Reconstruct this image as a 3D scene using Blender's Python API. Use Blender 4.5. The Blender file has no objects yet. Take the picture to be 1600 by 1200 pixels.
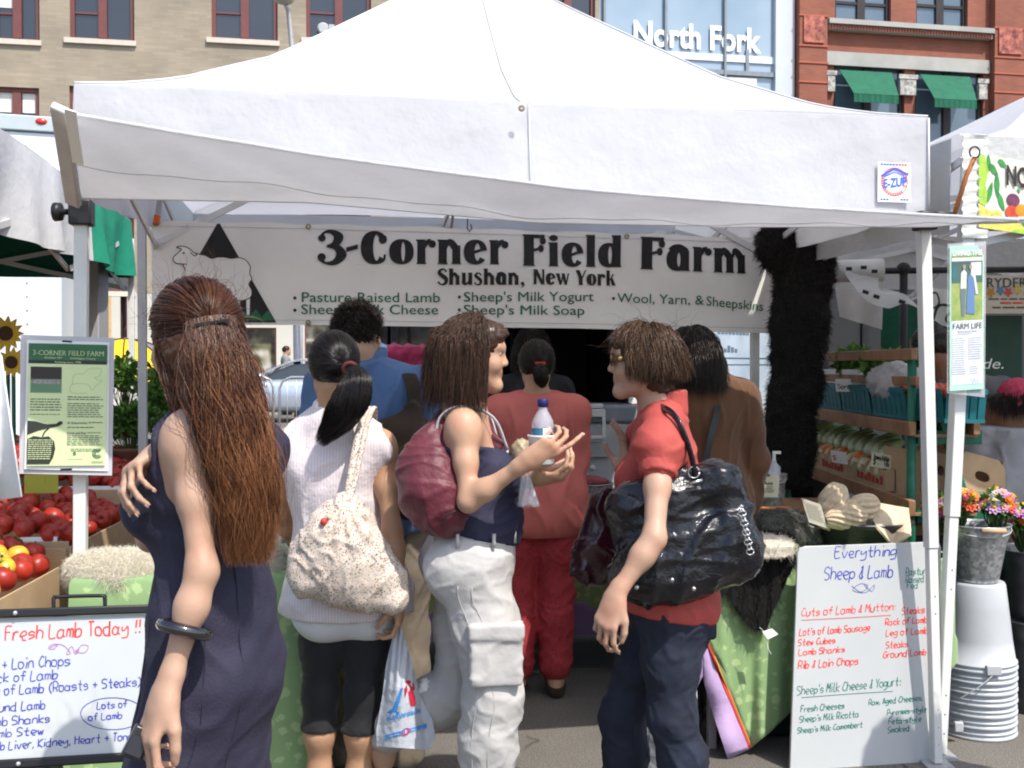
import bpy,math,random
import numpy as np
from mathutils import Vector,Matrix
R=math.radians
sc=bpy.context.scene
random.seed(7);np.random.seed(7)
# ------------------------------------------------------------------ camera
F_PX,PITCH,CAM_Z=1690.0,R(1.017),1.5
cd=bpy.data.cameras.new('camera');cam=bpy.data.objects.new('camera',cd)
sc.collection.objects.link(cam);sc.camera=cam
cam.location=(0,0,CAM_Z);cam.rotation_euler=(math.pi/2-PITCH,0,0)
cd.sensor_width=36;cd.lens=36*F_PX/1600;cd.clip_end=500;cd.clip_start=.05
# ------------------------------------------------------------------ light
SUN_AZ,SUN_EL=R(40),R(56.5)
w=bpy.data.worlds.new('World');sc.world=w;w.use_nodes=True
nt=w.node_tree;bg=nt.nodes['Background']
sky=nt.nodes.new('ShaderNodeTexSky');sky.sky_type='NISHITA';sky.sun_disc=False
sky.sun_elevation=SUN_EL;sky.sun_rotation=math.pi-SUN_AZ;sky.dust_density=2.0;sky.air_density=1.0
nt.links.new(sky.outputs[0],bg.inputs[0]);bg.inputs[1].default_value=0.18
ld=bpy.data.lights.new('sun','SUN');ld.energy=3.7;ld.angle=R(.5);ld.color=(1,.955,.88)
sun=bpy.data.objects.new('sun',ld);sc.collection.objects.link(sun)
SUN_DIR=Vector((-math.sin(SUN_AZ)*math.cos(SUN_EL),math.cos(SUN_AZ)*math.cos(SUN_EL),-math.sin(SUN_EL)))
sun.rotation_euler=SUN_DIR.to_track_quat('-Z','Y').to_euler();sun.location=(5,-5,12)
sc.view_settings.view_transform='Standard';sc.view_settings.look='None'
sc.view_settings.exposure=0.62;sc.view_settings.gamma=1
sc.render.engine='CYCLES'
sc.cycles.max_bounces=7;sc.cycles.diffuse_bounces=4;sc.cycles.glossy_bounces=3
sc.cycles.transparent_max_bounces=8;sc.cycles.transmission_bounces=6
sc.cycles.use_denoising=True;sc.cycles.caustics_reflective=False;sc.cycles.caustics_refractive=False
sc.cycles.filter_width=2.0
# ------------------------------------------------------------------ layout helpers
_fw=np.array([0,math.cos(PITCH),-math.sin(PITCH)]);_up=np.array([0,math.sin(PITCH),math.cos(PITCH)])
def at(px,py,Y):
 """world point at distance Y along the street axis, seen where the photograph has (px, py)"""
 d=_fw+_up*((600-py)/F_PX)+np.array([1,0,0])*((px-800)/F_PX)
 p=d*(Y/d[1]);p[2]+=CAM_Z
 return p
def V(*a):return np.array(a,float)
def nrm(v):v=np.asarray(v,float);return v/max(np.linalg.norm(v),1e-9)
def lerp(a,b,t):return a+(b-a)*t
# ------------------------------------------------------------------ scene graph helpers
MW={}
def tag(o,label=None,cat=None,group=None,kind=None):
 if label:o['label']=label
 if cat:o['category']=cat
 if group:o['group']=group
 if kind:o['kind']=kind
 return o
def thing(name,label,cat,loc=(0,0,0),rz=0,group=None):
 o=bpy.data.objects.new(name,None);sc.collection.objects.link(o)
 o.location=loc;o.rotation_euler=(0,0,rz);o.empty_display_size=.1
 MW[o.name]=Matrix.Translation(Vector(loc))@Matrix.Rotation(rz,4,'Z')
 return tag(o,label,cat,group)
def copy_tree(o,parent=None):
 c=o.copy();sc.collection.objects.link(c)
 if parent:c.parent=parent
 for ch in list(o.children):copy_tree(ch,c)
 return c
class MB:
 """collects geometry for ONE mesh"""
 def __init__(s):s.v=[];s.f=[];s.m=[];s.n=0;s.att=[]
 def add(s,v,f,mi=0,att=None):
  v=np.asarray(v,float).reshape(-1,3);k=s.n
  s.v.append(v)
  if isinstance(f,np.ndarray):fl=(f+k).tolist()
  else:fl=[[i+k for i in q]for q in f]
  s.f+=fl;s.m+=[mi]*len(fl);s.n+=len(v)
  s.att.append(np.zeros(len(v))if att is None else np.asarray(att,float))
  return s
 def frame_box(s,o,ax,ay,az,mi=0):
  o,ax,ay,az=[np.asarray(q,float)for q in(o,ax,ay,az)]
  v=[o+i*ax+j*ay+k*az for k in(0,1)for j in(0,1)for i in(0,1)]
  return s.add(v,[(0,2,3,1),(4,5,7,6),(0,1,5,4),(2,6,7,3),(0,4,6,2),(1,3,7,5)],mi)
 def box(s,x0,x1,y0,y1,z0,z1,mi=0):
  return s.frame_box((x0,y0,z0),(x1-x0,0,0),(0,y1-y0,0),(0,0,z1-z0),mi)
 def beam(s,a,b,w,h=None,up=(0,0,1),mi=0):
  a,b=np.asarray(a,float),np.asarray(b,float);h=h or w
  d=nrm(b-a);sx=np.cross(d,up)
  sx=nrm(sx)if np.linalg.norm(sx)>1e-3 else nrm(np.cross(d,(1,0,0)))
  sy=nrm(np.cross(sx,d))
  return s.frame_box(a-sx*w/2-sy*h/2,sx*w,b-a,sy*h,mi)
 def tube(s,pts,r,n=8,cap=True,mi=0,flat=None,closed=False):
  P=np.asarray(pts,float);m=len(P)
  r=np.full(m,r)if np.isscalar(r)else np.asarray(r,float)
  T=np.gradient(P,axis=0)if not closed else np.roll(P,-1,0)-np.roll(P,1,0)
  T/=np.maximum(np.linalg.norm(T,axis=1),1e-9)[:,None]
  u=np.cross(T[0],(0,0,1));u=u if np.linalg.norm(u)>.05 else np.cross(T[0],(1,0,0));u=nrm(u)
  rings=[]
  for i in range(m):
   u=nrm(u-T[i]*np.dot(u,T[i]));b=np.cross(T[i],u)
   a=np.arange(n)*2*math.pi/n+math.pi/n
   fx=1 if flat is None else flat
   rings.append(P[i]+r[i]*(np.cos(a)[:,None]*u+fx*np.sin(a)[:,None]*b))
  v=np.concatenate(rings);f=[]
  for i in range(m if closed else m-1):
   for j in range(n):
    i2=(i+1)%m
    f.append((i*n+j,i*n+(j+1)%n,i2*n+(j+1)%n,i2*n+j))
  if cap and not closed:f.append(tuple(range(n))[::-1]);f.append(tuple((m-1)*n+j for j in range(n)))
  return s.add(v,f,mi)
 def lathe(s,prof,o=(0,0,0),n=24,M=None,mi=0,wob=None):
  prof=np.asarray(prof,float);v=[]
  for r,z in prof:
   a=np.arange(n)*2*math.pi/n
   rr=r*(1+(wob(a,z)if wob else 0))
   v.append(np.stack([rr*np.cos(a),rr*np.sin(a),np.full(n,z)],1))
  v=np.concatenate(v)
  if M is not None:v=v@np.asarray(M,float).T
  f=[(i*n+j,i*n+(j+1)%n,(i+1)*n+(j+1)%n,(i+1)*n+j)for i in range(len(prof)-1)for j in range(n)]
  return s.add(v+np.asarray(o,float),f,mi)
 def ell(s,c,r,n=12,mi=0,M=None):
  t=np.linspace(-math.pi/2,math.pi/2,n//2+1);r=np.broadcast_to(r,3)
  a=np.arange(n)*2*math.pi/n
  v=np.concatenate([np.stack([np.cos(q)*np.cos(a),np.cos(q)*np.sin(a),np.full(n,math.sin(q))],1)for q in t])*r
  if M is not None:v=v@np.asarray(M,float).T
  f=[(i*n+j,i*n+(j+1)%n,(i+1)*n+(j+1)%n,(i+1)*n+j)for i in range(len(t)-1)for j in range(n)]
  return s.add(v+np.asarray(c,float),f,mi)
 def prism(s,poly,o,ax,ay,az,mi=0):
  """2-D polygon poly in the plane (ax, ay) at o, thickened along az"""
  o,ax,ay,az=[np.asarray(q,float)for q in(o,ax,ay,az)]
  n=len(poly);b=[o+ax*p[0]+ay*p[1]for p in poly]
  v=b+[q+az for q in b]
  f=[tuple(range(n))[::-1],tuple(range(n,2*n))]+[(i,(i+1)%n,n+(i+1)%n,n+i)for i in range(n)]
  return s.add(v,f,mi)
 def grid(s,G,mi=0,closed_u=False,att=None):
  G=np.asarray(G,float);a,b=G.shape[:2]
  i,j=np.meshgrid(np.arange(a if closed_u else a-1),np.arange(b-1),indexing='ij');i2=(i+1)%a
  f=np.stack([i*b+j,i2*b+j,i2*b+j+1,i*b+j+1],-1).reshape(-1,4)
  return s.add(G.reshape(-1,3),f,mi,att)
 def slab(s,G,th,mi=0):
  """a grid surface given real thickness th"""
  G=np.asarray(G,float);a,b=G.shape[:2]
  du=np.gradient(G,axis=0);dv=np.gradient(G,axis=1);N=np.cross(du,dv)
  N/=np.maximum(np.linalg.norm(N,axis=2),1e-12)[...,None]
  s.grid(G+N*th/2,mi);s.grid((G-N*th/2)[:,::-1],mi)
  for e in(0,a-1):
   q=np.stack([G[e]+N[e]*th/2,G[e]-N[e]*th/2]);s.grid(q if e==a-1 else q[::-1],mi)
  for e in(0,b-1):
   q=np.stack([G[:,e]+N[:,e]*th/2,G[:,e]-N[:,e]*th/2]);s.grid(q[::-1]if e==b-1 else q,mi)
  return s
def obj(name,mb,mat,parent=None,smooth=False,bevel=0,local=False,root=None,loc=None,auto=None):
 """links the collected geometry as one mesh object; world coordinates unless local"""
 v=np.concatenate(mb.v)if mb.v else np.zeros((0,3))
 r=root or parent
 while r is not None and r.name not in MW and r.parent:r=r.parent
 if r is not None and r.name in MW and not local:
  Mi=np.array(MW[r.name].inverted());v=v@Mi[:3,:3].T+Mi[:3,3]
 if loc is not None and parent is None:v=v-np.asarray(loc,float)
 me=bpy.data.meshes.new(name)
 fl=mb.f;nl=np.array([len(q)for q in fl],np.int32)
 me.vertices.add(len(v));me.vertices.foreach_set('co',v.astype(np.float32).ravel())
 me.loops.add(int(nl.sum()));me.polygons.add(len(fl))
 me.loops.foreach_set('vertex_index',np.concatenate([np.asarray(q,np.int32)for q in fl])if len(set(nl.tolist()))>1 else np.asarray(fl,np.int32).ravel())
 st=np.zeros(len(fl),np.int32);st[1:]=np.cumsum(nl)[:-1]
 me.polygons.foreach_set('loop_start',st)
 me.polygons.foreach_set('material_index',np.asarray(mb.m,np.int32))
 me.polygons.foreach_set('use_smooth',np.full(len(fl),bool(smooth)))
 me.update(calc_edges=True);me.validate()
 at_=np.concatenate(mb.att)
 if at_.any()and len(at_)==len(me.vertices):
  me.attributes.new('rnd','FLOAT','POINT').data.foreach_set('value',at_.astype(np.float32))
 for m in(mat if isinstance(mat,(list,tuple))else[mat]):me.materials.append(m)
 o=bpy.data.objects.new(name,me);sc.collection.objects.link(o)
 if parent is not None:o.parent=parent
 if loc is not None and parent is None:o.location=loc
 if bevel:
  b=o.modifiers.new('bevel','BEVEL');b.width=bevel;b.segments=2;b.limit_method='ANGLE';b.angle_limit=R(40)
  if auto is None:auto=True
 if auto and not smooth:
  me.polygons.foreach_set('use_smooth',np.full(len(fl),True))
  try:me.set_sharp_from_angle(angle=R(38))
  except Exception:pass
 return o
def struct(name,mb,mat,**k):return tag(obj(name,mb,mat,**k),kind='structure')
# ------------------------------------------------------------------ materials
def ND(nt,t,**k):
 n=nt.nodes.new(t)
 for a,b in k.items():setattr(n,a,b)
 return n
def new_mat(name):
 m=bpy.data.materials.new(name);m.use_nodes=True
 nt=m.node_tree;return m,nt,nt.nodes['Principled BSDF']
def coords(nt,kind='Object',scale=(1,1,1),rot=(0,0,0)):
 tc=ND(nt,'ShaderNodeTexCoord');mp=ND(nt,'ShaderNodeMapping')
 mp.inputs['Scale'].default_value=scale;mp.inputs['Rotation'].default_value=rot
 nt.links.new(tc.outputs[kind],mp.inputs[0]);return mp.outputs[0]
def noise_n(nt,vec,scale,detail=4,rough=.55):
 n=ND(nt,'ShaderNodeTexNoise');n.inputs['Scale'].default_value=scale
 n.inputs['Detail'].default_value=detail;n.inputs['Roughness'].default_value=rough
 nt.links.new(vec,n.inputs['Vector']);return n.outputs['Fac']
def ramp(nt,fac,stops):
 r=ND(nt,'ShaderNodeValToRGB');e=r.color_ramp.elements
 while len(e)<len(stops):e.new(.5)
 for q,(p,c)in zip(e,stops):q.position=p;q.color=(c[0],c[1],c[2],1)
 nt.links.new(fac,r.inputs[0]);return r.outputs[0]
def mixc(nt,fac,a,b,mode='MIX'):
 m=ND(nt,'ShaderNodeMix',data_type='RGBA',blend_type=mode)
 for i,q in((0,fac),(6,a),(7,b)):
  if isinstance(q,(int,float)):m.inputs[i].default_value=q
  elif isinstance(q,tuple):m.inputs[i].default_value=(*q[:3],1)
  else:nt.links.new(q,m.inputs[i])
 return m.outputs[2]
def bump(nt,b,h,strength=.3,dist=.005,prev=None):
 n=ND(nt,'ShaderNodeBump');n.inputs['Strength'].default_value=strength;n.inputs['Distance'].default_value=dist
 nt.links.new(h,n.inputs['Height'])
 if prev:nt.links.new(prev,n.inputs['Normal'])
 nt.links.new(n.outputs[0],b.inputs['Normal']);return n.outputs[0]
def tw(c,k):return tuple(min(1,max(0,x*k))for x in c[:3])
def M(name,col,rough=.6,var=.12,vs=6,bmp=0,bs=120,bd=.003,spec=.35,metal=0,sheen=0,coat=0,sss=0,wr=0,wrs=14,transl=0):
 m,nt,b=new_mat(name);vec=coords(nt)
 f=noise_n(nt,vec,vs,5)
 c=ramp(nt,f,[(.3,tw(col,1-var)),(.7,tw(col,1+var))])
 nt.links.new(c,b.inputs['Base Color'])
 b.inputs['Roughness'].default_value=rough;b.inputs['Metallic'].default_value=metal
 b.inputs['Specular IOR Level'].default_value=spec
 if sheen:b.inputs['Sheen Weight'].default_value=sheen
 if coat:b.inputs['Coat Weight'].default_value=coat;b.inputs['Coat Roughness'].default_value=.05
 if sss:
  b.inputs['Subsurface Weight'].default_value=sss;b.inputs['Subsurface Radius'].default_value=(.9,.35,.2);b.inputs['Subsurface Scale'].default_value=.012
 p=None
 if wr:p=bump(nt,b,noise_n(nt,vec,wrs,3),wr,.02)
 if bmp:bump(nt,b,noise_n(nt,vec,bs,3),bmp,bd,p)
 if transl:
  t=ND(nt,'ShaderNodeBsdfTranslucent');nt.links.new(c,t.inputs[0])
  x=ND(nt,'ShaderNodeMixShader');x.inputs[0].default_value=transl
  out=nt.nodes['Material Output']
  nt.links.new(b.outputs[0],x.inputs[1]);nt.links.new(t.outputs[0],x.inputs[2]);nt.links.new(x.outputs[0],out.inputs[0])
 return m
def glassy(name,col=(1,1,1),rough=.02,alpha=.25,spec=.5):
 """clear thin plastic or glass: mostly see-through, with a gloss"""
 m,nt,b=new_mat(name);b.inputs['Base Color'].default_value=(*col,1);b.inputs['Roughness'].default_value=rough
 b.inputs['Specular IOR Level'].default_value=spec;b.inputs['Alpha'].default_value=alpha
 return m
def attr_mat(name,stops,rough=.4,spec=.4,sheen=0,aniso=0,transl=0):
 m,nt,b=new_mat(name);a=ND(nt,'ShaderNodeAttribute',attribute_name='rnd')
 c=ramp(nt,a.outputs['Fac'],stops);nt.links.new(c,b.inputs['Base Color'])
 b.inputs['Roughness'].default_value=rough;b.inputs['Specular IOR Level'].default_value=spec
 if sheen:b.inputs['Sheen Weight'].default_value=sheen
 if aniso:b.inputs['Anisotropic'].default_value=aniso
 if transl:
  t=ND(nt,'ShaderNodeBsdfTranslucent');nt.links.new(c,t.inputs[0])
  x=ND(nt,'ShaderNodeMixShader');x.inputs[0].default_value=transl
  nt.links.new(b.outputs[0],x.inputs[1]);nt.links.new(t.outputs[0],x.inputs[2]);nt.links.new(x.outputs[0],nt.nodes['Material Output'].inputs[0])
 return m
 # ------------------------------------------------------------------ lettering
def text_mesh(s,bold=0,align='LEFT',space=1.0):
 dbl=bold if 'M' in s else 0;bold=0 if dbl else bold
 c=bpy.data.curves.new('t','FONT');c.body=s;c.size=1;c.offset=bold;c.align_x=align;c.resolution_u=3
 c.space_character=space
 o=bpy.data.objects.new('t',c);me=o.to_mesh()
 v=np.zeros(len(me.vertices)*3);me.vertices.foreach_get('co',v);v=v.reshape(-1,3)[:,:2].copy()
 f=[tuple(p.vertices)for p in me.polygons]
 o.to_mesh_clear();bpy.data.objects.remove(o);bpy.data.curves.remove(c)
 if dbl and len(v):n=len(v);v=np.concatenate([v-V(dbl,0),v+V(dbl,0)]);f=f+[tuple(i+n for i in q)for q in f]
 return v,f
def put_text(mb,s,size,o,ax,ay,bold=0,align='LEFT',fit=None,warp=None,mi=0,space=1.0,shear=0):
 """lay text s on the plane (ax, ay) at o; fit = width it should fill"""
 v,f=text_mesh(s,bold,align,space)
 if not len(v):return
 sx=size
 if fit:sx=fit/max(1e-6,v[:,0].max()-v[:,0].min())
 x=(v[:,0]+shear*v[:,1])*sx;y=v[:,1]*size
 P=np.asarray(o,float)+x[:,None]*np.asarray(ax,float)+y[:,None]*np.asarray(ay,float)
 if warp:P=warp(P)
 mb.add(P,f,mi)
def ribbon(mb,pts,wd,o,ax,ay,az,mi=0,lift=0,warp=None):
 """a pen or brush stroke: 2-D points with width (scalar or per point)"""
 P=np.asarray(pts,float);n=len(P)
 if n<2:return
 wd=np.full(n,wd)if np.isscalar(wd)else np.asarray(wd,float)
 T=np.gradient(P,axis=0);T/=np.maximum(np.linalg.norm(T,axis=1),1e-9)[:,None]
 N=np.stack([-T[:,1],T[:,0]],1)
 A=P+N*wd[:,None]/2;B=P-N*wd[:,None]/2
 q=np.concatenate([A,B]);az=np.asarray(az,float)
 W=np.asarray(o,float)+q[:,:1]*np.asarray(ax,float)+q[:,1:]*np.asarray(ay,float)+az*lift
 if warp:W=warp(W)
 mb.add(W,[(i,i+1,n+i+1,n+i)for i in range(n-1)],mi)
def spline(pts,k=6):
 """Catmull-Rom through points"""
 P=np.asarray(pts,float)
 if len(P)<3:return np.array([lerp(P[0],P[-1],t)for t in np.linspace(0,1,k+1)])
 Q=np.concatenate([[2*P[0]-P[1]],P,[2*P[-1]-P[-2]]]);out=[]
 for i in range(1,len(Q)-2):
  for t in np.linspace(0,1,k,endpoint=False):
   a,b,c,d=Q[i-1],Q[i],Q[i+1],Q[i+2]
   out.append(.5*((2*b)+(-a+c)*t+(2*a-5*b+4*c-d)*t*t+(-a+3*b-3*c+d)*t**3))
 out.append(P[-1]);return np.array(out)
HAND={'a':'45 26 05 03 12 32 44|46 43 52','b':'09 02 15 26 45 43 32 12 03','c':'45 36 16 04 13 22 42','d':'46 26 05 03 12 32 44 49 42 52','e':'04 34 45 36 16 04 13 22 42','f':'48 39 28 22|06 46','g':'46 26 05 03 23 44 46 41 20 00','h':'09 02|04 16 36 45 42','i':'16 12|18 19','k':'09 02|46 04 42','l':'19 13 22 32','m':'06 02|05 16 25 22|25 36 45 42','n':'06 02|04 16 36 45 42','o':'26 06 03 12 32 44 36 16','p':'06 00|05 26 45 43 22 03','r':'06 02|04 16 36','s':'45 26 05 14 34 43 22 02','t':'29 23 32 42|06 46','u':'06 03 12 32 44 46 42','v':'06 22 46','w':'06 12 25 32 46','y':'06 04 24 46|46 41 20 00','z':'06 46 02 42','A':'02 29 42|14 34','B':'02 09 38 27 06 36 44 32 02','C':'48 29 06 04 22 43','D':'09 02 33 46 38 09','E':'49 09 02 42|06 36','F':'02 09 49|06 36','G':'48 29 06 03 22 43 45 25','H':'09 02|49 42|06 46','K':'09 02|49 05 42','L':'09 02 42','M':'02 09 25 49 42','N':'02 09 42 49','P':'02 09 39 47 35 05','R':'02 09 39 47 35 05|25 42','S':'48 29 08 06 35 43 22 02','T':'09 49|29 22','W':'09 12 26 32 49','Y':'09 26 49|26 22','c2':'','&':'38 18 27 15 03 22 33|29 22',"'":'19 17','!':'19 15|12 13','-':'05 35','+':'05 45|27 23',',':'13 01','.':'12 13',':':'12 13|15 16','(':'39 17 14 31',')':'09 27 24 01','$':'48 29 08 06 35 43 22 02|29 20'}
def handwrite(mb,s,x,y,h,wd,o,ax,ay,az,jit=.05,slant=.12,seed=0,mi=0,base=0,xs=1.0):
 rs=np.random.RandomState(seed+len(s));k=h/7.0;cx=x;ln=0
 for ch in s:
  if ch==' ':cx+=k*xs*3.2;continue
  g=HAND.get(ch)or HAND.get(ch.lower())
  if not g:cx+=k*xs*3;continue
  mxx=0
  for st in g.split('|'):
   d=st.replace(' ','');P=np.array([(int(d[i]),int(d[i+1])-2)for i in range(0,len(d)-1,2)],float)
   P+=rs.normal(0,jit*3,P.shape)
   mxx=max(mxx,P[:,0].max())
   P[:,0]+=P[:,1]*slant
   ln+=1
   Q=spline(P,5)*np.array([k*xs,k])+np.array([cx,y+base*(cx-x)])
   ribbon(mb,Q,wd*1.3*(.85+.3*rs.rand()),o,ax,ay,az,mi,lift=.0006+.00003*(ln%20))
  cx+=k*xs*(mxx+1.3)
 return cx
 # ------------------------------------------------------------------ implicit surfaces: one continuous skin per body or garment
class Field:
 def __init__(s,lo,hi,h=.006):
  s.h=h;s.lo=np.asarray(lo,float)-2*h
  s.n=np.ceil((np.asarray(hi,float)+2*h-s.lo)/h).astype(int)+1
  s.F=np.full(s.n,.15,np.float32)
  s.ax=[s.lo[i]+h*np.arange(s.n[i])for i in range(3)]
 def sl(s,lo,hi,pad):
  a=np.maximum(0,np.floor((np.asarray(lo)-pad-s.lo)/s.h).astype(int))
  b=np.minimum(s.n,np.ceil((np.asarray(hi)+pad-s.lo)/s.h).astype(int)+1)
  if(b<=a).any():return None,None
  S=tuple(slice(a[i],b[i])for i in range(3))
  X,Y,Z=np.meshgrid(*[s.ax[i][S[i]]for i in range(3)],indexing='ij',sparse=True)
  return S,(X,Y,Z)
 def put(s,S,d,k,op):
  f=s.F[S];d=d.astype(np.float32)
  if op=='add':
   h=np.maximum(k-np.abs(f-d),0)/max(k,1e-6);s.F[S]=np.minimum(f,d)-h*h*k*.25
  else:
   d=-d;h=np.maximum(k-np.abs(f-d),0)/max(k,1e-6);s.F[S]=np.maximum(f,d)+h*h*k*.25
 def cone(s,a,b,ra,rb=None,k=.02,fl=None,op='add'):
  """rounded, tapering limb from a to b; fl = (axis, scale) flattens its section"""
  rb=ra if rb is None else rb;a,b=np.asarray(a,float),np.asarray(b,float);rm=max(ra,rb)
  S,g=s.sl(np.minimum(a,b)-rm,np.maximum(a,b)+rm,k+3*s.h)
  if S is None:return s
  ab=b-a;L=max(ab@ab,1e-9);p=[g[i]-a[i]for i in range(3)]
  t=np.clip((p[0]*ab[0]+p[1]*ab[1]+p[2]*ab[2])/L,0,1)
  q=[p[i]-t*ab[i]for i in range(3)]
  if fl is not None:
   n=nrm(fl[0]);e=(q[0]*n[0]+q[1]*n[1]+q[2]*n[2])*(1/fl[1]-1)
   q=[q[i]+e*n[i]for i in range(3)]
   d=(np.sqrt(q[0]**2+q[1]**2+q[2]**2)-(ra+(rb-ra)*t))*fl[1]**.5
  else:d=np.sqrt(q[0]**2+q[1]**2+q[2]**2)-(ra+(rb-ra)*t)
  s.put(S,d,k,op);return s
 def path(s,pts,r,k=.02,**kw):
  r=[r]*len(pts)if np.isscalar(r)else r
  for i in range(len(pts)-1):s.cone(pts[i],pts[i+1],r[i],r[i+1],k,**kw)
  return s
 def ell(s,c,r,k=.02,M=None,op='add'):
  c=np.asarray(c,float);r=np.asarray(np.broadcast_to(r,3),float);rm=r.max()if M is not None else r
  S,g=s.sl(c-rm,c+rm,k+3*s.h)
  if S is None:return s
  p=[g[i]-c[i]for i in range(3)]
  if M is not None:
   M=np.asarray(M,float);p=[p[0]*M[0,j]+p[1]*M[1,j]+p[2]*M[2,j]for j in range(3)]
  k0=np.sqrt((p[0]/r[0])**2+(p[1]/r[1])**2+(p[2]/r[2])**2)
  k1=np.sqrt((p[0]/r[0]**2)**2+(p[1]/r[1]**2)**2+(p[2]/r[2]**2)**2)
  d=np.where(k1>1e-6,k0*(k0-1)/np.maximum(k1,1e-6),-r.min())
  s.put(S,d,k,op);return s
 def rbox(s,c,hs,r,k=.02,M=None,op='add'):
  c=np.asarray(c,float);hs=np.asarray(hs,float);e=np.full(3,np.linalg.norm(hs))if M is not None else hs
  S,g=s.sl(c-e-r,c+e+r,k+3*s.h)
  if S is None:return s
  p=[g[i]-c[i]for i in range(3)]
  if M is not None:
   M=np.asarray(M,float);p=[p[0]*M[0,j]+p[1]*M[1,j]+p[2]*M[2,j]for j in range(3)]
  q=[np.abs(p[i])-hs[i]+r for i in range(3)]
  d=np.sqrt(sum(np.maximum(x,0)**2 for x in q))+np.minimum(np.maximum(np.maximum(q[0],q[1]),q[2]),0)-r
  s.put(S,d,k,op);return s
 def cut(s,p,n,k=.004):
  """removes everything on the side the normal n points to"""
  p=np.asarray(p,float);n=nrm(n)
  X,Y,Z=np.meshgrid(*s.ax,indexing='ij',sparse=True)
  d=((X-p[0])*n[0]+(Y-p[1])*n[1]+(Z-p[2])*n[2]).astype(np.float32)
  s.F=np.maximum(s.F,d);return s
 def sub(s,other_fn):
  X,Y,Z=np.meshgrid(*s.ax,indexing='ij',sparse=True)
  s.F=np.maximum(s.F,-other_fn(X,Y,Z).astype(np.float32));return s
 def warp(s,fn):
  X,Y,Z=np.meshgrid(*s.ax,indexing='ij',sparse=True);s.F=(s.F+fn(X,Y,Z)).astype(np.float32);return s
 def mesh(s,smooth=1):
  F=s.F;F[0]=F[-1]=.1;F[:,0]=F[:,-1]=.1;F[:,:,0]=F[:,:,-1]=.1
  I=F<0;c=np.zeros(s.n-1,np.int8)
  for i in(0,1):
   for j in(0,1):
    for k in(0,1):c+=I[i:s.n[0]-1+i,j:s.n[1]-1+j,k:s.n[2]-1+k]
  act=(c>0)&(c<8);A=np.argwhere(act);idx=np.full(s.n-1,-1,np.int64);idx[act]=np.arange(len(A))
  P=np.zeros((len(A),3));C  =np.zeros(len(A))
  cor=np.array([(i,j,k)for i in(0,1)for j in(0,1)for k in(0,1)])
  val={tuple(q):F[A[:,0]+q[0],A[:,1]+q[1],A[:,2]+q[2]]for q in cor}
  for q in cor:
   for d in range(3):
    if q[d]==0:
     r=q.copy();r[d]=1;u,v_=val[tuple(q)],val[tuple(r)]
     x=(u<0)!=(v_<0);t=np.where(x,u/np.where(x,u-v_,1),0)
     pt=np.tile(q.astype(float),(len(A),1));pt[:,d]=t
     P[x]+=pt[x];C     +=x
  P=(P/C  [:,None]+A)*s.h+s.lo
  fs=[]
  for d in range(3):
   e=[slice(0,None)]*3;e2=[slice(0,None)]*3;e[d]=slice(0,-1);e2[d]=slice(1,None)
   x=I[tuple(e)]!=I[tuple(e2)];a=np.argwhere(x)
   o1,o2=[(1,2),(2,0),(0,1)][d]
   a=a[(a[:,o1]>0)&(a[:,o2]>0)&(a[:,o1]<s.n[o1]-1)&(a[:,o2]<s.n[o2]-1)]
   def cell(m1,m2):
    b=a.copy();b[:,o1]-=m1;b[:,o2]-=m2;return idx[b[:,0],b[:,1],b[:,2]]
   q=np.stack([cell(1,1),cell(0,1),cell(0,0),cell(1,0)],1)
   neg=I[a[:,0],a[:,1],a[:,2]];q[~neg]=q[~neg][:,::-1];fs.append(q)
  Fc=np.concatenate(fs);Fc=Fc[(Fc>=0).all(1)]
  for _ in range(smooth):
   S_=np.zeros_like(P);cn=np.zeros(len(P))
   for i in range(4):
    np.add.at(S_,Fc[:,i],P[Fc[:,(i+1)%4]]+P[Fc[:,(i+3)%4]]);np.add.at(cn,Fc[:,i],2)
   P=P*.5+.5*S_/np.maximum(cn,1)[:,None]
  return P,Fc
def normals(P,Fc):
 n=np.cross(P[Fc[:,2]]-P[Fc[:,0]],P[Fc[:,3]]-P[Fc[:,1]]);N=np.zeros_like(P)
 for i in range(4):np.add.at(N,Fc[:,i],n)
 return N/np.maximum(np.linalg.norm(N,axis=1),1e-12)[:,None]
def waves(P,freq,seed=0,n=6,aniso=(1,1,1)):
 """smooth random bumps in -1..1"""
 rs=np.random.RandomState(seed);o=0
 for _ in range(n):
  k=nrm(rs.normal(size=3))*np.asarray(aniso)*freq*5*(.6+.9*rs.rand());o=o+np.sin(P@k+rs.rand()*6.28)
 return o/n*1.4
def folds(P,freq,seed=0,aniso=(1,1,1)):
 """sharp creases with soft ground between, 0..1"""
 w_=waves(P,freq*.35,seed+9)*1.5
 return np.maximum(0,1-np.abs(waves(P+w_[:,None]*.03,freq,seed,4,aniso))*2.2)**1.5
def sdf_mb(fld,smooth=1,disp=None,att=None,hem=False):
 P,Fc=fld.mesh(smooth)
 if disp:N=normals(P,Fc);P=P+N*(np.asarray(disp(P))*(np.clip(1.7-2.2*abs(N[:,2]),0,1)if hem else 1))[:,None]
 return MB().add(P,Fc,0,att(P)if att else None)
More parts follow.
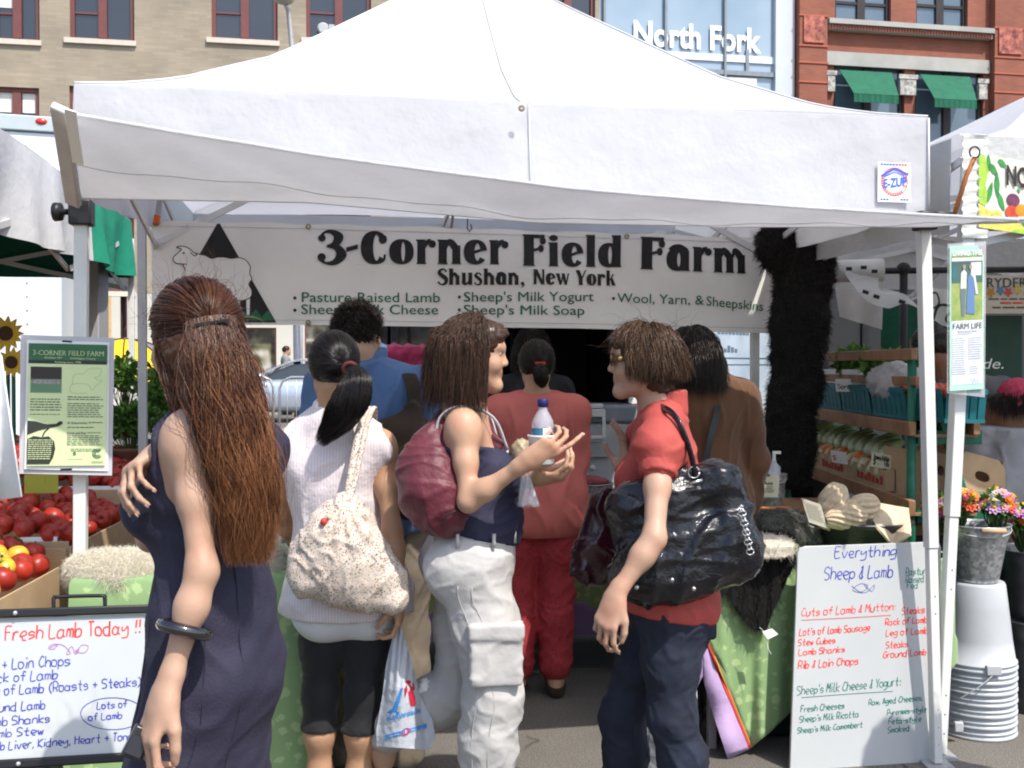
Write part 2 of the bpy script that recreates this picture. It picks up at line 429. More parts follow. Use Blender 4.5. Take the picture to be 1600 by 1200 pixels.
def tubes(mb,paths,r,sides=3,taper=.25,rnd=None,flat=1.0,grow=False,ramp_=0):
 """many thin strands at once: paths (n, m, 3)"""
 Pt=np.asarray(paths,float);n,m,_=Pt.shape
 r=np.broadcast_to(r,(n,));t=np.linspace(0,1,m)
 prof=1-(1-taper)*t**2
 if grow:prof=prof*np.minimum(1,.35+t*5)
 T=np.gradient(Pt,axis=1);T/=np.maximum(np.linalg.norm(T,axis=2),1e-9)[...,None]
 ref=np.array([.31,.74,.6]);U=np.cross(T,ref);U/=np.maximum(np.linalg.norm(U,axis=2),1e-6)[...,None];B=np.cross(T,U)
 a=np.arange(sides)*2*math.pi/sides
 rr=(r[:,None]*prof[None])[:,:,None,None]
 ring=Pt[:,:,None]+rr*(np.cos(a)[None,None,:,None]*U[:,:,None]+flat*np.sin(a)[None,None,:,None]*B[:,:,None])
 i=np.arange(n)[:,None,None]*m*sides;j=np.arange(m-1)[None,:,None]*sides;k=np.arange(sides)[None,None,:];k2=(k+1)%sides
 f=np.stack([i+j+k,i+j+k2,i+j+sides+k2,i+j+sides+k],-1).reshape(-1,4)
 rn=np.random.rand(n)if rnd is None else np.asarray(rnd)
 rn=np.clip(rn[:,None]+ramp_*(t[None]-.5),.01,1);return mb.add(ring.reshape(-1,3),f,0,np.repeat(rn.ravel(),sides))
def fur(mb,P,N,length,r,droop=.5,comb=(0,0,0),jit=.5,m=4,rnd=None,seed=1):
 rs=np.random.RandomState(seed);n=len(P)
 L=length*(.5+rs.rand(n));D=N+rs.normal(0,jit,(n,3))+np.asarray(comb);D/=np.linalg.norm(D,axis=1)[:,None]
 t=np.linspace(0,1,m)[None,:,None];g=np.array([0,0,-1.])
 curl=rs.normal(0,.35,(n,1,3))
 pt=P[:,None]+(D[:,None]*t+(g*droop+curl)*t**2)*L[:,None,None]
 return tubes(mb,pt,r*(.6+.8*rs.rand(n)),3,.2,rnd)
def sample(P,Fc,n,seed=0,keep=None):
 rs=np.random.RandomState(seed)
 a=np.linalg.norm(np.cross(P[Fc[:,2]]-P[Fc[:,0]],P[Fc[:,3]]-P[Fc[:,1]]),axis=1)
 if keep is not None:a=a*keep(P[Fc].mean(1))
 q=rs.choice(len(Fc),n,p=a/a.sum());u,v_=rs.rand(n,1),rs.rand(n,1)
 X=(P[Fc[q,0]]*(1-u)+P[Fc[q,1]]*u)*(1-v_)+(P[Fc[q,3]]*(1-u)+P[Fc[q,2]]*u)*v_
 N=normals(P,Fc);return X,nrm_rows(N[Fc[q]].mean(1))
def nrm_rows(a):return a/np.maximum(np.linalg.norm(a,axis=1),1e-9)[:,None]
# ------------------------------------------------------------------ surfaces
def brick_mat(name,c1,c2,mortar,bw,bh,mw=.01,scale=1,rough=.85):
 m,nt,b=new_mat(name);tc=ND(nt,'ShaderNodeTexCoord');sx=ND(nt,'ShaderNodeSeparateXYZ');cx=ND(nt,'ShaderNodeCombineXYZ')
 nt.links.new(tc.outputs['Object'],sx.inputs[0]);nt.links.new(sx.outputs[0],cx.inputs[0]);nt.links.new(sx.outputs[2],cx.inputs[1])
 t=ND(nt,'ShaderNodeTexBrick');t.inputs['Scale'].default_value=1;t.inputs['Brick Width'].default_value=bw;t.inputs['Row Height'].default_value=bh
 t.inputs['Mortar Size'].default_value=mw;t.inputs['Color1'].default_value=(*c1,1);t.inputs['Color2'].default_value=(*c2,1);t.inputs['Mortar'].default_value=(*mortar,1);t.inputs['Bias'].default_value=-.1
 nt.links.new(cx.outputs[0],t.inputs['Vector'])
 n=noise_n(nt,cx.outputs[0],.7,5);c=mixc(nt,1.0,t.outputs['Color'],ramp(nt,n,[(.3,(.78,.78,.78)),(.7,(1.1,1.08,1.05))]),'MULTIPLY')
 nt.links.new(c,b.inputs['Base Color']);b.inputs['Roughness'].default_value=rough
 return m
def asphalt():
 m,nt,b=new_mat('asphalt');v=coords(nt)
 c=ramp(nt,noise_n(nt,v,.8,6,.6),[(.3,(.085,.078,.069)),(.7,(.15,.138,.12))])
 sp=ramp(nt,noise_n(nt,v,160,2),[(.35,(.55,.55,.55)),(.5,(1,1,1)),(.68,(1.7,1.65,1.55))])
 c=mixc(nt,1.0,c,sp,'MULTIPLY')
 vo=ND(nt,'ShaderNodeTexVoronoi',feature='DISTANCE_TO_EDGE');vo.inputs['Scale'].default_value=.7
 wv=ND(nt,'ShaderNodeVectorMath',operation='ADD');nz=ND(nt,'ShaderNodeTexNoise');nz.inputs['Scale'].default_value=5;nt.links.new(v,nz.inputs['Vector'])
 sc_=ND(nt,'ShaderNodeVectorMath',operation='SCALE');sc_.inputs['Scale'].default_value=.35;nt.links.new(nz.outputs['Color'],sc_.inputs[0])
 nt.links.new(v,wv.inputs[0]);nt.links.new(sc_.outputs[0],wv.inputs[1]);nt.links.new(wv.outputs[0],vo.inputs['Vector'])
 cr=ramp(nt,vo.outputs['Distance'],[(.002,(.3,.3,.3)),(.009,(1,1,1))]);cr=mixc(nt,ramp(nt,noise_n(nt,v,.9,2),[(.56,(1,1,1)),(.62,(0,0,0))]),cr,(1,1,1));c=mixc(nt,1.0,c,cr,'MULTIPLY')
 nt.links.new(c,b.inputs['Base Color']);b.inputs['Roughness'].default_value=.9
 p=bump(nt,b,noise_n(nt,v,130,3),.6,.004);bump(nt,b,cr,.5,.006,p)
 return m
def damask(name,g1,g2,scale=9):
 m,nt,b=new_mat(name);v=coords(nt)
 vo=ND(nt,'ShaderNodeTexVoronoi');vo.inputs['Scale'].default_value=scale*2.2;vo.inputs['Randomness'].default_value=.6;nt.links.new(v,vo.inputs['Vector'])
 n1=noise_n(nt,v,scale*4,2);mx=ND(nt,'ShaderNodeMath',operation='MULTIPLY');nt.links.new(vo.outputs['Distance'],mx.inputs[0]);mx.inputs[1].default_value=1.2
 ad=ND(nt,'ShaderNodeMath',operation='ADD');nt.links.new(mx.outputs[0],ad.inputs[0]);nt.links.new(n1,ad.inputs[1])
 c=ramp(nt,ad.outputs[0],[(.84,tw(g2,1.12)),(.95,tw(g1,.9))]);c=mixc(nt,.28,c,ramp(nt,noise_n(nt,v,3),[(.3,tw(g1,.85)),(.7,tw(g1,1.1))]))
 nt.links.new(c,b.inputs['Base Color']);b.inputs['Roughness'].default_value=.7;b.inputs['Sheen Weight'].default_value=.2
 bump(nt,b,noise_n(nt,v,350,1),.2,.001);return m
def stripes(name,c1,c2,per,axis=0,rough=.8,wr=.35,thin=.5):
 m,nt,b=new_mat(name);v=coords(nt);sx=ND(nt,'ShaderNodeSeparateXYZ');nt.links.new(v,sx.inputs[0])
 mu=ND(nt,'ShaderNodeMath',operation='MULTIPLY');mu.inputs[1].default_value=6.2832/per;nt.links.new(sx.outputs[axis],mu.inputs[0])
 si=ND(nt,'ShaderNodeMath',operation='SINE');nt.links.new(mu.outputs[0],si.inputs[0])
 ma=ND(nt,'ShaderNodeMapRange');ma.inputs['From Min'].default_value=-1;nt.links.new(si.outputs[0],ma.inputs['Value'])
 c=ramp(nt,ma.outputs[0],[(thin-.12,c1),(thin+.12,c2)])
 c=mixc(nt,1.,c,ramp(nt,noise_n(nt,v,5),[(.3,(.93,.93,.93)),(.7,(1.04,1.04,1.04))]),'MULTIPLY')
 nt.links.new(c,b.inputs['Base Color']);b.inputs['Roughness'].default_value=rough
 p=bump(nt,b,noise_n(nt,v,22,4),wr,.012);bump(nt,b,ma.outputs[0],.05,.001,p);return m
def floral():
 m,nt,b=new_mat('floral_cotton');v=coords(nt)
 c=ramp(nt,noise_n(nt,v,10),[(.3,(.52,.43,.36)),(.7,(.62,.53,.46))])
 for i,(sc_,th,col,off)in enumerate(((110,.36,(.08,.08,.07),0),(95,.32,(.34,.15,.10),3.1),(130,.36,(.20,.22,.24),7.7),(160,.34,(.28,.23,.11),1.3))):
  mp=ND(nt,'ShaderNodeMapping');mp.inputs['Location'].default_value=(off,off*.7,off*1.3);nt.links.new(v,mp.inputs[0])
  vo=ND(nt,'ShaderNodeTexVoronoi');vo.inputs['Scale'].default_value=sc_;nt.links.new(mp.outputs[0],vo.inputs['Vector'])
  ad=ND(nt,'ShaderNodeMath',operation='ADD');nt.links.new(vo.outputs['Distance'],ad.inputs[0])
  nn=noise_n(nt,mp.outputs[0],sc_*2.5,2);s2=ND(nt,'ShaderNodeMath',operation='MULTIPLY');nt.links.new(nn,s2.inputs[0]);s2.inputs[1].default_value=.35;nt.links.new(s2.outputs[0],ad.inputs[1])
  rg=noise_n(nt,mp.outputs[0],14,1)
  f=ramp(nt,ad.outputs[0],[(th+.08,(1,1,1)),(th+.14,(0,0,0))]);g=ramp(nt,rg,[(.40,(0,0,0)),(.47,(.9,.9,.9))])
  f2=mixc(nt,1.,f,g,'MULTIPLY');bw=ND(nt,'ShaderNodeRGBToBW');nt.links.new(f2,bw.inputs[0])
  c=mixc(nt,bw.outputs[0],c,col)
 nt.links.new(c,b.inputs['Base Color']);b.inputs['Roughness'].default_value=.8
 bump(nt,b,noise_n(nt,v,30,3),.4,.01);return m
def dots(name,base,dot,scale,th=.28):
 m,nt,b=new_mat(name);v=coords(nt)
 vo=ND(nt,'ShaderNodeTexVoronoi');vo.inputs['Scale'].default_value=scale;nt.links.new(v,vo.inputs['Vector'])
 c=ramp(nt,vo.outputs['Distance'],[(th-.05,dot),(th+.03,base)]);nt.links.new(c,b.inputs['Base Color']);b.inputs['Roughness'].default_value=.85
 bump(nt,b,noise_n(nt,v,20,3),.3,.01);return m
def canvas(name,col,transl=.3,dirt=.06,wr=.3,ws=5,rough=.75):
 m,nt,b=new_mat(name);v=coords(nt)
 c=ramp(nt,noise_n(nt,v,1.6,6,.65),[(.32,tw(col,1-dirt*1.6)),(.55,col)]);nt.links.new(c,b.inputs['Base Color']);b.inputs['Roughness'].default_value=rough
 b.inputs['Specular IOR Level'].default_value=.25
 p=bump(nt,b,noise_n(nt,v,ws,4,.6),wr,.03);bump(nt,b,noise_n(nt,v,40,3),.12,.004,p)
 t=ND(nt,'ShaderNodeBsdfTranslucent');nt.links.new(c,t.inputs[0]);x=ND(nt,'ShaderNodeMixShader');x.inputs[0].default_value=transl
 nt.links.new(b.outputs[0],x.inputs[1]);nt.links.new(t.outputs[0],x.inputs[2]);nt.links.new(x.outputs[0],nt.nodes['Material Output'].inputs[0])
 return m
def mottled(name,stops,scale,rough=.6,bmp=.2,metal=0,detail=6,bs=None,vor=False):
 m,nt,b=new_mat(name);v=coords(nt)
 if vor:
  t=ND(nt,'ShaderNodeTexVoronoi');t.inputs['Scale'].default_value=scale;nt.links.new(v,t.inputs['Vector']);f=t.outputs['Color']
  bw=ND(nt,'ShaderNodeRGBToBW');nt.links.new(f,bw.inputs[0]);f=bw.outputs[0]
 else:f=noise_n(nt,v,scale,detail,.6)
 nt.links.new(ramp(nt,f,stops),b.inputs['Base Color']);b.inputs['Roughness'].default_value=rough;b.inputs['Metallic'].default_value=metal
 if bmp:bump(nt,b,noise_n(nt,v,bs or scale*6,3),bmp,.004)
 return m
def patent(name,col):
 m,nt,b=new_mat(name);v=coords(nt);b.inputs['Base Color'].default_value=(*col,1);b.inputs['Roughness'].default_value=.12
 b.inputs['Specular IOR Level'].default_value=.4;b.inputs['Coat Weight'].default_value=.22;b.inputs['Coat Roughness'].default_value=.04
 p=bump(nt,b,noise_n(nt,v,60,4),.55,.008);bump(nt,b,noise_n(nt,v,16,3),.3,.02,p);return m
def skin(name,col,blush=(1.08,.9,.86)):
 m,nt,b=new_mat(name);v=coords(nt)
 c=ramp(nt,noise_n(nt,v,9,5),[(.28,tuple(col[i]*blush[i]*.93 for i in range(3))),(.5,col),(.72,tw(col,1.08))])
 a=ND(nt,'ShaderNodeAttribute',attribute_name='rnd');c=mixc(nt,a.outputs['Fac'],c,(col[0]*.62,col[1]*.32,col[2]*.32))
 nt.links.new(c,b.inputs['Base Color']);b.inputs['Roughness'].default_value=.52;b.inputs['Specular IOR Level'].default_value=.4
 b.inputs['Subsurface Weight'].default_value=.15;b.inputs['Subsurface Radius'].default_value=(.9,.35,.2);b.inputs['Subsurface Scale'].default_value=.008
 p=bump(nt,b,noise_n(nt,v,45,4),.22,.004);bump(nt,b,noise_n(nt,v,420,2),.15,.0008,p);return m
def emit(name,col,e=1):
 m,nt,b=new_mat(name);b.inputs['Base Color'].default_value=(*col,1);b.inputs['Emission Color'].default_value=(*col,1);b.inputs['Emission Strength'].default_value=e;return m
m_asphalt=asphalt()
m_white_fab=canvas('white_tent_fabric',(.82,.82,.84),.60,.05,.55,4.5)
m_awning_fab=canvas('awning_fabric',(.80,.80,.81),.50,.06,.8,6)
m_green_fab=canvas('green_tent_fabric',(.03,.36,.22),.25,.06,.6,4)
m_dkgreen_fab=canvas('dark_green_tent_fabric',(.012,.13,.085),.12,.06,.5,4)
m_vinyl=M('banner_vinyl',(.88,.86,.83),.55,.05,3,wr=.18,wrs=5,transl=.22)
m_sheep=M('white_print',(.95,.94,.92),.5,.02,transl=.2)
m_ink=M('black_ink',(.012,.011,.012),.6,.1)
m_inkgreen=M('green_ink',(.02,.13,.06),.6,.1)
m_pole=M('white_painted_steel',(.68,.68,.65),.4,.06,12)
m_steel=M('grey_steel',(.42,.42,.43),.45,.1,8,metal=.3)
m_black_pl=M('black_plastic',(.015,.015,.017),.4,.1)
m_truss=M('pale_truss_bar',(.62,.62,.62),.45,.06,10)
m_wboard=M('whiteboard',(.47,.49,.495),.22,.03,4)
m_red_pen=M('red_marker',(.72,.05,.04),.5,.15,60)
m_blue_pen=M('blue_marker',(.05,.06,.36),.5,.2,60)
m_green_pen=M('green_marker',(.02,.17,.13),.5,.2,60)
m_pink_pen=M('purple_marker',(.36,.12,.42),.5,.2,60)
m_card=M('cardboard',(.44,.30,.175),.85,.08,10,bmp=.1,bs=60)
m_wood=mottled('shelf_wood',[(.3,(.20,.095,.045)),(.7,(.36,.19,.095))],9,.6)
m_green_paint=M('green_painted_steel',(.012,.13,.075),.4,.15,20,bmp=.15,bs=90)
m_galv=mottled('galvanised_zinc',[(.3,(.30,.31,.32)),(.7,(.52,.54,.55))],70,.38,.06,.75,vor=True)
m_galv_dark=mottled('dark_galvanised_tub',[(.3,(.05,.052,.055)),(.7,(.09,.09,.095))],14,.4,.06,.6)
m_bucket=M('white_pail_plastic',(.42,.44,.46),.4,.05,8)
m_skin_a=skin('fair_skin',(.42,.26,.18));m_skin_b=skin('tan_skin',(.44,.255,.15));m_skin_c=skin('warm_skin',(.44,.26,.17));m_skin_d=skin('brown_skin',(.22,.10,.055))
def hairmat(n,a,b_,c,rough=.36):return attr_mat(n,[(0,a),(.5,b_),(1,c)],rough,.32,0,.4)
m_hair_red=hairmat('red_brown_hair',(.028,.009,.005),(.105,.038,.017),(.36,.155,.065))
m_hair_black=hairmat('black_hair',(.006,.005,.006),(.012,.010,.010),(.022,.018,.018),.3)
m_hair_brown=hairmat('brown_hair',(.022,.010,.006),(.050,.024,.013),(.10,.052,.029))
m_hair_short=hairmat('short_brown_hair',(.020,.009,.005),(.058,.028,.013),(.18,.10,.048))
m_hair_dark=hairmat('dark_brown_hair',(.008,.006,.005),(.020,.012,.008),(.035,.021,.014))
m_fur_white=attr_mat('white_wool',[(0,(.72,.66,.54)),(1,(.88,.84,.74))],.8,.2,.1,transl=.4)
m_fur_black=attr_mat('black_wool',[(0,(.004,.0035,.0035)),(.8,(.010,.0075,.006)),(1,(.022,.013,.008))],.7,.2,.1)
m_fur_grey=attr_mat('dark_hide_hair',[(0,(.03,.03,.025)),(1,(.12,.115,.095))],.6,.3,.2)
m_leaf=attr_mat('leaf_green',[(0,(.03,.085,.014)),(1,(.13,.27,.045))],.5,.35,transl=.25)
m_tomato=M('tomato_skin',(.32,.024,.012),.36,.3,9,spec=.4)
m_tomato_y=M('yellow_tomato_skin',(.62,.36,.03),.28,.25,8,spec=.5)
m_cloth_green=damask('green_damask',(.23,.36,.15),(.33,.44,.20))
m_cloth_purple=M('purple_cloth',(.42,.30,.50),.8,.06,6,wr=.3)
m_cloth_red=M('red_ribbon',(.62,.05,.05),.7,.05);m_cloth_gold=M('gold_ribbon',(.60,.30,.06),.7,.05)
m_paper=M('white_paper',(.80,.80,.78),.6,.03)
m_lam=glassy('laminate_film',(.9,.9,.92),.12,.22)
# ------------------------------------------------------------------ ground
FA=R(10.9);FE=V(math.cos(FA),math.sin(FA),0);FN=V(-math.sin(FA),math.cos(FA),0)
FP0=at(480,570,31.0);FP0[2]=0
def fac(px,py,d=0.0):
 """(u, z) on the far street front for photograph position (px, py); d = set back from it"""
 r=at(px,py,1.0)-V(0,0,CAM_Z);c=(FP0+FN*d)@FN
 p=r*(c/(r@FN));return(p-FP0)@FE,p[2]+CAM_Z
def sgrade(Y):return float(np.interp(Y,[8.5,18],[0,.22]))
mb=MB();ys=np.concatenate([np.linspace(-8,30.2,60)]);xs=np.linspace(-26,30,20)
def gp(x,y):return V(x,y,sgrade(y))
mb.grid([[gp(x,y)for y in ys]for x in xs][::1]);struct('ground',mb,m_asphalt)
m_pave=brick_mat('pavement_slabs',(.30,.29,.27),(.34,.33,.31),(.16,.15,.14),1.5,1.5,.012)
mb=MB();mb.frame_box(FP0-FE*14-FN*3.4,FE*38,FN*3.35,V(0,0,.36));struct('sidewalk',mb,M('pavement',(.34,.33,.31),.9,.12,2))
mb=MB();mb.frame_box(V(-60,-40,-.3),(140,0,0),(0,140,0),(0,0,.25));struct('terrain',mb,m_asphalt)
# ------------------------------------------------------------------ the street front
m_beige=brick_mat('beige_brick',(.30,.25,.185),(.36,.305,.23),(.30,.27,.215),.42,.085,.012)
m_redbrick=brick_mat('red_brick',(.25,.082,.05),(.30,.10,.062),(.24,.10,.07),.26,.075,.008)
m_redstone=M('red_sandstone',(.40,.115,.075),.85,.1,2);m_greystone=M('grey_limestone',(.36,.355,.33),.8,.12,1.5)
m_redpink=mottled('carved_terracotta',[(.35,(.12,.035,.03)),(.6,(.50,.16,.115))],5,.85,.8,bs=14)
m_carved=mottled('carved_limestone',[(.35,(.16,.155,.14)),(.6,(.50,.49,.45))],6,.85,.8,bs=14)
m_maroon=M('maroon_window_paint',(.16,.055,.05),.5,.08);m_sill=M('pale_stone_sill',(.56,.51,.44),.8,.06)
m_pane=M('window_glass',(.028,.032,.04),.07,.2,.4,spec=.9);m_blind=M('window_blind',(.66,.67,.62),.8,.04)
m_pane_b=M('blue_window_glass',(.10,.15,.20),.08,.2,.5,spec=.8)
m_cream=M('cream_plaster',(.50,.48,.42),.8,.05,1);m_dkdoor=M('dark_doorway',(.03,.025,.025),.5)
m_grn_awn=M('green_canvas_awning',(.008,.105,.058),.8,.15,4,wr=.2)
def wall_holes(mb,u0,u1,z0,z1,holes,d0,d1):
 us=sorted({u0,u1,*[h[0]for h in holes],*[h[1]for h in holes]});zs=sorted({z0,z1,*[h[2]for h in holes],*[h[3]for h in holes]})
 us=[q for q in us if u0<=q<=u1];zs=[q for q in zs if z0<=q<=z1]
 for a,b in zip(us,us[1:]):
  for c,d in zip(zs,zs[1:]):
   um,zm=(a+b)/2,(c+d)/2
   if any(h[0]<um<h[1]and h[2]<zm<h[3]for h in holes):continue
   mb.box(a,b,d0,d1,c,d)
def uz(x0,y0,x1,y1,d=0):
 u0,z1=fac(x0,y0,d);u1,z0=fac(x1,y1,d);zt=fac((x0+x1)/2,y0,d)[1];zb=fac((x0+x1)/2,y1,d)[1]
 return(u0,u1,zb,zt)
def bpart(name,fn,mat,parent,**k):
 mb=MB();fn(mb);return obj(name,mb,mat,parent,local=True,**k)
bld=thing('beige_office_building','beige brick office building with maroon framed windows across the street','building',FP0,FA)
cols=[(-12,62),(108,210),(330,434),(478,580),(700,802),(846,930)]
rows=[(-75,62),(136,262),(335,455)]
holes=[uz(a,y0,b,y1)for a,b in cols for y0,y1 in rows]
shop=[uz(372,512,432,585),uz(476,505,560,600),uz(186,455,200,610),uz(600,500,760,605),uz(20,480,120,600)]
ub=fac(936,300)[0];ul=fac(-420,300)[0]
bpart('wall',lambda m:wall_holes(m,ul,ub,fac(480,462)[1],17.5,[h for h in holes],0,.6),m_beige,bld)
bpart('storefront_wall',lambda m:wall_holes(m,ul,ub,.2,fac(480,462)[1]-.004,shop,-.05,.6),m_cream,bld)
bpart('roof',lambda m:m.box(ul,ub,.05,14,17.504,17.9),m_sill,bld)
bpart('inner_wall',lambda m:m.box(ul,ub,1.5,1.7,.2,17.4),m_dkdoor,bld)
for i,h in enumerate(holes):
 u0,u1,z0,z1=h;um=(u0+u1)/2;t=.11
 f=bpart('window',lambda m:(m.box(u0,u0+t,.10,.24,z0,z1),m.box(u1-t,u1,.10,.24,z0,z1),m.box(u0+t,u1-t,.10,.24,z0,z0+.07),m.box(u0+t,u1-t,.10,.24,z1-t,z1),m.box(um-.11,um+.11,.08,.24,z0+.07,z1-t),m.box(u0+t,um-.11,.14,.22,z0+(z1-z0)*.30,z0+(z1-z0)*.30+.05)if i%3==0 else None),m_maroon,bld)
 bpart('pane',lambda m:m.box(u0+.05,u1-.05,.19,.21,z0+.05,z1-.05),m_pane,f)
 bpart('sill',lambda m:m.box(u0-.14,u1+.05,-.08,.098,z0-.14,z0-.002),m_sill,f)
 hb=[.52,.30,.0,.12,.4,.3,.0,.9,.6,.3][i%10]
 if i==0:hb=.62
 if hb:bpart('blind',lambda m:(m.box(u0+t+.02,um-.13,.17,.186,z1-(z1-z0)*hb,z1-.12),m.box(um+.13,u1-t-.02,.17,.186,z1-(z1-z0)*(hb if i%4 else hb*.8),z1-.12)),m_blind,f)
for i,h in enumerate(shop):
 u0,u1,z0,z1=h
 f=bpart('shop_window',lambda m:(m.box(u0,u0+.04,.0,.2,z0,z1),m.box(u1-.04,u1,.0,.2,z0,z1),m.box(u0+.04,u1-.04,.0,.2,z0,z0+.05),m.box(u0+.04,u1-.04,.0,.2,z1-.05,z1)),m_maroon,bld)
 bpart('pane',lambda m:m.box(u0+.04,u1-.04,.21,.23,z0+.04,z1-.04),mottled('shop_glass',[(.42,(.035,.035,.03)),(.5,(.16,.15,.08)),(.6,(.5,.48,.42)),(.66,(.22,.10,.05))],1.3,.1,0,detail=2)if i!=2 else m_dkdoor,f)
u0=fac(168,500)[0]
bpart('pilaster',lambda m:m.box(u0-.28,u0+.12,-.14,-.052,.37,fac(480,462)[1]-.1),M('tan_pilaster',(.52,.33,.15),.8),bld)
u2=fac(183,500)[0]
bpart('pilaster',lambda m:m.box(u2-.16,u2+.1,-.12,-.052,.37,fac(480,462)[1]-.1),m_cream,bld)
u,z=fac(505,62);fan=thing('desk_fan','small white desk fan on the sill of an upper window','fan',FP0+FE*u+FN*.0+V(0,0,z+.0),FA)
bpart('base',lambda m:(m.lathe([(0,0),(.11,0),(.10,.03),(.02,.05),(.02,.2)],(0,.02,.0),12),),m_bucket,fan)
bpart('head',lambda m:(m.lathe([(0,-.05),(.13,-.05),(.17,0),(.13,.05),(0,.06)],(0,.02,.33),16,M=[[1,0,0],[0,0,1],[0,-1,0]]),m.box(.16,.32,-.03,.09,.02,.44)),m_bucket,fan)
gb=thing('glass_office_building','pale blue glass fronted office building between brick neighbours','building',FP0,FA)
ug0,ug1=ub+.01,fac(1240,100)[0];zs1=fac(1180,115)[1]
m_gframe=M('pale_grey_metal_cladding',(.52,.56,.60),.45,.04,1)
def gpane():
 m,nt,b=new_mat('blue_curtain_glass');v=coords(nt);sx=ND(nt,'ShaderNodeSeparateXYZ');nt.links.new(v,sx.inputs[0])
 nt.links.new(ramp(nt,noise_n(nt,v,.25,3),[(.35,(.20,.29,.38)),(.65,(.33,.42,.50))]),b.inputs['Base Color']);b.inputs['Roughness'].default_value=.12;b.inputs['Specular IOR Level'].default_value=.8;return m
bpart('glass_wall',lambda m:m.box(ug0,ug1-.4,.12,.2,.4,17.5),gpane(),gb)
bpart('mullion',lambda m:([m.box(fac(p,60)[0]-.035,fac(p,60)[0]+.035,0,.118,.4,17.5)for p in(945,1041,1134)],m.box(ug0,ug1-.62,.02,.1,zs1-.07,zs1+.07),m.box(ug0,ug1-.62,.03,.1,fac(1180,210)[1]-.05,fac(1180,210)[1]+.05),m.box(fac(1169,100)[0]-.05,fac(1169,100)[0]+.05,.04,.1,zs1+.07,zs1+.75)),M('dark_mullion',(.22,.25,.28),.4),gb)
bpart('corner_post',lambda m:(m.box(ug1-.62,ug1,-.05,.3,.2,17.5),),m_gframe,gb)
bpart('lower_panel',lambda m:m.box(fac(1140,100)[0],fac(1184,100)[0],.06,.118,fac(1160,180)[1],fac(1160,121)[1]),M('pale_panel',(.60,.62,.58),.6),gb)
bpart('backing_wall',lambda m:(m.box(ug0,ug1,.6,8,.2,17.5),),m_dkdoor,gb)
zt=fac(1090,74)[1];mb=MB();hcap=fac(1090,37)[1]-zt
put_text(mb,'North Fork',hcap/.70,(fac(989,70)[0],.05,zt),(1,0,-.006),(0,0,1),bold=.03,fit=fac(1189,75)[0]-fac(989,70)[0])
obj('lettering',mb,M('white_sign_letters',(.82,.83,.84),.5),gb,local=True)
bpart('sign_panel',lambda m:m.box(fac(990,90)[0],fac(1223,90)[0],.07,.117,fac(1100,93)[1],fac(1100,82)[1]),M('pale_sign_edge',(.66,.70,.76),.5),gb)
rb=thing('red_brick_building','ornate red brick building with stone lintels and green window awnings','building',FP0,FA)
ur0,ur1=ug1+.01,fac(2100,100)[0]
h1=[uz(1305,-60,1392,34),uz(1432,-60,1512,40)];h2=[uz(1303,100,1412,330),uz(1430,106,1535,330)]
h3=[uz(1600,-60,1700,38),uz(1602,110,1700,330)];h4=[uz(1300,420,1530,560)]
bpart('wall',lambda m:wall_holes(m,ur0,ur1,.2,17.5,h1+h2+h3+h4,0,.6),m_redbrick,rb)
bpart('inner_wall',lambda m:m.box(ur0,ur1,1.2,1.4,.2,17.4),m_dkdoor,rb)
bpart('roof',lambda m:m.box(ur0,ur1,.05,14,17.504,17.9),m_greystone,rb)
for x0,x1 in((1243,1286),(1546,1592),(1850,1890)):
 a,b=fac(x0,100)[0],fac(x1,100)[0]
 p=bpart('pilaster',lambda m:m.box(a,b,-.28,-.002,.3,17.5),m_redbrick,rb)
 zc=fac((x0+x1)/2,50+(x0-1243)*.06)[1]
 bpart('carved_panel',lambda m:(m.box(a+.12,b-.12,-.33,-.282,zc-.42,zc+.40),),m_redpink,p)
 bpart('stone_band',lambda m:[m.box(a-.03,b+.03,-.31,-.283,z_,z_+.05)for z_ in(fac(1265,103)[1],fac(1265,133)[1],fac(1265,77)[1],fac(1265,30)[1])],m_redstone,p)
a,b=fac(1288,100)[0],fac(1544,100)[0]
zc0,zc1=fac(1415,56)[1],fac(1415,41)[1]
bpart('cornice',lambda m:(m.box(a,b,-.34,-.003,zc0+.15,zc1),m.box(a,b,-.22,-.003,zc0,zc0+.148)),[m_greystone],rb)
bpart('dentil',lambda m:[m.box(a+.1*i,a+.1*i+.05,-.27,-.222,zc0+.02,zc0+.13)for i in range(int((b-a)/.1))],m_redstone,rb)
z0,z1=fac(1415,109)[1],fac(1415,88)[1]
bpart('lintel',lambda m:m.box(a,b,-.10,-.002,z0,z1),m_greystone,rb)
for x0,x1 in((1288,1304),(1401,1430),(1524,1541)):
 q0,q1=fac(x0,120)[0],fac(x1,120)[0];zz=fac((x0+x1)/2,113+(x0-1288)*.055)[1]
 bpart('bracket',lambda m:(m.box(q0,q1,-.16,-.102,zz-.12,zz+.02),m.box(q0+.05,q1-.05,-.14,-.002,zz-.62,zz-.122)),m_carved,rb)
for h in h1+h2+h3+h4:
 u0,u1,z0,z1=h;um=(u0+u1)/2
 f=bpart('window',lambda m:(m.box(u0,u0+.1,.12,.26,z0,z1),m.box(u1-.1,u1,.12,.26,z0,z1),m.box(um-.13,um+.13,.12,.26,z0,z1),m.box(u0+.1,um-.13,.14,.26,z0+(z1-z0)*.3,z0+(z1-z0)*.3+.09),m.box(um+.13,u1-.1,.14,.26,z0+(z1-z0)*.3,z0+(z1-z0)*.3+.09)),m_dkdoor,rb)
 bpart('pane',lambda m:m.box(u0+.05,u1-.05,.20,.22,z0+.02,z1-.02),m_pane_b,f)
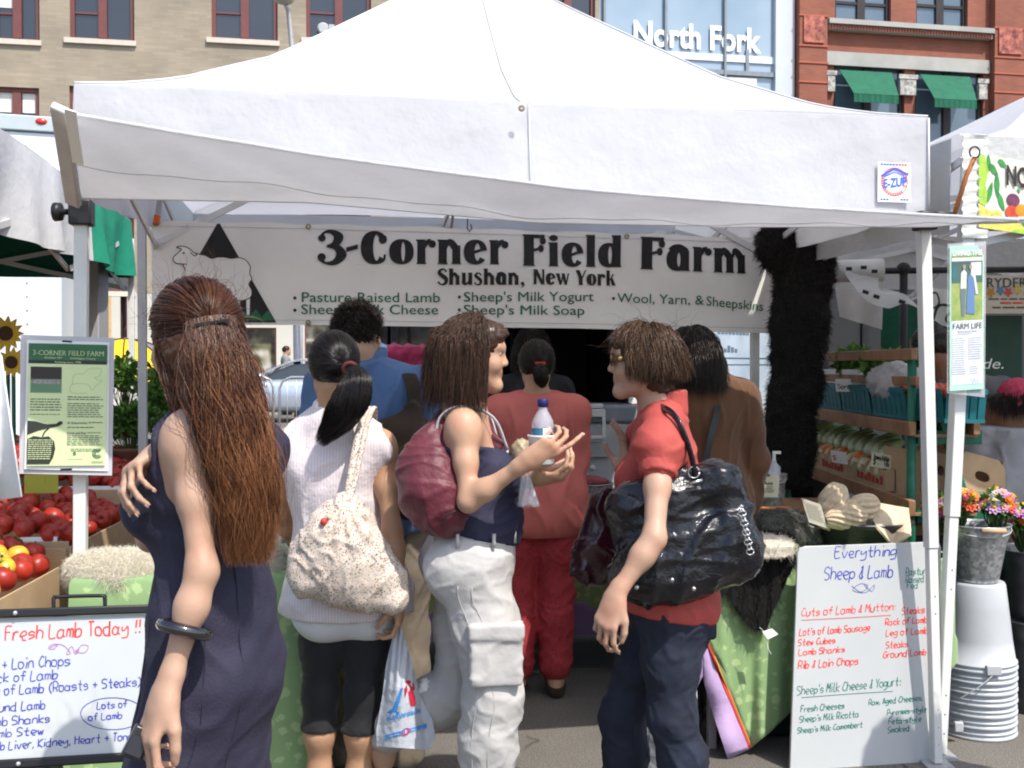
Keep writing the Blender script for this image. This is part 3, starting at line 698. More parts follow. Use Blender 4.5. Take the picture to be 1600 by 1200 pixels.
for(x0,y0),(x1,y1),lean in(((1310,110),(1394,160),12),((1436,117),(1516,168),13)):
 a0,b0=fac(x0,y0)[0],fac(x1-2,y0)[0];zt=fac(x0,y0)[1];D=.85
 lx=fac(x1+10,y1,-D)[0];fx=fac(x0+24,y1,-D)[0];zb=fac((x0+x1)/2,y1-13,-D)[1];zv=fac((x0+x1)/2,y1,-D)[1]
 aw=MB()
 aw.slab([[V(lerp(a0,fx,t),lerp(-.05,-D,t),lerp(zt,zb,t)+.02*math.sin(t*3.1)),V(lerp(b0,lx,t),lerp(-.05,-D,t),lerp(zt,zb,t))]for t in np.linspace(0,1,6)],.02)
 n=26;aw.slab([[V(lerp(fx,lx,i/n),-D-.012*math.cos(i*1.9),q)for q in(zb-.004,zv)]for i in range(n+1)],.015)
 obj('awning',aw,m_grn_awn,rb,local=True)
lp=at(458,90,25);lp[2]=.3
st=thing('street_lamp','grey street lamp in front of the beige brick wall','street lamp',lp)
t0,t1,t2=at(457,82,25),at(450,15,25),at(446,8,24.9)
obj('pole',MB().tube([V(lp[0]+.08,lp[1],.3),t0,t1,t2],[.09,.06,.05,.045],10),m_steel,st,smooth=True)
obj('lamp_head',MB().lathe([(.0,.22),(.1,.2),(.2,.1),(.24,.02),(.18,-.06),(0,-.12)],at(444,0,24.9),16),M('lamp_shell',(.36,.35,.30),.5),st,smooth=True)
pp=at(466,600,28.5);sp=thing('sign_post','plain grey street post before the storefront behind the silver car','post',V(pp[0],pp[1],.22))
obj('pole',MB().tube([V(pp[0],pp[1],.22),V(pp[0],pp[1],5.5)],.125,12),M('grey_paint',(.42,.43,.46),.5),sp,smooth=True)
obj('base',MB().lathe([(0,0),(.22,0),(.22,.25),(.14,.35),(.126,.36)],(pp[0],pp[1],.22),12),m_steel,sp)
cpos=at(474,600,24.6);cpos[2]=.22
car=thing('parked_car','silver coupe passing on the street behind the crowd','car',cpos,math.pi+R(6))
def car_body():
 lo=[(-2.2,.55),(-2.15,.35),(-1.75,.28),(1.75,.26),(2.15,.34),(2.25,.55)]
 stn=np.linspace(-2.25,2.25,46);G=[]
 top=lambda x:np.interp(x,[-2.25,-2.1,-1.7,-1.0,.9,1.9,2.25],[.62,.86,.98,1.0,.96,.80,.55])
 for x in stn:
  zt=top(x);zb=np.interp(abs(x),[0,1.8,2.25],[.22,.24,.42]);wd=np.interp(abs(x),[0,1.5,2.0,2.25],[.89,.88,.80,.62])
  row=[]
  for a in np.linspace(0,2*math.pi,28,endpoint=False):
   c,s_=math.cos(a),math.sin(a);e=.36
   yy=wd*np.sign(c)*abs(c)**e;zz=(zt+zb)/2+(zt-zb)/2*np.sign(s_)*abs(s_)**e
   row.append(V(x,yy,zz))
  row.append(row[0]);G.append(row)
 m=MB();m.grid(G);return m
def cabin(k,z0,mat,name,parent):
 prof=[(-1.55,.97),(-1.0,1.30),(-.35,1.40),(.25,1.36),(1.15,.95)]
 P=spline(prof,6);G=[]
 for x,z in P:
  h=max(.0,(z-.93));wt=.78-.30*h
  ys_=np.linspace(-1,1,9);G.append([V(x,wt*y*k if abs(y)<.99 else wt*y*k,z-.03*abs(y)**4)for y in ys_])
 m=MB();m.slab(G,.03);return m
m_carpaint=M('silver_car_paint',(.50,.56,.66),.25,.03,1,spec=.6,metal=.5,coat=.6);m_cglass=M('car_glass',(.03,.035,.04),.05,spec=.8)
m_tyre=M('tyre_rubber',(.02,.02,.02),.8)
body=obj('body',car_body(),m_carpaint,car,smooth=True,local=True)
obj('roof',cabin(1,0,None,'',None),m_carpaint,car,smooth=True,local=True)
for sd in(-1,1):
 q=[(-1.3,.985),(-.9,1.25),(-.35,1.335),(.2,1.30),(.95,.98)];mq=MB()
 mq.prism(q,(0,sd*.735,.0),(1,0,0),(0,-sd*.13,.99),(0,sd*.012,0));obj('side_window',mq,m_cglass,car,local=True)
 obj('mirror',MB().ell((.85,sd*.93,1.03),(.08,.12,.075),10),m_carpaint,car,smooth=True,local=True)
 obj('door_handle',MB().box(-.75,-.55,min(sd*.885,sd*.915),max(sd*.885,sd*.915),.80,.83),m_steel,car,local=True)
 obj('door_seam',MB().box(-.905,-.895,min(sd*.86,sd*.893),max(sd*.86,sd*.893),.35,.96),m_dkdoor,car,local=True)
 for x in(-1.35,1.4):
  wt=obj('wheel',MB().lathe([(.2,-.1),(.33,-.1),(.335,0),(.33,.1),(.2,.1)],(x,sd*.82,.33),20,M=[[1,0,0],[0,0,1],[0,-1,0]]),m_tyre,car,smooth=True,local=True)
  obj('rim',MB().lathe([(0,-.08),(.2,-.09),(.2,.09),(0,.08)],(x,sd*.82,.33),16,M=[[1,0,0],[0,0,1],[0,-1,0]]),m_steel,wt,local=True)
def barricade(p,rz,label):
 b=thing('crowd_barrier',label,'barrier',p,rz,'steel crowd barriers along the kerb')
 L,H=2.1,1.1;P=[(-L/2,0),(-L/2,H-.18),(-L/2+.05,H-.06),(-L/2+.18,H),(L/2-.18,H),(L/2-.05,H-.06),(L/2,H-.18),(L/2,0)]
 obj('outer_frame',MB().tube([V(x,0,z)for x,z in P],.022,8),m_bar,b,smooth=True,local=True)
 obj('infill_bars',(lambda m:([m.tube([V(x,0,.2),V(x,0,H)],.009,6)for x in np.linspace(-L/2+.12,L/2-.12,14)],m.tube([V(-L/2,0,.2),V(L/2,0,.2)],.014,6),m)[-1])(MB()),m_bar,b,smooth=True,local=True)
 obj('foot',MB().beam((-L/2+.1,-.3,.02),(-L/2+.1,.3,.02),.05,.03),m_bar,b,local=True);obj('foot',MB().beam((L/2-.1,-.3,.02),(L/2-.1,.3,.02),.05,.03),m_bar,b,local=True)
m_bar=M('barrier_steel',(.42,.44,.46),.35,.1,6,metal=.5)
a=at(424,600,17.6);barricade(V(a[0]-1.06,a[1]+.1,sgrade(a[1])),R(6),'steel crowd barrier to the left in front of the silver car');a=at(434,600,17.2);barricade(V(a[0]+1.08,a[1]+.05,sgrade(a[1])),R(4),'steel crowd barrier reaching right behind the ponytailed woman')
a=at(196,600,12.0);um=thing('sunshade','yellow and blue sunshade standing low beyond the herb plants','sunshade',V(a[0],a[1],sgrade(a[1])))
mbs=[MB(),MB(),MB()]
for k in range(8):
 G=[[V(.62*math.sin(t)*math.cos(q),.62*math.sin(t)*math.sin(q),1.15+.55*math.cos(t))for q in np.linspace(k,k+1,6)*math.pi/4+.3]for t in np.linspace(.03,1.5,10)]
 mbs[(0,0,2,1,1,0,2,2)[(k+3)%8]].slab(G,.006)
for nm,mb,c in(('canopy',mbs[0],(.75,.45,.01)),('blue_panel',mbs[1],(.03,.10,.55)),('grey_panel',mbs[2],(.16,.16,.17))):obj(nm,mb,M('sunshade_'+nm,c,.7),um,smooth=True,local=True)
obj('pole',MB().tube([V(0,0,.0),V(0,0,1.72)],.018,8),m_steel,um,local=True)
obj('rib',(lambda m:([m.tube([V(.63*math.sin(t)*math.cos(q),.63*math.sin(t)*math.sin(q),1.15+.56*math.cos(t))for t in np.linspace(0,1.5,8)],.008,5)for q in np.arange(8)*math.pi/4+.3],m)[-1])(MB()),m_black_pl,um,local=True)
m_trk=M('white_truck_panel',(.70,.74,.76),.4,.05,.8);m_trkrail=M('grey_truck_rail',(.42,.48,.50),.4,.05);m_rlight=M('red_lamp_lens',(.65,.03,.02),.2,spec=.6)
a=at(97,570,9.6);z1=at(40,188,9.6)[2]
tr=thing('box_truck','white box truck behind the white and green tent','truck',V(a[0],a[1],.02),R(19))
obj('cargo_box',MB().box(-3.4,0,0,2.2,.75,z1-.14),m_trk,tr,bevel=.015,local=True)
obj('roof_rail',MB().box(-3.43,.02,-.03,2.23,z1-.135,z1),m_trkrail,tr,bevel=.01,local=True)
zz=at(65,195,9.57)[2];xx=at(65,195,9.57)[0]-a[0]
obj('marker_lamp',MB().ell((xx,-.03,zz),(.05,.02,.028),12),m_rlight,tr,smooth=True,local=True)
obj('rivets',(lambda m:([m.ell((-.28,-.002,z_),(.009,.006,.009),6)for z_ in np.arange(1.,z1-.2,.12)],[m.ell((-1.1,-.002,z_),(.009,.006,.009),6)for z_ in np.arange(1.,z1-.2,.12)],m)[-1])(MB()),m_steel,tr,local=True)
mb=MB();q=at(-2,500,9.59);put_text(mb,'S',.09,(q[0]-a[0]-.02,-.004,q[2]),(1,0,0),(0,0,1));obj('lettering',mb,m_ink,tr,local=True)
for x,y in((-.7,.3),(-2.7,.3),(-.7,1.9),(-2.7,1.9)):
 obj('wheel',MB().lathe([(0,-.14),(.3,-.14),(.45,-.12),(.45,.12),(.3,.14),(0,.14)],(x,y,.45),20,M=[[1,0,0],[0,0,1],[0,-1,0]]),m_tyre,tr,local=True)
m_bltrk=mottled('faded_blue_truck_panel',[(.3,(.30,.38,.47)),(.7,(.52,.60,.68))],2.2,.4,.1,detail=7)
a=at(1085,600,8.0);b=at(1262,600,9.6);ang=math.atan2(b[1]-a[1],b[0]-a[0])
tk=thing('box_truck','pale blue box truck with faded lettering behind the thin right pole','truck',V(a[0],a[1],0),ang)
Lk=3.2;obj('cargo_box',MB().box(0,Lk,0,2.1,1.02,3.3),m_bltrk,tk,bevel=.02,local=True)
obj('skirt_rail',MB().box(-.01,Lk+.01,-.02,2.1,.93,1.015),m_steel,tk,local=True)
obj('chassis',MB().box(0,Lk,.3,1.8,.5,.925),m_black_pl,tk,local=True)
mb=MB()
for z_,x_,n_ in((1.83,.42,5),(1.74,.36,9),(1.60,.34,6)):[mb.box(x_+.06*i,x_+.06*i+.042,-.004,-.001,z_,z_+.05-.012*(i%3))for i in range(n_)]
mb.box(.3,2.2,-.004,-.001,1.55,1.558);mb.box(.3,2.2,-.004,-.001,1.50,1.506);obj('lettering',mb,M('faded_letters',(.12,.17,.23),.6),tk,local=True)
for x in(1.15,2.8):obj('wheel',MB().lathe([(0,-.14),(.3,-.14),(.45,-.12),(.45,.12),(.3,.14),(0,.14)],(x,.2,.45),20,M=[[1,0,0],[0,0,1],[0,-1,0]]),m_tyre,tk,local=True)
a=at(592,600,6.9);b=at(1002,600,7.15);ang=math.atan2(b[1]-a[1],b[0]-a[0]);W=float(np.linalg.norm((b-a)[:2]))
vn=thing('delivery_van','dark van parked with its rear doors open behind the stall','van',V(a[0],a[1],0),ang)
m_van=M('dark_blue_van_paint',(.018,.022,.032),.3,.05,spec=.5,coat=.4);m_vin=M('van_lining',(.012,.013,.016),.85)
obj('body',(lambda m:(m.box(0,.07,0,3.6,.5,2.25),m.box(W-.07,W,0,3.6,.5,2.25),m.box(.07,W-.07,0,3.6,2.15,2.25),m.box(.07,W*.5,3.5,3.6,.5,2.15),m.box(W*.85,W-.07,3.5,3.6,.5,2.15),m.box(W*.5+.001,W*.85-.001,3.5,3.6,.5,1.35),m.box(.07,W-.07,0,3.5,.5,.70),m.box(0,W,3.6,4.6,.5,1.2),m)[-1])(MB()),m_van,vn,bevel=.02,local=True)
obj('lining',(lambda m:(m.box(.09,W*.61,1.3,1.34,.71,2.14),m.box(W*.70,W-.09,1.3,1.34,.71,2.14),m.box(W*.61+.001,W*.70-.001,1.3,1.34,.71,1.56),m.box(W*.62,W*.63,.3,1.29,.71,2.14),m)[-1])(MB()),m_vin,vn,local=True)
m_vglass=mottled('grey_reflecting_glass',[(.35,(.035,.04,.042)),(.55,(.10,.105,.105)),(.7,(.05,.05,.055))],3,.1,0)
ld_=obj('rear_door',(lambda m:(m.box(.075,.13,-.03,.03,.71,2.13),m.box(W*.37,W*.41,-.03,.03,.71,2.13),m.box(.13,W*.37,-.03,.03,.71,1.42),m.box(.13,W*.37,-.03,.03,2.06,2.13),m)[-1])(MB()),m_van,vn,bevel=.01,local=True)
obj('window',MB().box(.131,W*.37-.001,-.01,.01,1.421,2.059),m_vglass,ld_,local=True)
obj('wiper',MB().beam((W*.12,-.05,1.45),(W*.1,-.05,1.95),.025,.02),m_black_pl,ld_,local=True)
sw=at(862,540,8.2)
obj('window_frame',(lambda m:(m.box(W*.60,W*.612,1.26,1.295,1.55,2.1),m.box(W*.698,W*.71,1.26,1.295,1.55,2.1),m.box(W*.613,W*.697,1.26,1.295,1.55,1.575),m)[-1])(MB()),M('blue_window_frame',(.03,.08,.16),.3),vn,local=True)
obj('tail_lamp',(lambda m:(m.box(W-.09,W+.01,-.035,-.002,1.31,1.48,0),m.box(W-.09,W+.01,-.035,-.002,1.245,1.305,1),m.box(W-.09,W+.01,-.035,-.002,1.11,1.24,2),m)[-1])(MB()),[m_rlight,m_paper,M('amber_lens',(.6,.16,.02),.25)],vn,local=True)
obj('rear_bumper',MB().box(0,W,-.16,-.04,.62,.72),M('bumper_steel',(.34,.35,.35),.35,metal=.5),vn,bevel=.01,local=True)
for x in(.12,W-.12):
 for y in(.7,3.9):obj('wheel',MB().lathe([(0,-.1),(.2,-.1),(.34,-.09),(.34,.09),(.2,.1),(0,.1)],(x,y,.34),18,M=[[0,0,1],[1,0,0],[0,1,0]]),m_tyre,vn,local=True)
a=at(1290,600,8.6);dk=thing('box_truck','dark panel truck behind the right tent and its produce rack','truck',V(a[0],a[1],0),R(9));m_dtk=M('dark_truck_panel',(.022,.024,.026),.5,.15,2)
obj('cargo_box',MB().box(0,5.2,0,2.1,.55,2.5),m_dtk,dk,bevel=.03,local=True);obj('side_panel',(lambda m:([m.box(x,x+.05,-.02,-.002,.6,2.45)for x in np.arange(.3,5,.8)],m)[-1])(MB()),m_black_pl,dk,local=True)
for x in(1.,4.2):obj('wheel',MB().lathe([(0,-.1),(.22,-.1),(.36,-.09),(.36,.09),(.22,.1),(0,.1)],(x,.25,.36),18,M=[[1,0,0],[0,0,1],[0,-1,0]]),m_tyre,dk,local=True)
# ------------------------------------------------------------------ tents
TA=math.atan2(.5,3.027);TE=V(math.cos(TA),math.sin(TA),0);TN=V(-math.sin(TA),math.cos(TA),0);TL=3.06
FL=V(-1.45,3.6,0)
HIP_T=[0,.1,.2,.4,.6,.75,.9,1]
HIP_Z=[2.43,2.475,2.535,2.715,2.97,3.16,3.36,3.46]
def tent_pt(o,e,n,L,u,v):return o+e*(u*L)+n*(v*L)
def roof_panel(o,e,n,L,side,sag=.025,seed=0,zk=0,nu=30,nt=24,zs=1):
 """one of four roof panels, from eave (t=0) to peak (t=1)"""
 cs=[(0,0),(1,0),(1,1),(0,1)];A=V(*cs[side],0);B=V(*cs[(side+1)%4],0);C =V(.5,.5,0);G=[]
 for t in np.linspace(0,.995,nt):
  row=[]
  for s_ in np.linspace(0,1,nu):
   q=lerp(lerp(A,C   ,t),lerp(B,C   ,t),s_);z=2.43+(np.interp(t,HIP_T,HIP_Z)-2.43)*zs+zk
   z-=sag*math.sin(math.pi*s_)*(1-t)*t*3*(1 if abs(s_-.5)>.02 else.85)
   P=tent_pt(o,e,n,L,q[0],q[1]);P=P+V(0,0,z)
   P[2]+=.008*math.sin(9*s_+seed+4*t)*math.sin(7*t+2*s_)*(1-t)
   row.append(P)
  G.append(row)
 return np.array(G)
def valance(o,e,n,L,side,h=.36,u0=0,u1=1,seed=0,zk=0,amp=.012,nu=44,drop=None):
 cs=[(0,0),(1,0),(1,1),(0,1)];A=V(*cs[side],0);B=V(*cs[(side+1)%4],0);out=[-n,e,n,-e][side];G=[]
 for s_ in np.linspace(u0,u1,nu):
  q=lerp(A,B,s_);P0=tent_pt(o,e,n,L,q[0],q[1]);row=[]
  for k in np.linspace(0,1,7):
   bul=amp*k*math.sin(17*s_+seed)+amp*.7*k*math.sin(41*s_+2*seed)+.02*k*math.sin(math.pi*s_)
   d=(drop(s_)if drop else 0)*k
   row.append(P0+V(0,0,2.43+zk-h*k-d)+out*bul)
  G.append(row)
 return np.array(G)[:,::-1]
def truss(mb,o,e,n,L,z0,z1,side,bays=2,r=.02):
 cs=[(0,0),(1,0),(1,1),(0,1)];A=V(*cs[side],0);B=V(*cs[(side+1)%4],0)
 for i in range(bays):
  a,b=lerp(A,B,i/bays),lerp(A,B,(i+1)/bays);pa,pb=[tent_pt(o,e,n,L,*q[:2])for q in(a,b)]
  off=nrm(np.cross(pb-pa,(0,0,1)));inn=nrm(tent_pt(o,e,n,L,.5,.5)-(pa+pb)/2)*.035;pa=pa+inn;pb=pb+inn
  mb.beam(pa+V(0,0,z0)+off*.012,pb+V(0,0,z1)+off*.012,.012,.028);mb.beam(pa+V(0,0,z1)-off*.012,pb+V(0,0,z0)-off*.012,.012,.028)
tent=thing('market_tent','white pop-up tent with peaked roof sheltering the farm stall','tent',FL,0)
mb=MB()
for s_ in range(4):
 mb.slab(roof_panel(FL,TE,TN,TL,s_,seed=s_)[:,::1],.003)
obj('roof',mb,m_white_fab,tent,smooth=True)
mb=MB()
for s_ in range(4):mb.slab(valance(FL,TE,TN,TL,s_,seed=s_*3,amp=.006 if s_==0 else.012,drop=(lambda q:-.085*math.sin(math.pi*min(1,q*1.1)))if s_==3 else None),.003)
vo_=obj('valance',mb,m_white_fab,tent,smooth=True)
m_seam=M('seam_tape',(.62,.62,.62),.7)
mb=MB();G0=roof_panel(FL,TE,TN,TL,0)
mid=np.array([(G0[i,14]+G0[i,15])/2 for i in range(24)])+V(0,-.004,.004);mb.tube(mid,.0025,5)
e0=FL+TE*TL*.5+V(0,0,2.425)-TN*.012;mb.tube([e0,e0-V(0,0,.36)-TN*.02],.0025,5)
e1=FL+TE*TL+V(0,0,2.43)-TN*.006;mb.tube([e1,e1-V(0,0,.36)+TE*.004],.004,6)
hipR=np.array([G0[i,-1]for i in range(24)])+V(0,0,.005);mb.tube(hipR,.004,5);hipL=np.array([G0[i,0]for i in range(24)])+V(0,0,.005);mb.tube(hipL,.004,5)
obj('seam',mb,m_seam,tent,smooth=True)
g=at(814,171,3.80);obj('grommet',MB().lathe([(.004,0),(.011,0),(.012,.004),(.004,.005)],g-TN*.012,14,M=[[1,0,0],[0,0,-1],[0,1,0]]),M('brass',(.30,.24,.15),.35,metal=.8),tent)
_r=at(1397,285,1)-V(0,0,CAM_Z);lb=_r*(((FL-TN*.016)@TN)/(_r@TN))+V(0,0,CAM_Z);lo=lb-TE*.066-V(0,0,.074)
lab=obj('label_patch',MB().prism([(0,0),(.132,0),(.132,.148),(0,.148)],lo,TE,(0,0,1),-TN*.002),M('label_white',(.76,.75,.74),.6),tent)
mr,mbl=MB(),MB();o2=lo-TN*.0035;lw=lambda q:q
circ=lambda r,n=40,a0=0,a1=6.2832:[(.066+r*math.cos(a),.076+r*math.sin(a))for a in np.linspace(a0,a1,n)]
ribbon(mr,circ(.052),.003,o2,TE,(0,0,1),-TN);ribbon(mr,circ(.043),.002,o2,TE,(0,0,1),-TN)
rs=np.random.RandomState(3)
for r0 in(.0475,):
 for a in np.linspace(0,6.28,34):
  if rs.rand()<.85:ribbon(mr,[(.066+r0*math.cos(a),.076+r0*math.sin(a)),(.066+r0*math.cos(a+.09),.076+r0*math.sin(a+.09))],.005,o2,TE,(0,0,1),-TN)
put_text(mbl,'E-ZUP',.046,o2+TE*.020+V(0,0,.052)-TN*.0006,TE+V(0,0,.12),(0,0,1),bold=.03,fit=.094)
ribbon(mbl,[(.012,.096),(.066,.125),(.122,.104)],.008,o2,TE,(0,0,1),-TN,lift=.0008);ribbon(mbl,[(.024,.094),(.066,.112),(.105,.099)],.004,o2,TE,(0,0,1),-TN,lift=.0008)
[ribbon(mbl if x<.07 or z<.1 else mr,[(x,z),(x+.009,z)],.006,o2,TE,(0,0,1),-TN)for x,z in[(.010+.012*i,.140)for i in range(9)]+[(.010+.012*i,.010)for i in range(3)]+[(.09+.012*i,.010)for i in range(3)]]
obj('red_print',mr,m_red_pen,lab);obj('blue_print',mbl,M('blue_print',(.03,.12,.55),.5),lab)
def leg(o,x,y,ztop,root,foot=(0,0),w=.040,inner=True,col=None):
 a=V(x,y,0)+V(foot[0],foot[1],0);b=V(x,y,ztop);j=lerp(a,b,.40);d=nrm(b-a)
 l=obj('leg',MB().beam(j,b,w,w,up=TN),col or m_pole,root,bevel=.003)
 obj('lower_leg',MB().beam(a+V(0,0,.012),j-d*.001,w*.82,w*.82,up=TN),col or m_pole,l,bevel=.003)
 obj('foot_plate',MB().frame_box(a-V(.05,.05,0),(.1,0,0),(0,.1,0),(0,0,.01)),m_steel,l)
 obj('adjust_holes',(lambda m:([m.lathe([(0,0),(.004,0)],lerp(a,j,t)-TN*w*.415,6,M=[[1,0,0],[0,0,-1],[0,1,0]])for t in(.1,.18,.26,.7,.78)],m)[-1])(MB()),m_black_pl,l)
 return l
BL,BR,FR=FL+TN*TL,FL+TN*TL+TE*TL,FL+TE*TL
leg(None,FL[0]+.01,FL[1]+.03,2.05,tent,foot=(-.03,.02),w=.042)
leg(None,FR[0]-.015,FR[1],2.03,tent,foot=(.035,-.075),w=.042)
leg(None,BL[0],BL[1],2.2,tent);leg(None,BR[0],BR[1],2.2,tent)
q=V(FR[0]-.02,FR[1]-.02,2.035);obj('corner_bracket',(lambda m:(m.frame_box(q-TE*.035-TN*.04-V(0,0,.03),TE*.07,TN*.07,V(0,0,.07)),m.frame_box(q+TE*.036-TN*.03-V(0,0,.0),TE*.07,TN*.04,V(0,0,.04)),m)[-1])(MB()),m_black_pl,tent,bevel=.006)
q=V(FL[0]+.01,FL[1]+.03,2.02);br=obj('pole_clamp',MB().frame_box(q-TE*.036-TN*.04-V(0,0,.055),TE*.072,TN*.076,V(0,0,.085)),m_black_pl,tent,bevel=.006)
obj('clamp_knob',MB().lathe([(0,-.05),(.010,-.05),(.010,-.012),(.03,-.010),(.032,.012),(.0,.016)],q-TE*.075-V(0,0,.01),10,M=[[0,0,-1],[0,1,0],[1,0,0]]),m_black_pl,br,smooth=True)
mb=MB()
for s_,z0,z1 in((0,2.08,2.38),(1,2.06,2.38),(3,2.06,2.38),(2,2.06,2.38)):truss(mb,FL,TE,TN,TL,z0,z1,s_,2)
c0=FL+TE*TL/2+TN*TL/2
for q in(FL+TE*TL*.5,FL+TN*TL*.5,BR-TE*TL*.5,BR-TN*TL*.5):
 mb.beam(q+V(0,0,2.38),c0+V(0,0,2.52),.014,.03);mb.beam(q+V(0,0,2.06),c0+V(0,0,2.86),.014,.03)
mb.beam(c0+V(0,0,2.45),c0+V(0,0,3.44),.03)
obj('truss',mb,m_truss,tent)
for px,Y,lab_ in((223,5.15,'thin grey pole left of the banner'),(1179,5.66,'thin grey pole under the right end of the banner')):
 p=at(px,600,Y);tp=thing('support_pole',lab_+', standing behind the crowd','pole',V(p[0],p[1],0),TA)
 obj('tube',MB().box(-.019,.019,-.019,.019,.01,2.2),m_steel if px<500 else m_pole,tp,local=True);obj('foot',MB().box(-.06,.06,-.06,.06,0,.01),m_steel,tp,local=True)
def awn(u,k):
 inn=FL+TE*TL*u-TN*.06+V(0,0,np.interp(u,[0,.25,.5,.75,1],[2.045,2.05,2.0,2.0,2.015]))
 out=FL+TE*(TL*u+.02*(1-u))-TN*(.55+.02*math.sin(u*3))+V(0,0,np.interp(u,[0,.12,.25,.5,.75,1],[2.225,2.17,2.115,2.035,1.995,1.975]))
 P=lerp(inn,out,k);P[2]+=.006*math.sin(31*u+5*k)*math.sin(math.pi*k)-.028*math.sin(math.pi*k)*math.sin(math.pi*min(1,u*1.05))
 P+=TN*(.004*math.sin(23*u))*k
 P[2]+=.004*math.sin(60*u+9*k*k)*k*(1-k)*4
 return P
aw=thing('front_awning','grey-white cloth awning stretched along the front of the tent','awning',FL-TN*.3+V(0,0,2),0)
us=np.linspace(.012,1.0,90)
obj('sheet',MB().slab([[awn(u,k)for k in np.linspace(0,1,14)]for u in us],.003),m_awning_fab,aw,smooth=True)
mb=MB();mb.tube([awn(u,1.0)for u in us],.006,6);mb.tube([awn(u,.0)for u in us],.004,6);mb.tube([awn(u,.42)-V(0,0,.002)for u in us],.0016,5);obj('hem',mb,m_awning_fab,aw,smooth=True)
a_in,a_out=at(115,318,3.56),at(93,168,3.05)
obj('arm',MB().beam(a_in,a_out,.05,.025,up=TN),M('awning_arm_fabric',(.52,.50,.48),.7,.1,9),aw,bevel=.006)
s0,s1=at(110,172,2.99),at(122,255,3.2);obj('hook_tape',MB().beam(s0,s1,.032,.004,up=TN),m_paper,aw)
obj('arm',MB().beam(FR+V(0,0,2.03)-TN*.05,awn(1,1)+TE*.01,.03,.02),m_truss,aw)
st0=awn(1,1);P=[st0+TE*.0,st0+TE*.03+V(0,0,.004),st0+TE*.055-V(0,0,.03),st0+TE*.065-V(0,0,.09)]
Q=spline(P,5);obj('dangling_strap',MB().slab([[q-TN*.016,q+TN*.016]for q in Q],.004),m_awning_fab,aw,smooth=True)
LO=V(-5.0,3.4,0);LFR=V(-1.93,3.92,0);LE=nrm(V(1,.165,0));LN=V(-LE[1],LE[0],0);LLn=3.0;LO=LFR-LE*LLn
lt=thing('market_tent','neighbouring tent with white roof and green valance at the left edge','tent',LFR,0)
mb=MB()
for s_ in(0,1,2,3):mb.slab(roof_panel(LO,LE,LN,LLn,s_,seed=s_+5,sag=.05,zk=-.02),.003,0)
obj('roof',mb,canvas('white_lined_roof',(.76,.76,.77),.2,.04,.35,3),lt,smooth=True)
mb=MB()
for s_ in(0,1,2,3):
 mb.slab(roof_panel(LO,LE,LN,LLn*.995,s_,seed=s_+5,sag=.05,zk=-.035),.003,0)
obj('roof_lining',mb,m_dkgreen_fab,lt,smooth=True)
mb=MB();dr=lambda s_:.03*math.sin(math.pi*s_*1.3)+.02*math.sin(9*s_)
mb.slab(valance(LO,LE,LN,LLn,1,.36,0,.60,3,-.02,.03,drop=dr),.003);mb.slab(valance(LO,LE,LN,LLn,0,.36,0,1,3,-.02,.02),.003)
obj('white_valance',mb,canvas('white_valance_fabric',(.74,.74,.75),.2,.05,.4,4),lt,smooth=True)
mb=MB();mb.slab(valance(LO,LE,LN,LLn,1,.36,.602,1.0,3,-.02,.03,drop=dr),.003);obj('green_valance',mb,m_green_fab,lt,smooth=True)
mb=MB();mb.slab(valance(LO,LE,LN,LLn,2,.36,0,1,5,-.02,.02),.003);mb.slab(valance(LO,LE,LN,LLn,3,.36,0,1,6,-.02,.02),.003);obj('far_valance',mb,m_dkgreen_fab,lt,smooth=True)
mb=MB()
for s_ in range(4):truss(mb,LO,LE,LN,LLn,1.98,2.3,s_,2)
obj('truss',mb,m_truss,lt)
for u,v in((1,0),(0,0),(1,1),(0,1)):
 q=tent_pt(LO,LE,LN,LLn,u,v)
 if(u,v)!=(1,0):leg(None,q[0],q[1],2.3,lt,w=.036)
RFL=V(1.70,4.12,0);RE=TE;RN=TN;RLn=3.0
rt=thing('market_tent','neighbouring white tent with fruit banner at the right edge','tent',RFL,0)
mb=MB()
for s_ in range(4):mb.slab(roof_panel(RFL,RE,RN,RLn,s_,seed=s_+8,sag=.03,zk=-.06,zs=.62),.003)
obj('roof',mb,m_white_fab,rt,smooth=True)
mb=MB()
for s_ in(0,1,2,3):mb.slab(valance(RFL,RE,RN,RLn,s_,.36,.02 if s_==0 else 0,1 if s_!=3 else.98,s_+2,-.06,.015),.003)
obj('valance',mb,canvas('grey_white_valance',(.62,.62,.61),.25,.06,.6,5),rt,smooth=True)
G=[]
for k in np.linspace(0,1,30):
 z_=lerp(2.37,1.98,k);G.append([RFL+RE*x-RN*(.025+.006*math.sin(k*60+x*30))+V(0,0,z_)for x in np.linspace(-.005,.10,8)])
obj('corner_tape',MB().slab(G,.004),m_pole,rt,smooth=True)
mb=MB()
for s_ in range(4):truss(mb,RFL,RE,RN,RLn,1.95,2.28,s_,2)
rc=RFL+RE*1.5+RN*1.5
for q in(RFL+RE*1.5,RFL+RN*1.5,RFL+RE*1.5+RN*3,RFL+RE*3+RN*1.5):mb.beam(q+V(0,0,2.28),rc+V(0,0,2.45),.014,.03);mb.beam(q+V(0,0,1.95),rc+V(0,0,2.6),.014,.03)
obj('truss',mb,m_truss,rt)
lg=leg(None,RFL[0]+.045,RFL[1]+.02,2.3,rt,foot=(-.105,-.02),w=.046)
for u,v in((1,0),(1,1),(0,1)):
 q=tent_pt(RFL,RE,RN,RLn,u,v);leg(None,q[0],q[1],2.3,rt,w=.04)
obj('corner_bracket',MB().frame_box(RFL+RE*.01+V(0,0,1.90)-RN*.02,RE*.07,RN*.07,V(0,0,.05)),m_black_pl,rt,bevel=.005)
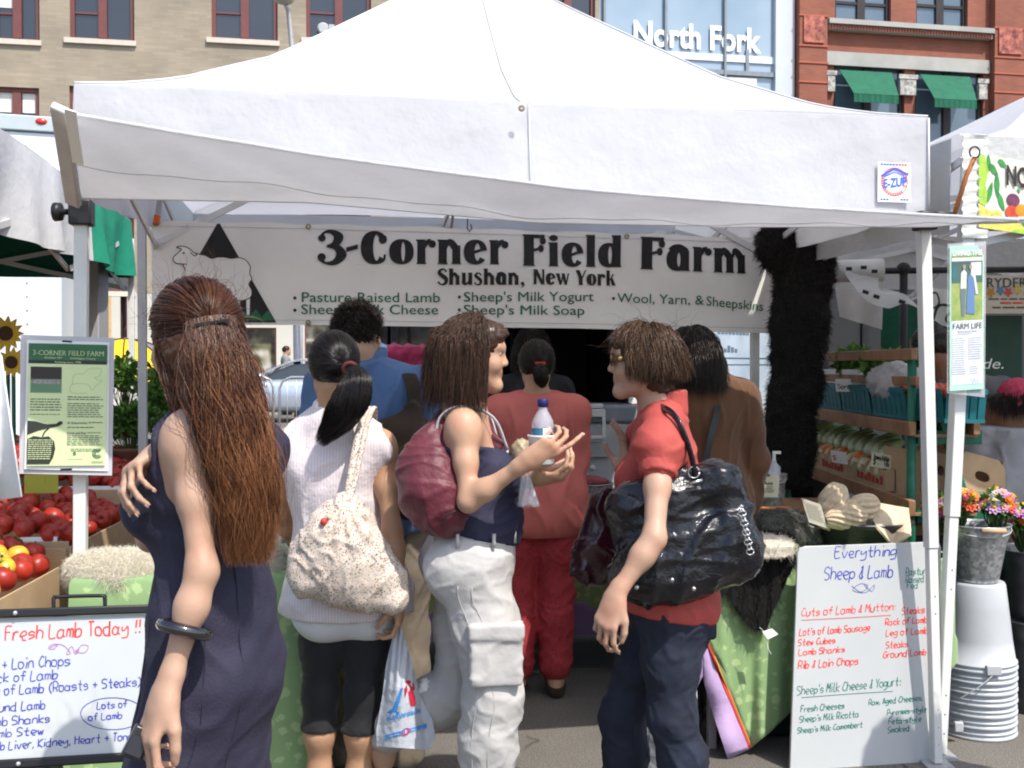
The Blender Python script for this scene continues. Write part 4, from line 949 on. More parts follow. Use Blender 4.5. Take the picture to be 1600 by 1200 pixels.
mb=MB();q=at(1466,290,4.5);Gs=RFL+RN*.55-RE*.022
for k,(r,c)in enumerate(((.14,0),)):
 [ribbon(mb,[(q_*math.cos(a),.7*q_*math.sin(a))for a in np.linspace(.5,2.4,16)],wd_,Gs+V(0,0,2.08)+RN*.12,-RN,(0,0,1),-RE)for q_,wd_ in((.19,.05),(.12,.025),(.07,.015))]
obj('side_print',mb,m_inkgreen,rt)
strap=obj('bungee_strap',MB().tube([at(1523,246,4.06),at(1510,275,4.06),at(1489,343,4.08)],.009,8),M('orange_strap',(.40,.14,.04),.7),smooth=True)
tag(strap,'orange-brown strap tied at the corner of the right tent','strap')
hook=obj('wire_hook',MB().tube([at(1523+8*math.cos(a),238-9*math.sin(a),4.04)for a in np.linspace(-1.2,4.0,14)],.0035,6),m_black_pl,smooth=True);tag(hook,'black wire hook at the corner of the fruit banner','hook')
# ------------------------------------------------------------------ banner
BP0=at(237,500,5.12);BPN=TN
def bw(px,py,off=0.0):
 r=at(px,py,1.0)-V(0,0,CAM_Z);p=r*(((BP0-TN*off)@BPN-V(0,0,CAM_Z)@BPN)/(r@BPN));return p+V(0,0,CAM_Z)
def bsag(p):
 """billow of the vinyl, measured along the banner"""
 u=(p-BP0)@TE
 return.012*np.sin(u*2.1+.5)+.008*np.sin(u*5.3+p[...,2]*6)
def bwarp(P):return P+np.outer(bsag(P),-TN)
ban=thing('stall_banner','long off-white vinyl banner with black lettering and a sheep in a triangle','banner',BP0)
tops=lambda px:np.interp(px,[236,480,900,1206],[346,350,362,373]);bots=lambda px:np.interp(px,[236,480,900,1206],[508,508,513,521])
G=[]
for px in np.linspace(237,1206,60):
 G.append([bwarp(bw(px,lerp(bots(px),tops(px),t))[None])[0]+V(0,0,.004*math.sin(px*.05)*t)for t in np.linspace(0,1,12)])
obj('sheet',MB().slab(G,.003),m_vinyl,ban,smooth=True)
BO=.0065
mb=MB()
for py in(4,-4):
 f=tops if py>0 else bots
 mb.tube([bwarp(bw(px,f(px)+py*1.9,.003)[None])[0]for px in np.linspace(238,1204,60)],.0012,4)
obj('stitching',mb,M('stitch_grey',(.40,.38,.36),.8),ban)
for i,(px,top)in enumerate(((482,1),(980,1),(482,0),(980,0),(244,1),(1198,1))):
 py=tops(px)+4 if top else bots(px)-4;q=bwarp(bw(px,py,.005)[None])[0]
 obj('eyelet',MB().lathe([(.007,0),(.012,0),(.013,.003),(.007,.004)],q,12,M=[[1,0,0],[0,0,-1],[0,1,0]]),M('brass_eyelet',(.25,.20,.10),.3,metal=.8)if i==0 else bpy.data.materials['brass_eyelet'],ban)
def ring(cx,cy,rx,ry,ix,iy,a0=0,a1=360,ox=0,n=26):
 a=np.radians(np.linspace(a0,a1,n));e=.88
 c,s_=np.cos(a),np.sin(a);c2,s2=np.sign(c)*abs(c)**e,np.sign(s_)*abs(s_)**e
 o=np.stack([cx+rx*c2,cy+ry*s2],1);i=np.stack([cx+ox+ix*c,cy+iy*s_],1)
 return np.concatenate([o,i]),[(k,k+1,n+k+1,n+k)for k in range(n-1)]
def rect(x0,x1,y0,y1):return[(x0,y0),(x1,y0),(x1,y1),(x0,y1)],[(0,1,2,3)]
def poly(*p):return list(p),[tuple(range(len(p)))]
def stem(x,w_,y0,y1,s=.035):return poly((x-s,y0),(x+w_+s,y0),(x+w_,y0+.05),(x+w_,y1-.03),(x+w_,y1),(x-s,y1),(x-s,y1-.04),(x,y1-.07),(x,y0+.05))
def blob(cx,cy,r,ry=None,n=14):return[(cx+r*math.cos(a),cy+(ry or r)*math.sin(a))for a in np.linspace(0,6.283,n,endpoint=False)],[tuple(range(n))]
def sw(pts,wd,k=6):
 P=spline(pts,k);W=np.interp(np.linspace(0,1,len(P)),np.linspace(0,1,len(wd)),wd);T=np.gradient(P,axis=0);T/=np.linalg.norm(T,axis=1)[:,None];N=np.stack([-T[:,1],T[:,0]],1)
 n=len(P);return np.concatenate([P+N*W[:,None]/2,P-N*W[:,None]/2]),[(i,i+1,n+i+1,n+i)for i in range(n-1)]
X=.76
def arch(x0,x1):return sw([(x0,.50),(lerp(x0,x1,.45),.70),(x1,.66),(x1+.10,.52)],[.06,.14,.20,.22])
DISPLAY={'C':([ring(.40,.5,.40,.51,.10,.40,42,318,.06),blob(.64,.76,.12,.14),sw([(.70,.30),(.66,.12),(.5,.03)],[.05,.08,.08])],.82),'o':([ring(.36,.38,.36,.39,.055,.30,0,360,.05)],.76),'e':([ring(.35,.38,.35,.39,.085,.27,20,325,.06),sw([(.28,.36),(.5,.44),(.69,.48)],[.09,.08,.1])],.74),'c':([ring(.35,.38,.35,.39,.085,.27,40,320,.06)],.7),'r':([stem(.06,.24,0,X),sw([(.26,.50),(.36,.68),(.47,.70)],[.08,.14,.16]),blob(.50,.62,.11,.12)],.63),'n':([stem(.06,.24,0,X),arch(.28,.44),stem(.46,.24,0,.58)],.80),'m':([stem(.06,.23,0,X),arch(.27,.40),stem(.42,.22,0,.58),arch(.62,.75),stem(.77,.23,0,.58)],1.10),'h':([stem(.06,.24,0,1.02),arch(.28,.44),stem(.46,.24,0,.58)],.80),'u':([stem(.06,.23,.16,X),sw([(.10,.24),(.22,.06),(.40,.10),(.50,.24)],[.2,.17,.12,.06]),stem(.46,.24,0,X)],.80),'i':([stem(.07,.26,0,X),blob(.20,.90,.14,.10)],.45),'l':([stem(.06,.26,0,1.02)],.42),'d':([ring(.34,.38,.34,.39,.06,.28,0,360,.04),stem(.46,.26,0,1.02)],.80),'a':([ring(.32,.34,.32,.35,.05,.22,0,360,.05),stem(.42,.26,0,.64),sw([(.10,.62),(.22,.73),(.42,.74),(.60,.60)],[.12,.12,.14,.2])],.76),'F':([stem(.06,.32,0,1.0),rect(.34,.72,.88,1.0),blob(.66,.80,.10,.12),sw([(.36,.50),(.50,.54),(.60,.62)],[.10,.08,.1]),blob(.60,.56,.09,.12)],.80),'3':([sw([(.10,.78),(.20,.95),(.42,.97),(.60,.82),(.50,.60),(.26,.53)],[.12,.07,.14,.30,.20,.05]),sw([(.26,.53),(.54,.50),(.68,.28),(.50,.05),(.24,.02),(.06,.16)],[.05,.20,.32,.18,.07,.13]),blob(.13,.78,.11),blob(.12,.20,.12)],.82),'-':([poly((.0,.36),(.34,.46),(.34,.60),(.0,.50))],.42),'S':([sw([(.58,.80),(.44,.97),(.22,.92),(.14,.74),(.34,.56),(.56,.36),(.52,.10),(.26,.02),(.06,.20)],[.1,.08,.16,.22,.26,.26,.18,.08,.12])],.70),'s':([sw([(.46,.60),(.34,.73),(.18,.70),(.12,.56),(.28,.42),(.44,.26),(.40,.07),(.20,.01),(.05,.14)],[.1,.07,.13,.18,.2,.2,.14,.07,.1])],.58),',':([blob(.16,.09,.11),sw([(.24,.08),(.20,-.08),(.08,-.17)],[.10,.08,.02])],.38),'N':([stem(.06,.2,0,1.),poly((.06,1.),(.32,1.),(.84,0),(.60,0)),stem(.68,.14,0,1.)],.92),'w':([poly((.0,X),(.26,X),(.42,0),(.26,0)),poly((.30,0),(.40,0),(.58,X),(.48,X)),poly((.40,X),(.64,X),(.80,0),(.64,0)),poly((.68,0),(.78,0),(.96,X),(.86,X))],1.0),'Y':([poly((.0,1.),(.30,1.),(.54,.44),(.26,.44)),poly((.40,.42),(.50,.42),(.80,1.),(.68,1.)),stem(.24,.28,0,.5)],.80),'k':([stem(.06,.24,0,1.02),poly((.28,.36),(.36,.34),(.62,X),(.50,X)),poly((.34,.46),(.50,.52),(.74,0),(.46,0))],.76),' ':([],.42)}
def display(mb,s,o,ax,size,width,warp,tilt=0):
 tot=sum(DISPLAY[c][1]for c in s);kx=width/tot;x=0;n=0
 for ch in s:
  for v,f in DISPLAY[ch][0]:
   q=np.asarray(v,float);n+=1
   P=o+np.outer((q[:,0]+x)*kx,ax)+np.outer(q[:,1]*size,V(0,0,1));mb.add(warp(P)-TN*(.00012*(n%6)),f)
  x+=DISPLAY[ch][1]
def bdir(x0,y0,x1,y1):a,b=bw(x0,y0,BO),bw(x1,y1,BO);return a,nrm(b-a),float(np.linalg.norm(b-a))
mb=MB()
for s_,x0,y0,x1,y1,hp in(('3-Corner',496,412,796,413,50),('Field',816,415,975,417,50),('Farm',1000,420,1168,428,52),('Shushan,',683,445,822,445,25),('New York',833,444,964,446,24)):
 o,ax,L=bdir(x0,y0,x1,y1);display(mb,s_,o,ax,hp*5.35/F_PX,L,bwarp)
obj('lettering',mb,m_ink,ban)
mb,mk=MB(),MB()
for s_,x0,y0,x1,y1 in(('Pasture Raised Lamb',470,472,686,472),("Sheep's Milk Cheese",470,491,684,491),("Sheep's Milk Yogurt",724,471,928,470),("Sheep's Milk Soap",724,491,913,492),('Wool, Yarn, & ',966,472,1100,476),('Sheepskins',1103,477,1190,486)):
 o,ax,L=bdir(x0,y0,x1,y1);put_text(mb,s_,15.5*5.35/F_PX/.72,o,ax,(0,0,1),bold=.004,fit=L,warp=bwarp)
for x,y in((461,466),(461,485),(718,464),(718,484),(960,466)):q=bw(x,y,BO);mk.add(bwarp(np.array([q+TE*.008*math.cos(a)+V(0,0,.008*math.sin(a))for a in np.linspace(0,6.28,10,endpoint=False)])),[tuple(range(10))])
obj('green_lettering',mb,m_inkgreen,ban);obj('bullet',mk,m_ink,ban)
def bpoly(mb,pts,off):mb.add(bwarp(np.array([bw(*p,off)for p in pts])),[tuple(range(len(pts)))])
mb=MB();bpoly(mb,[(250,504),(432,504),(344,350),(340,350)],.006);obj('triangle_emblem',mb,m_ink,ban)
mb=MB();bpoly(mb,[(256,501),(430,501),(421,487)]+[(418-k*9,486-(k%2)*-7+3*math.sin(k*2.3))for k in range(18)],.0068);obj('grass_emblem',mb,m_inkgreen,ban)
cr=lambda q:(q[0]/3.2+220,q[1]/3.2+320)
head=[(232,298),(205,296),(178,292),(163,275),(168,258),(190,240),(205,222),(180,214),(205,208),(240,218),(265,240)]
body=[(265,240),(300,250),(325,255),(355,270),(385,264),(420,264),(455,270),(490,266),(525,278),(548,310),(546,345),(556,372),(542,398),(556,430),(552,460),(525,476),(490,480),(460,470),(420,474),(380,465),(330,462),(280,450),(245,420),(240,390),(215,370),(225,340),(212,300),(232,298)]
mb=MB();bpoly(mb,[cr(p)for p in spline(head+body,4)[::-1]],.0076)
for a,b in(((480,470),(495,552)),((528,470),(545,552))):bpoly(mb,[cr(p)for p in((a[0],a[1]),(a[0]+3,b[1]),(b[0],b[1]),(b[0]+2,a[1]))],.0073)
obj('sheep_emblem',mb,m_sheep,ban)
mb=MB()
for pts,wd in((head,3.6),(body[:24],3.6),([(250,240),(268,255),(282,252),(270,240)],4),([(212,298),(225,330)],3)):
 P=[bw(*cr(p),.0082)for p in spline(pts,5)];k=.0014
 Q=np.array([[(p-BP0)@TE,p[2]]for p in P]);ribbon(mb,Q,.0042,BP0-V(0,0,BP0[2])-TN*.0082,TE,(0,0,1),-TN,warp=bwarp)
q=bw(*cr((216,243)),.0084);mb.add(bwarp(np.array([q+TE*.005*math.cos(a)+V(0,0,.005*math.sin(a))for a in np.linspace(0,6.28,10,endpoint=False)])),[tuple(range(10))])
obj('sheep_outline',mb,m_ink,ban)
q=bw(247,336,.02);cl=thing('spring_clamp','orange tipped spring clamp holding the left top corner of the banner','clamp',q)
obj('jaw',MB().beam(q+V(-.006,0,-.035),q+V(.012,0,.09),.022,.02),m_steel,cl);obj('grip',MB().beam(q+V(-.008,-.002,-.045),q+V(-.002,-.002,.0),.030,.026),M('orange_grip',(.62,.12,.03),.5),cl,bevel=.004)
q=bw(734,354,.015);hk=obj('wire_hook',MB().tube([q+V(-.01,0,.04),q+V(-.012,-.004,-.01),q+V(.0,-.006,-.026),q+V(.010,-.004,-.01),q+V(.004,0,.012)],.003,6),m_black_pl,smooth=True);tag(hk,'black wire hook over the middle of the banner top','hook')
# ------------------------------------------------------------------ thin signs
def sheet(name,c,th,mat,parent=None,face=None,**k):
 """flat sheet through four corners (tl, tr, br, bl)"""
 c=[np.asarray(q,float)for q in c];n=nrm(np.cross(c[1]-c[0],c[3]-c[0]));n=n if n[1]>0 else-n
 mb=MB();v=c+[q+n*th for q in c];mb.add(v,[(0,1,2,3),(7,6,5,4),(0,4,5,1),(1,5,6,2),(2,6,7,3),(3,7,4,0)]);return obj(name,mb,mat,parent,**k)
class Plane:
 def __init__(s,tl,tr,bl):s.o=np.asarray(tl,float);s.x=np.asarray(tr,float)-s.o;s.y=s.o-np.asarray(bl,float);s.ax,s.ay=nrm(s.x),nrm(s.y);s.n=nrm(np.cross(s.ax,s.ay));s.n=s.n if s.n[1]<0 else-s.n;s.w,s.h=np.linalg.norm(s.x),np.linalg.norm(s.y)
 def p(s,u,v,off=.002):return s.o+s.x*u-s.y*v+s.n*off
 def rect(s,mb,u0,v0,u1,v1,off=.002,mi=0):mb.add([s.p(u0,v1,off),s.p(u1,v1,off),s.p(u1,v0,off),s.p(u0,v0,off)],[(0,1,2,3)],mi)
 def poly(s,mb,pts,off=.002,mi=0):mb.add([s.p(*q,off)for q in pts],[tuple(range(len(pts)))],mi)
 def text(s,mb,t,u0,v1,hh,u1=None,off=.003,mi=0,bold=0,**k):put_text(mb,t,s.h*hh/.72,s.p(u0,v1,off),s.ax,s.ay,bold,fit=(u1-u0)*s.w if u1 else None,mi=mi,**k)
 def lines(s,mb,u0,u1,v0,v1,n,off=.0025,wd=.35,mi=0,seed=0,ragged=.15):
  rs=np.random.RandomState(seed);st=(v1-v0)/n
  for i in range(n):
   u=u0;e=u1-(rs.rand()*ragged*(u1-u0))
   while u<e:
    b=min(e,u+(u1-u0)*(.05+.13*rs.rand()));v_=v0+st*i
    s.rect(mb,u,v_,b,v_+st*wd,off,mi);u=b+(u1-u0)*.025
 def strokes(s,mb,pts,wd,off=.003,k=5,mi=0):
  P=spline(pts,k);ribbon(mb,np.stack([P[:,0]*s.w,-P[:,1]*s.h],1),wd,s.p(0,0,off),s.ax,s.ay,s.n,mi)
m_pale=M('pale_green_paper',(.60,.70,.38),.6,.04,5);m_hdr=M('dark_green_print',(.035,.13,.06),.5,.05);m_hdrblk=M('dark_print',(.03,.035,.03),.6);m_txt=M('grey_print',(.10,.12,.09),.6)
sg=thing('farm_info_sign','laminated pale green information sheet fixed to the left front pole','sign',at(105,640,3.52))
Yq=3.53;obj_l=sheet('laminate',[at(32,523,Yq),at(179,528,Yq+.08),at(175,743,Yq+.08),at(30,740,Yq)],.0015,M('clear_plastic_sleeve',(.5,.5,.52),.25,.1),sg)
Yq-=.003;sheet('paper',[at(42,531,Yq),at(171,535,Yq+.075),at(169,736,Yq+.075),at(38,733,Yq)],.001,m_paper,sg)
Yq-=.003;L=Plane(at(45,536,Yq),at(168,539,Yq+.07),at(42,728,Yq))
mb=MB();L.rect(mb,0,.165,1,1,.001);obj('green_print',mb,m_pale,sg)
mb=MB();L.rect(mb,0,0,1,.135,.001,0);L.rect(mb,0,.136,1,.163,.001,1);L.rect(mb,.03,.19,.42,.40,.002,2);L.rect(mb,.03,.29,.42,.40,.0025,3);L.rect(mb,.04,.295,.40,.33,.003,4);obj('header',mb,[m_hdr,m_hdrblk,M('photo_dark',(.04,.03,.03),.5),M('photo_green',(.12,.24,.14),.5),M('photo_sheep',(.26,.25,.24),.6,.5,120)],sg)
mb=MB();L.text(mb,'3-CORNER FIELD FARM',.05,.095,.042,.95,bold=.012);L.text(mb,'Shushan, NY',.2,.122,.016,.42);L.text(mb,'Washington County',.52,.124,.016,.85);L.text(mb,'Farming since 1990',.33,.157,.016,.66);obj('light_lettering',mb,m_pale,sg)
mb=MB();L.lines(mb,.03,.43,.45,.56,5,seed=1);L.lines(mb,.03,.43,.575,.59,1,seed=2);L.lines(mb,.5,.96,.43,.47,2,seed=3);L.lines(mb,.5,.97,.485,.61,7,seed=4)
L.text(mb,'At Greenmarket',.5,.655,.018,.76,bold=.02);L.lines(mb,.77,.96,.64,.66,1,seed=5);L.lines(mb,.5,.85,.68,.70,1,seed=7);L.text(mb,'Karen and Paul',.5,.738,.018,.74,bold=.02);L.lines(mb,.76,.96,.725,.74,1,seed=8);L.lines(mb,.5,.97,.75,.84,6,seed=6);L.lines(mb,.55,.95,.86,.89,2,seed=9);L.lines(mb,.52,.7,.945,.955,1,seed=9);L.lines(mb,.82,.97,.965,.985,2,seed=9)
L.strokes(mb,[(.56,.33),(.58,.25),(.7,.24),(.76,.2),(.92,.2),(.9,.26),(.84,.27),(.88,.29),(.94,.30),(.86,.34),(.8,.38),(.76,.33),(.55,.33),(.55,.40),(.75,.40)],.0006,k=3)
obj('body_text',mb,m_txt,sg)
mb=MB();L.poly(mb,[(0,.63),(.1,.635),(.24,.66),(.36,.655),(.40,.635),(.44,.635),(.44,.655),(.39,.675),(.28,.69),(.14,.71),(0,.745)],.0026);L.strokes(mb,[(.27,.69),(.22,.72),(.19,.76)],.004)
L.poly(mb,[(0,.78),(.08,.755),(.18,.765),(.27,.757),(.34,.80),(.355,.86),(.33,.93),(.28,.985),(0,.985)],.0027);obj('fruit_emblem',mb,m_hdrblk,sg)
mb=MB();[L.lines(mb,.01,.33-.004*i,.785+i*.017,.80+i*.017,1,off=.0034,wd=.4,seed=20+i,ragged=.02)for i in range(10)];obj('emblem_text',mb,m_pale,sg)
mb=MB()
for r in(.05,.035,.02):L.strokes(mb,[(.89+r*math.cos(a)*1.2,.90+r*math.sin(a)*.75)for a in np.linspace(.5,5.6,12)],.0022)
L.strokes(mb,[(.60+.015*math.cos(a),.90+.01*math.sin(a))for a in np.linspace(0,6,8)],.003);obj('seal',mb,m_hdr,sg)
obj('tie',(lambda m:(m.beam(at(98,533,Yq-.006),at(112,534,Yq-.006),.008,.006),m.beam(at(95,734,Yq-.006),at(112,733,Yq-.006),.008,.006),m)[-1])(MB()),m_black_pl,sg)
ps=thing('farm_poster','tall narrow laminated poster with a couple standing on grass, on the right tent pole','poster',at(1508,500,4.06))
Yq=4.05;sheet('laminate',[at(1481,381,Yq),at(1541,377,Yq+.03),at(1539,621,Yq+.03),at(1480,614,Yq)],.0015,m_lam,ps)
L=Plane(at(1484,384,Yq-.004),at(1537,382,Yq+.02),at(1484,611,Yq-.004))
sheet('paper',[L.p(0,0,0),L.p(.80,0,0),L.p(1,.075,0),L.p(1,1,0)],.001,M('mint_paper',(.42,.68,.56),.5),ps)if 0 else None
mb=MB();L.poly(mb,[(0,0),(0,1),(1,1),(1,.075),(.80,0)],0,0);L.poly(mb,[(.06,.52),(.06,.96),(.96,.96),(.96,.52)],.001,1);L.rect(mb,.05,.07,.96,.52,.001,2);L.rect(mb,.05,.10,.96,.26,.0015,3);L.rect(mb,.62,.12,.92,.21,.002,4);L.rect(mb,.05,.085,.96,.11,.002,4);L.rect(mb,.08,.14,.18,.235,.002,5)
obj('paper',mb,[M('mint_paper',(.42,.68,.56),.5),M('pale_lilac_paper',(.72,.74,.80),.5),mottled('photo_grass',[(.3,(.20,.30,.07)),(.7,(.36,.42,.14))],30,.5,0),M('photo_house',(.07,.14,.13),.5,.2),M('photo_white',(.66,.70,.68),.5),M('photo_blue',(.05,.16,.2),.5)],ps)
mb=MB();L.poly(mb,[(.33,.20),(.30,.33),(.34,.49),(.42,.49),(.46,.33),(.48,.2),(.42,.175)],.0025,1);L.poly(mb,[(.32,.19),(.30,.3),(.47,.3),(.49,.19),(.41,.165)],.003,0);L.poly(mb,[(.52,.22),(.47,.47),(.72,.48),(.71,.22),(.62,.19)],.003,2);L.poly(mb,[(.62,.185),(.74,.21),(.82,.34),(.75,.34),(.69,.23),(.60,.20)],.0035,0)
for u in(.41,.60):L.poly(mb,[(u+.045*math.cos(a),.15+.018*math.sin(a))for a in np.linspace(0,6.28,10,endpoint=False)],.004,3)
obj('couple_print',mb,[M('print_shirt',(.62,.64,.60),.5),M('print_trousers',(.14,.19,.22),.5),M('print_dress',(.12,.22,.42),.5),M('print_skin',(.42,.28,.19),.5)],ps)
mb=MB();L.text(mb,'FARM LIFE',.07,.577,.042,.93,bold=.008);L.text(mb,'Betsey & John Ryder',.22,.60,.014,.8,bold=.01);L.lines(mb,.22,.7,.61,.62,1);L.lines(mb,.06,.47,.64,.90,17,seed=4,wd=.22);L.lines(mb,.53,.95,.64,.80,10,seed=5,wd=.22);L.strokes(mb,[(.55,.83),(.86,.83),(.86,.91),(.55,.91),(.55,.83)],.0006,k=1);L.lines(mb,.58,.84,.84,.90,4,seed=6,wd=.2);L.strokes(mb,[(.55,.95),(.62,.925),(.66,.955),(.72,.92),(.75,.95),(.84,.925),(.80,.955)],.001);obj('dark_lettering',mb,m_txt,ps)
mb=MB();L.text(mb,'LIVING THE',.07,.072,.036,.93,bold=.03);obj('white_lettering',mb,m_paper,ps)
# ------------------------------------------------------------------ whiteboards
m_bframe=M('black_board_frame',(.012,.012,.014),.45,.1)
wb=thing('menu_board','whiteboard in a black frame listing fresh lamb cuts, beside the woman in purple','menu board',at(100,1080,2.66))
tl,tr,blp=at(-160,972,2.62),at(248,958,2.745),at(-160,1197,2.55)
L=Plane(tl,tr,blp);sheet('panel',[L.p(0,0,0),L.p(1,0,0),L.p(1,1,0),L.p(0,1,0)],.006,m_wboard,wb)
mb=MB()
for a,b in(((-.02,-.035),(1.02,-.035)),((-.02,1.03),(1.02,1.03)),((-.015,-.035),(-.015,1.03)),((1.015,-.035),(1.015,1.03))):mb.beam(L.p(*a,.0),L.p(*b,.0),.022,.026,up=L.n)
obj('frame',mb,m_bframe,wb,bevel=.004)
for u in(.03,.97):
 f0=L.p(u,1.03,0);obj('leg',MB().beam(V(f0[0],f0[1]-.05,.0),L.p(u,.9,-.02),.03,.02),m_bframe,wb);f1=L.p(u,0,-.03);obj('leg',MB().beam(V(f1[0],f1[1]+.38,.0),f1,.03,.02),m_bframe,wb)
obj('handle',MB().tube(spline([L.p(.585,-.05,-.01),L.p(.585,-.13,-.01),L.p(.60,-.145,-.01),L.p(.77,-.145,-.01),L.p(.785,-.13,-.01),L.p(.785,-.05,-.01)],3),.005,6),m_bframe,wb,smooth=True)
obj('screw',(lambda m:([m.ell(L.p(u,v_,.016),.006,8)for u,v_ in((.445,-.035),(.445,1.03))],m)[-1])(MB()),m_steel,wb,smooth=True)
def bt(px,py):
 r=at(px,py,1.0)-V(0,0,CAM_Z);n=L.n;p=r*(((L.o-V(0,0,CAM_Z))@n)/(r@n))+V(0,0,CAM_Z);q=np.linalg.lstsq(np.stack([L.ax,L.ay],1),p-L.o,rcond=None)[0];return float(q[0]),float(q[1])
def hand(mb,s,px,py,hpx,wd=.0022,seed=0,slope=0,x1=None,**k):
 x,y=bt(px,py);_,y2=bt(px,py-hpx);xs=1.0
 if x1:xs=(bt(x1,py)[0]-x)/(handwrite(MB(),s,0,0,y2-y,wd,L.p(0,0,0),L.ax,L.ay,L.n,seed=seed)-0)
 return handwrite(mb,s,x,y,y2-y,wd,L.p(0,0,.0),L.ax,L.ay,L.n,seed=seed,base=slope,xs=xs,**k)
mr,mbl,mp=MB(),MB(),MB()
hand(mr,'Fresh Lamb Today !!',8,1001,22,.0028,1,.02,x1=222)
mp_pts=[(78,1012),(90,1007),(84,1014),(76,1013),(82,1007),(98,1008),(110,1020),(104,1022),(112,1010),(118,1022),(124,1014),(118,1018),(132,1020),(138,1010),(128,1008),(120,1018)]
P=np.array([bt(*q)for q in mp_pts]);ribbon(mp,spline(P,5),.0016,L.p(0,0,.001),L.ax,L.ay,L.n)
for s_,x,y,h_,x1_ in(('Rib + Loin Chops',-28,1048,17,112),('Rack of Lamb',-28,1068,15,92),('Leg of Lamb (Roasts + Steaks)',-28,1088,15,222),('Ground Lamb',-28,1114,14,72),('Lamb Shanks',-28,1136,14,80),('Lamb Stew',-26,1154,13,70),('Lamb Liver, Kidney, Heart + Tongue',-28,1174,13,226),('Lots of',152,1108,11,200),('of Lamb',138,1126,11,192)):hand(mbl,s_,x,y,h_,.0021,len(s_)+y,.02,x1=x1_)
P=np.array([bt(176+50*math.cos(a),1115+25*math.sin(a))for a in np.linspace(.4,6.9,26)]);ribbon(mbl,P,.0018,L.p(0,0,.0012),L.ax,L.ay,L.n)
obj('red_writing',mr,m_red_pen,wb);obj('blue_writing',mbl,m_blue_pen,wb);obj('flourish',mp,m_pink_pen,wb)
wb2=thing('price_board','tall frameless whiteboard headed Everything Sheep and Lamb leaning by the right pole','menu board',at(1350,1150,4.08))
tl,tr,blp=at(1247,854,4.07),at(1471,846,4.17),at(1234,1216,3.965)
L=Plane(tl,tr,blp)
rr=[(0,.03),(.012,.008),(.05,0),(.95,0),(.988,.008),(1,.03),(1,1),(0,1)]
mb=MB();mb.prism([(u*L.w,-v_*L.h)for u,v_ in rr],L.o,L.ax,L.ay,-L.n*.012);obj('panel',mb,m_wboard,wb2,bevel=.002)
mbl,mr,mg=MB(),MB(),MB()
hand(mbl,'Everything',1304,872,17,.0034,3,-.0,x1=1402);hand(mbl,'Sheep & Lamb',1288,906,20,.0032,4,.0,x1=1396)
P=np.array([bt(*q)for q in[(1330,915),(1345,925),(1356,916),(1345,912),(1332,922),(1352,926),(1366,914),(1362,924),(1350,914)]]);ribbon(mbl,spline(P,5),.002,L.p(0,0,.001),L.ax,L.ay,L.n)
for s_,x,y,h_,x1_ in(('Pasture',1415,899,11,1452),('Raised +',1415,911,11,1452),('Fed',1417,920,10,1435),("Sheep's Milk Cheese & Yogurt:",1245,1086,14,1408),('Fresh Cheeses',1251,1113,10,1320),("Sheep's Milk Ricotta",1249,1129,10,1342),("Sheep's Milk Camembert",1246,1146,9,1348),('Raw, Aged Cheeses,',1357,1102,9,1442),('Pyrenees-style',1386,1118,9,1448),('Feta-style',1388,1132,9,1440),('Smoked',1387,1145,9,1422)):hand(mg,s_,x,y,h_,.0024,y,.03,x1=x1_)
for s_,x,y,h_,x1_ in(('Cuts of Lamb & Mutton:',1252,963,12,1400),('Steaks',1409,960,11,1446),('Rack of Lamb',1383,977,10,1449),("Lot's of lamb Sausage",1249,993,11,1360),('Leg of Lamb',1384,994,10,1450),('Stew Cubes',1247,1009,10,1306),('Steaks',1384,1013,10,1420),('Lamb Shanks',1248,1024,10,1321),('Ground Lamb',1380,1028,10,1448),('Rib & Loin Chops',1247,1045,12,1342)):hand(mr,s_,x,y,h_,.0028,y,.02,x1=x1_)
for mb_,q in((mr,[(1252,969),(1330,965),(1392,961)]),(mg,[(1252,1090),(1330,1084),(1395,1080)])):ribbon(mb_,spline([bt(*p)for p in q],5),.0022,L.p(0,0,.0012),L.ax,L.ay,L.n)
obj('blue_writing',mbl,m_blue_pen,wb2);obj('red_writing',mr,m_red_pen,wb2);obj('green_writing',mg,m_green_pen,wb2)
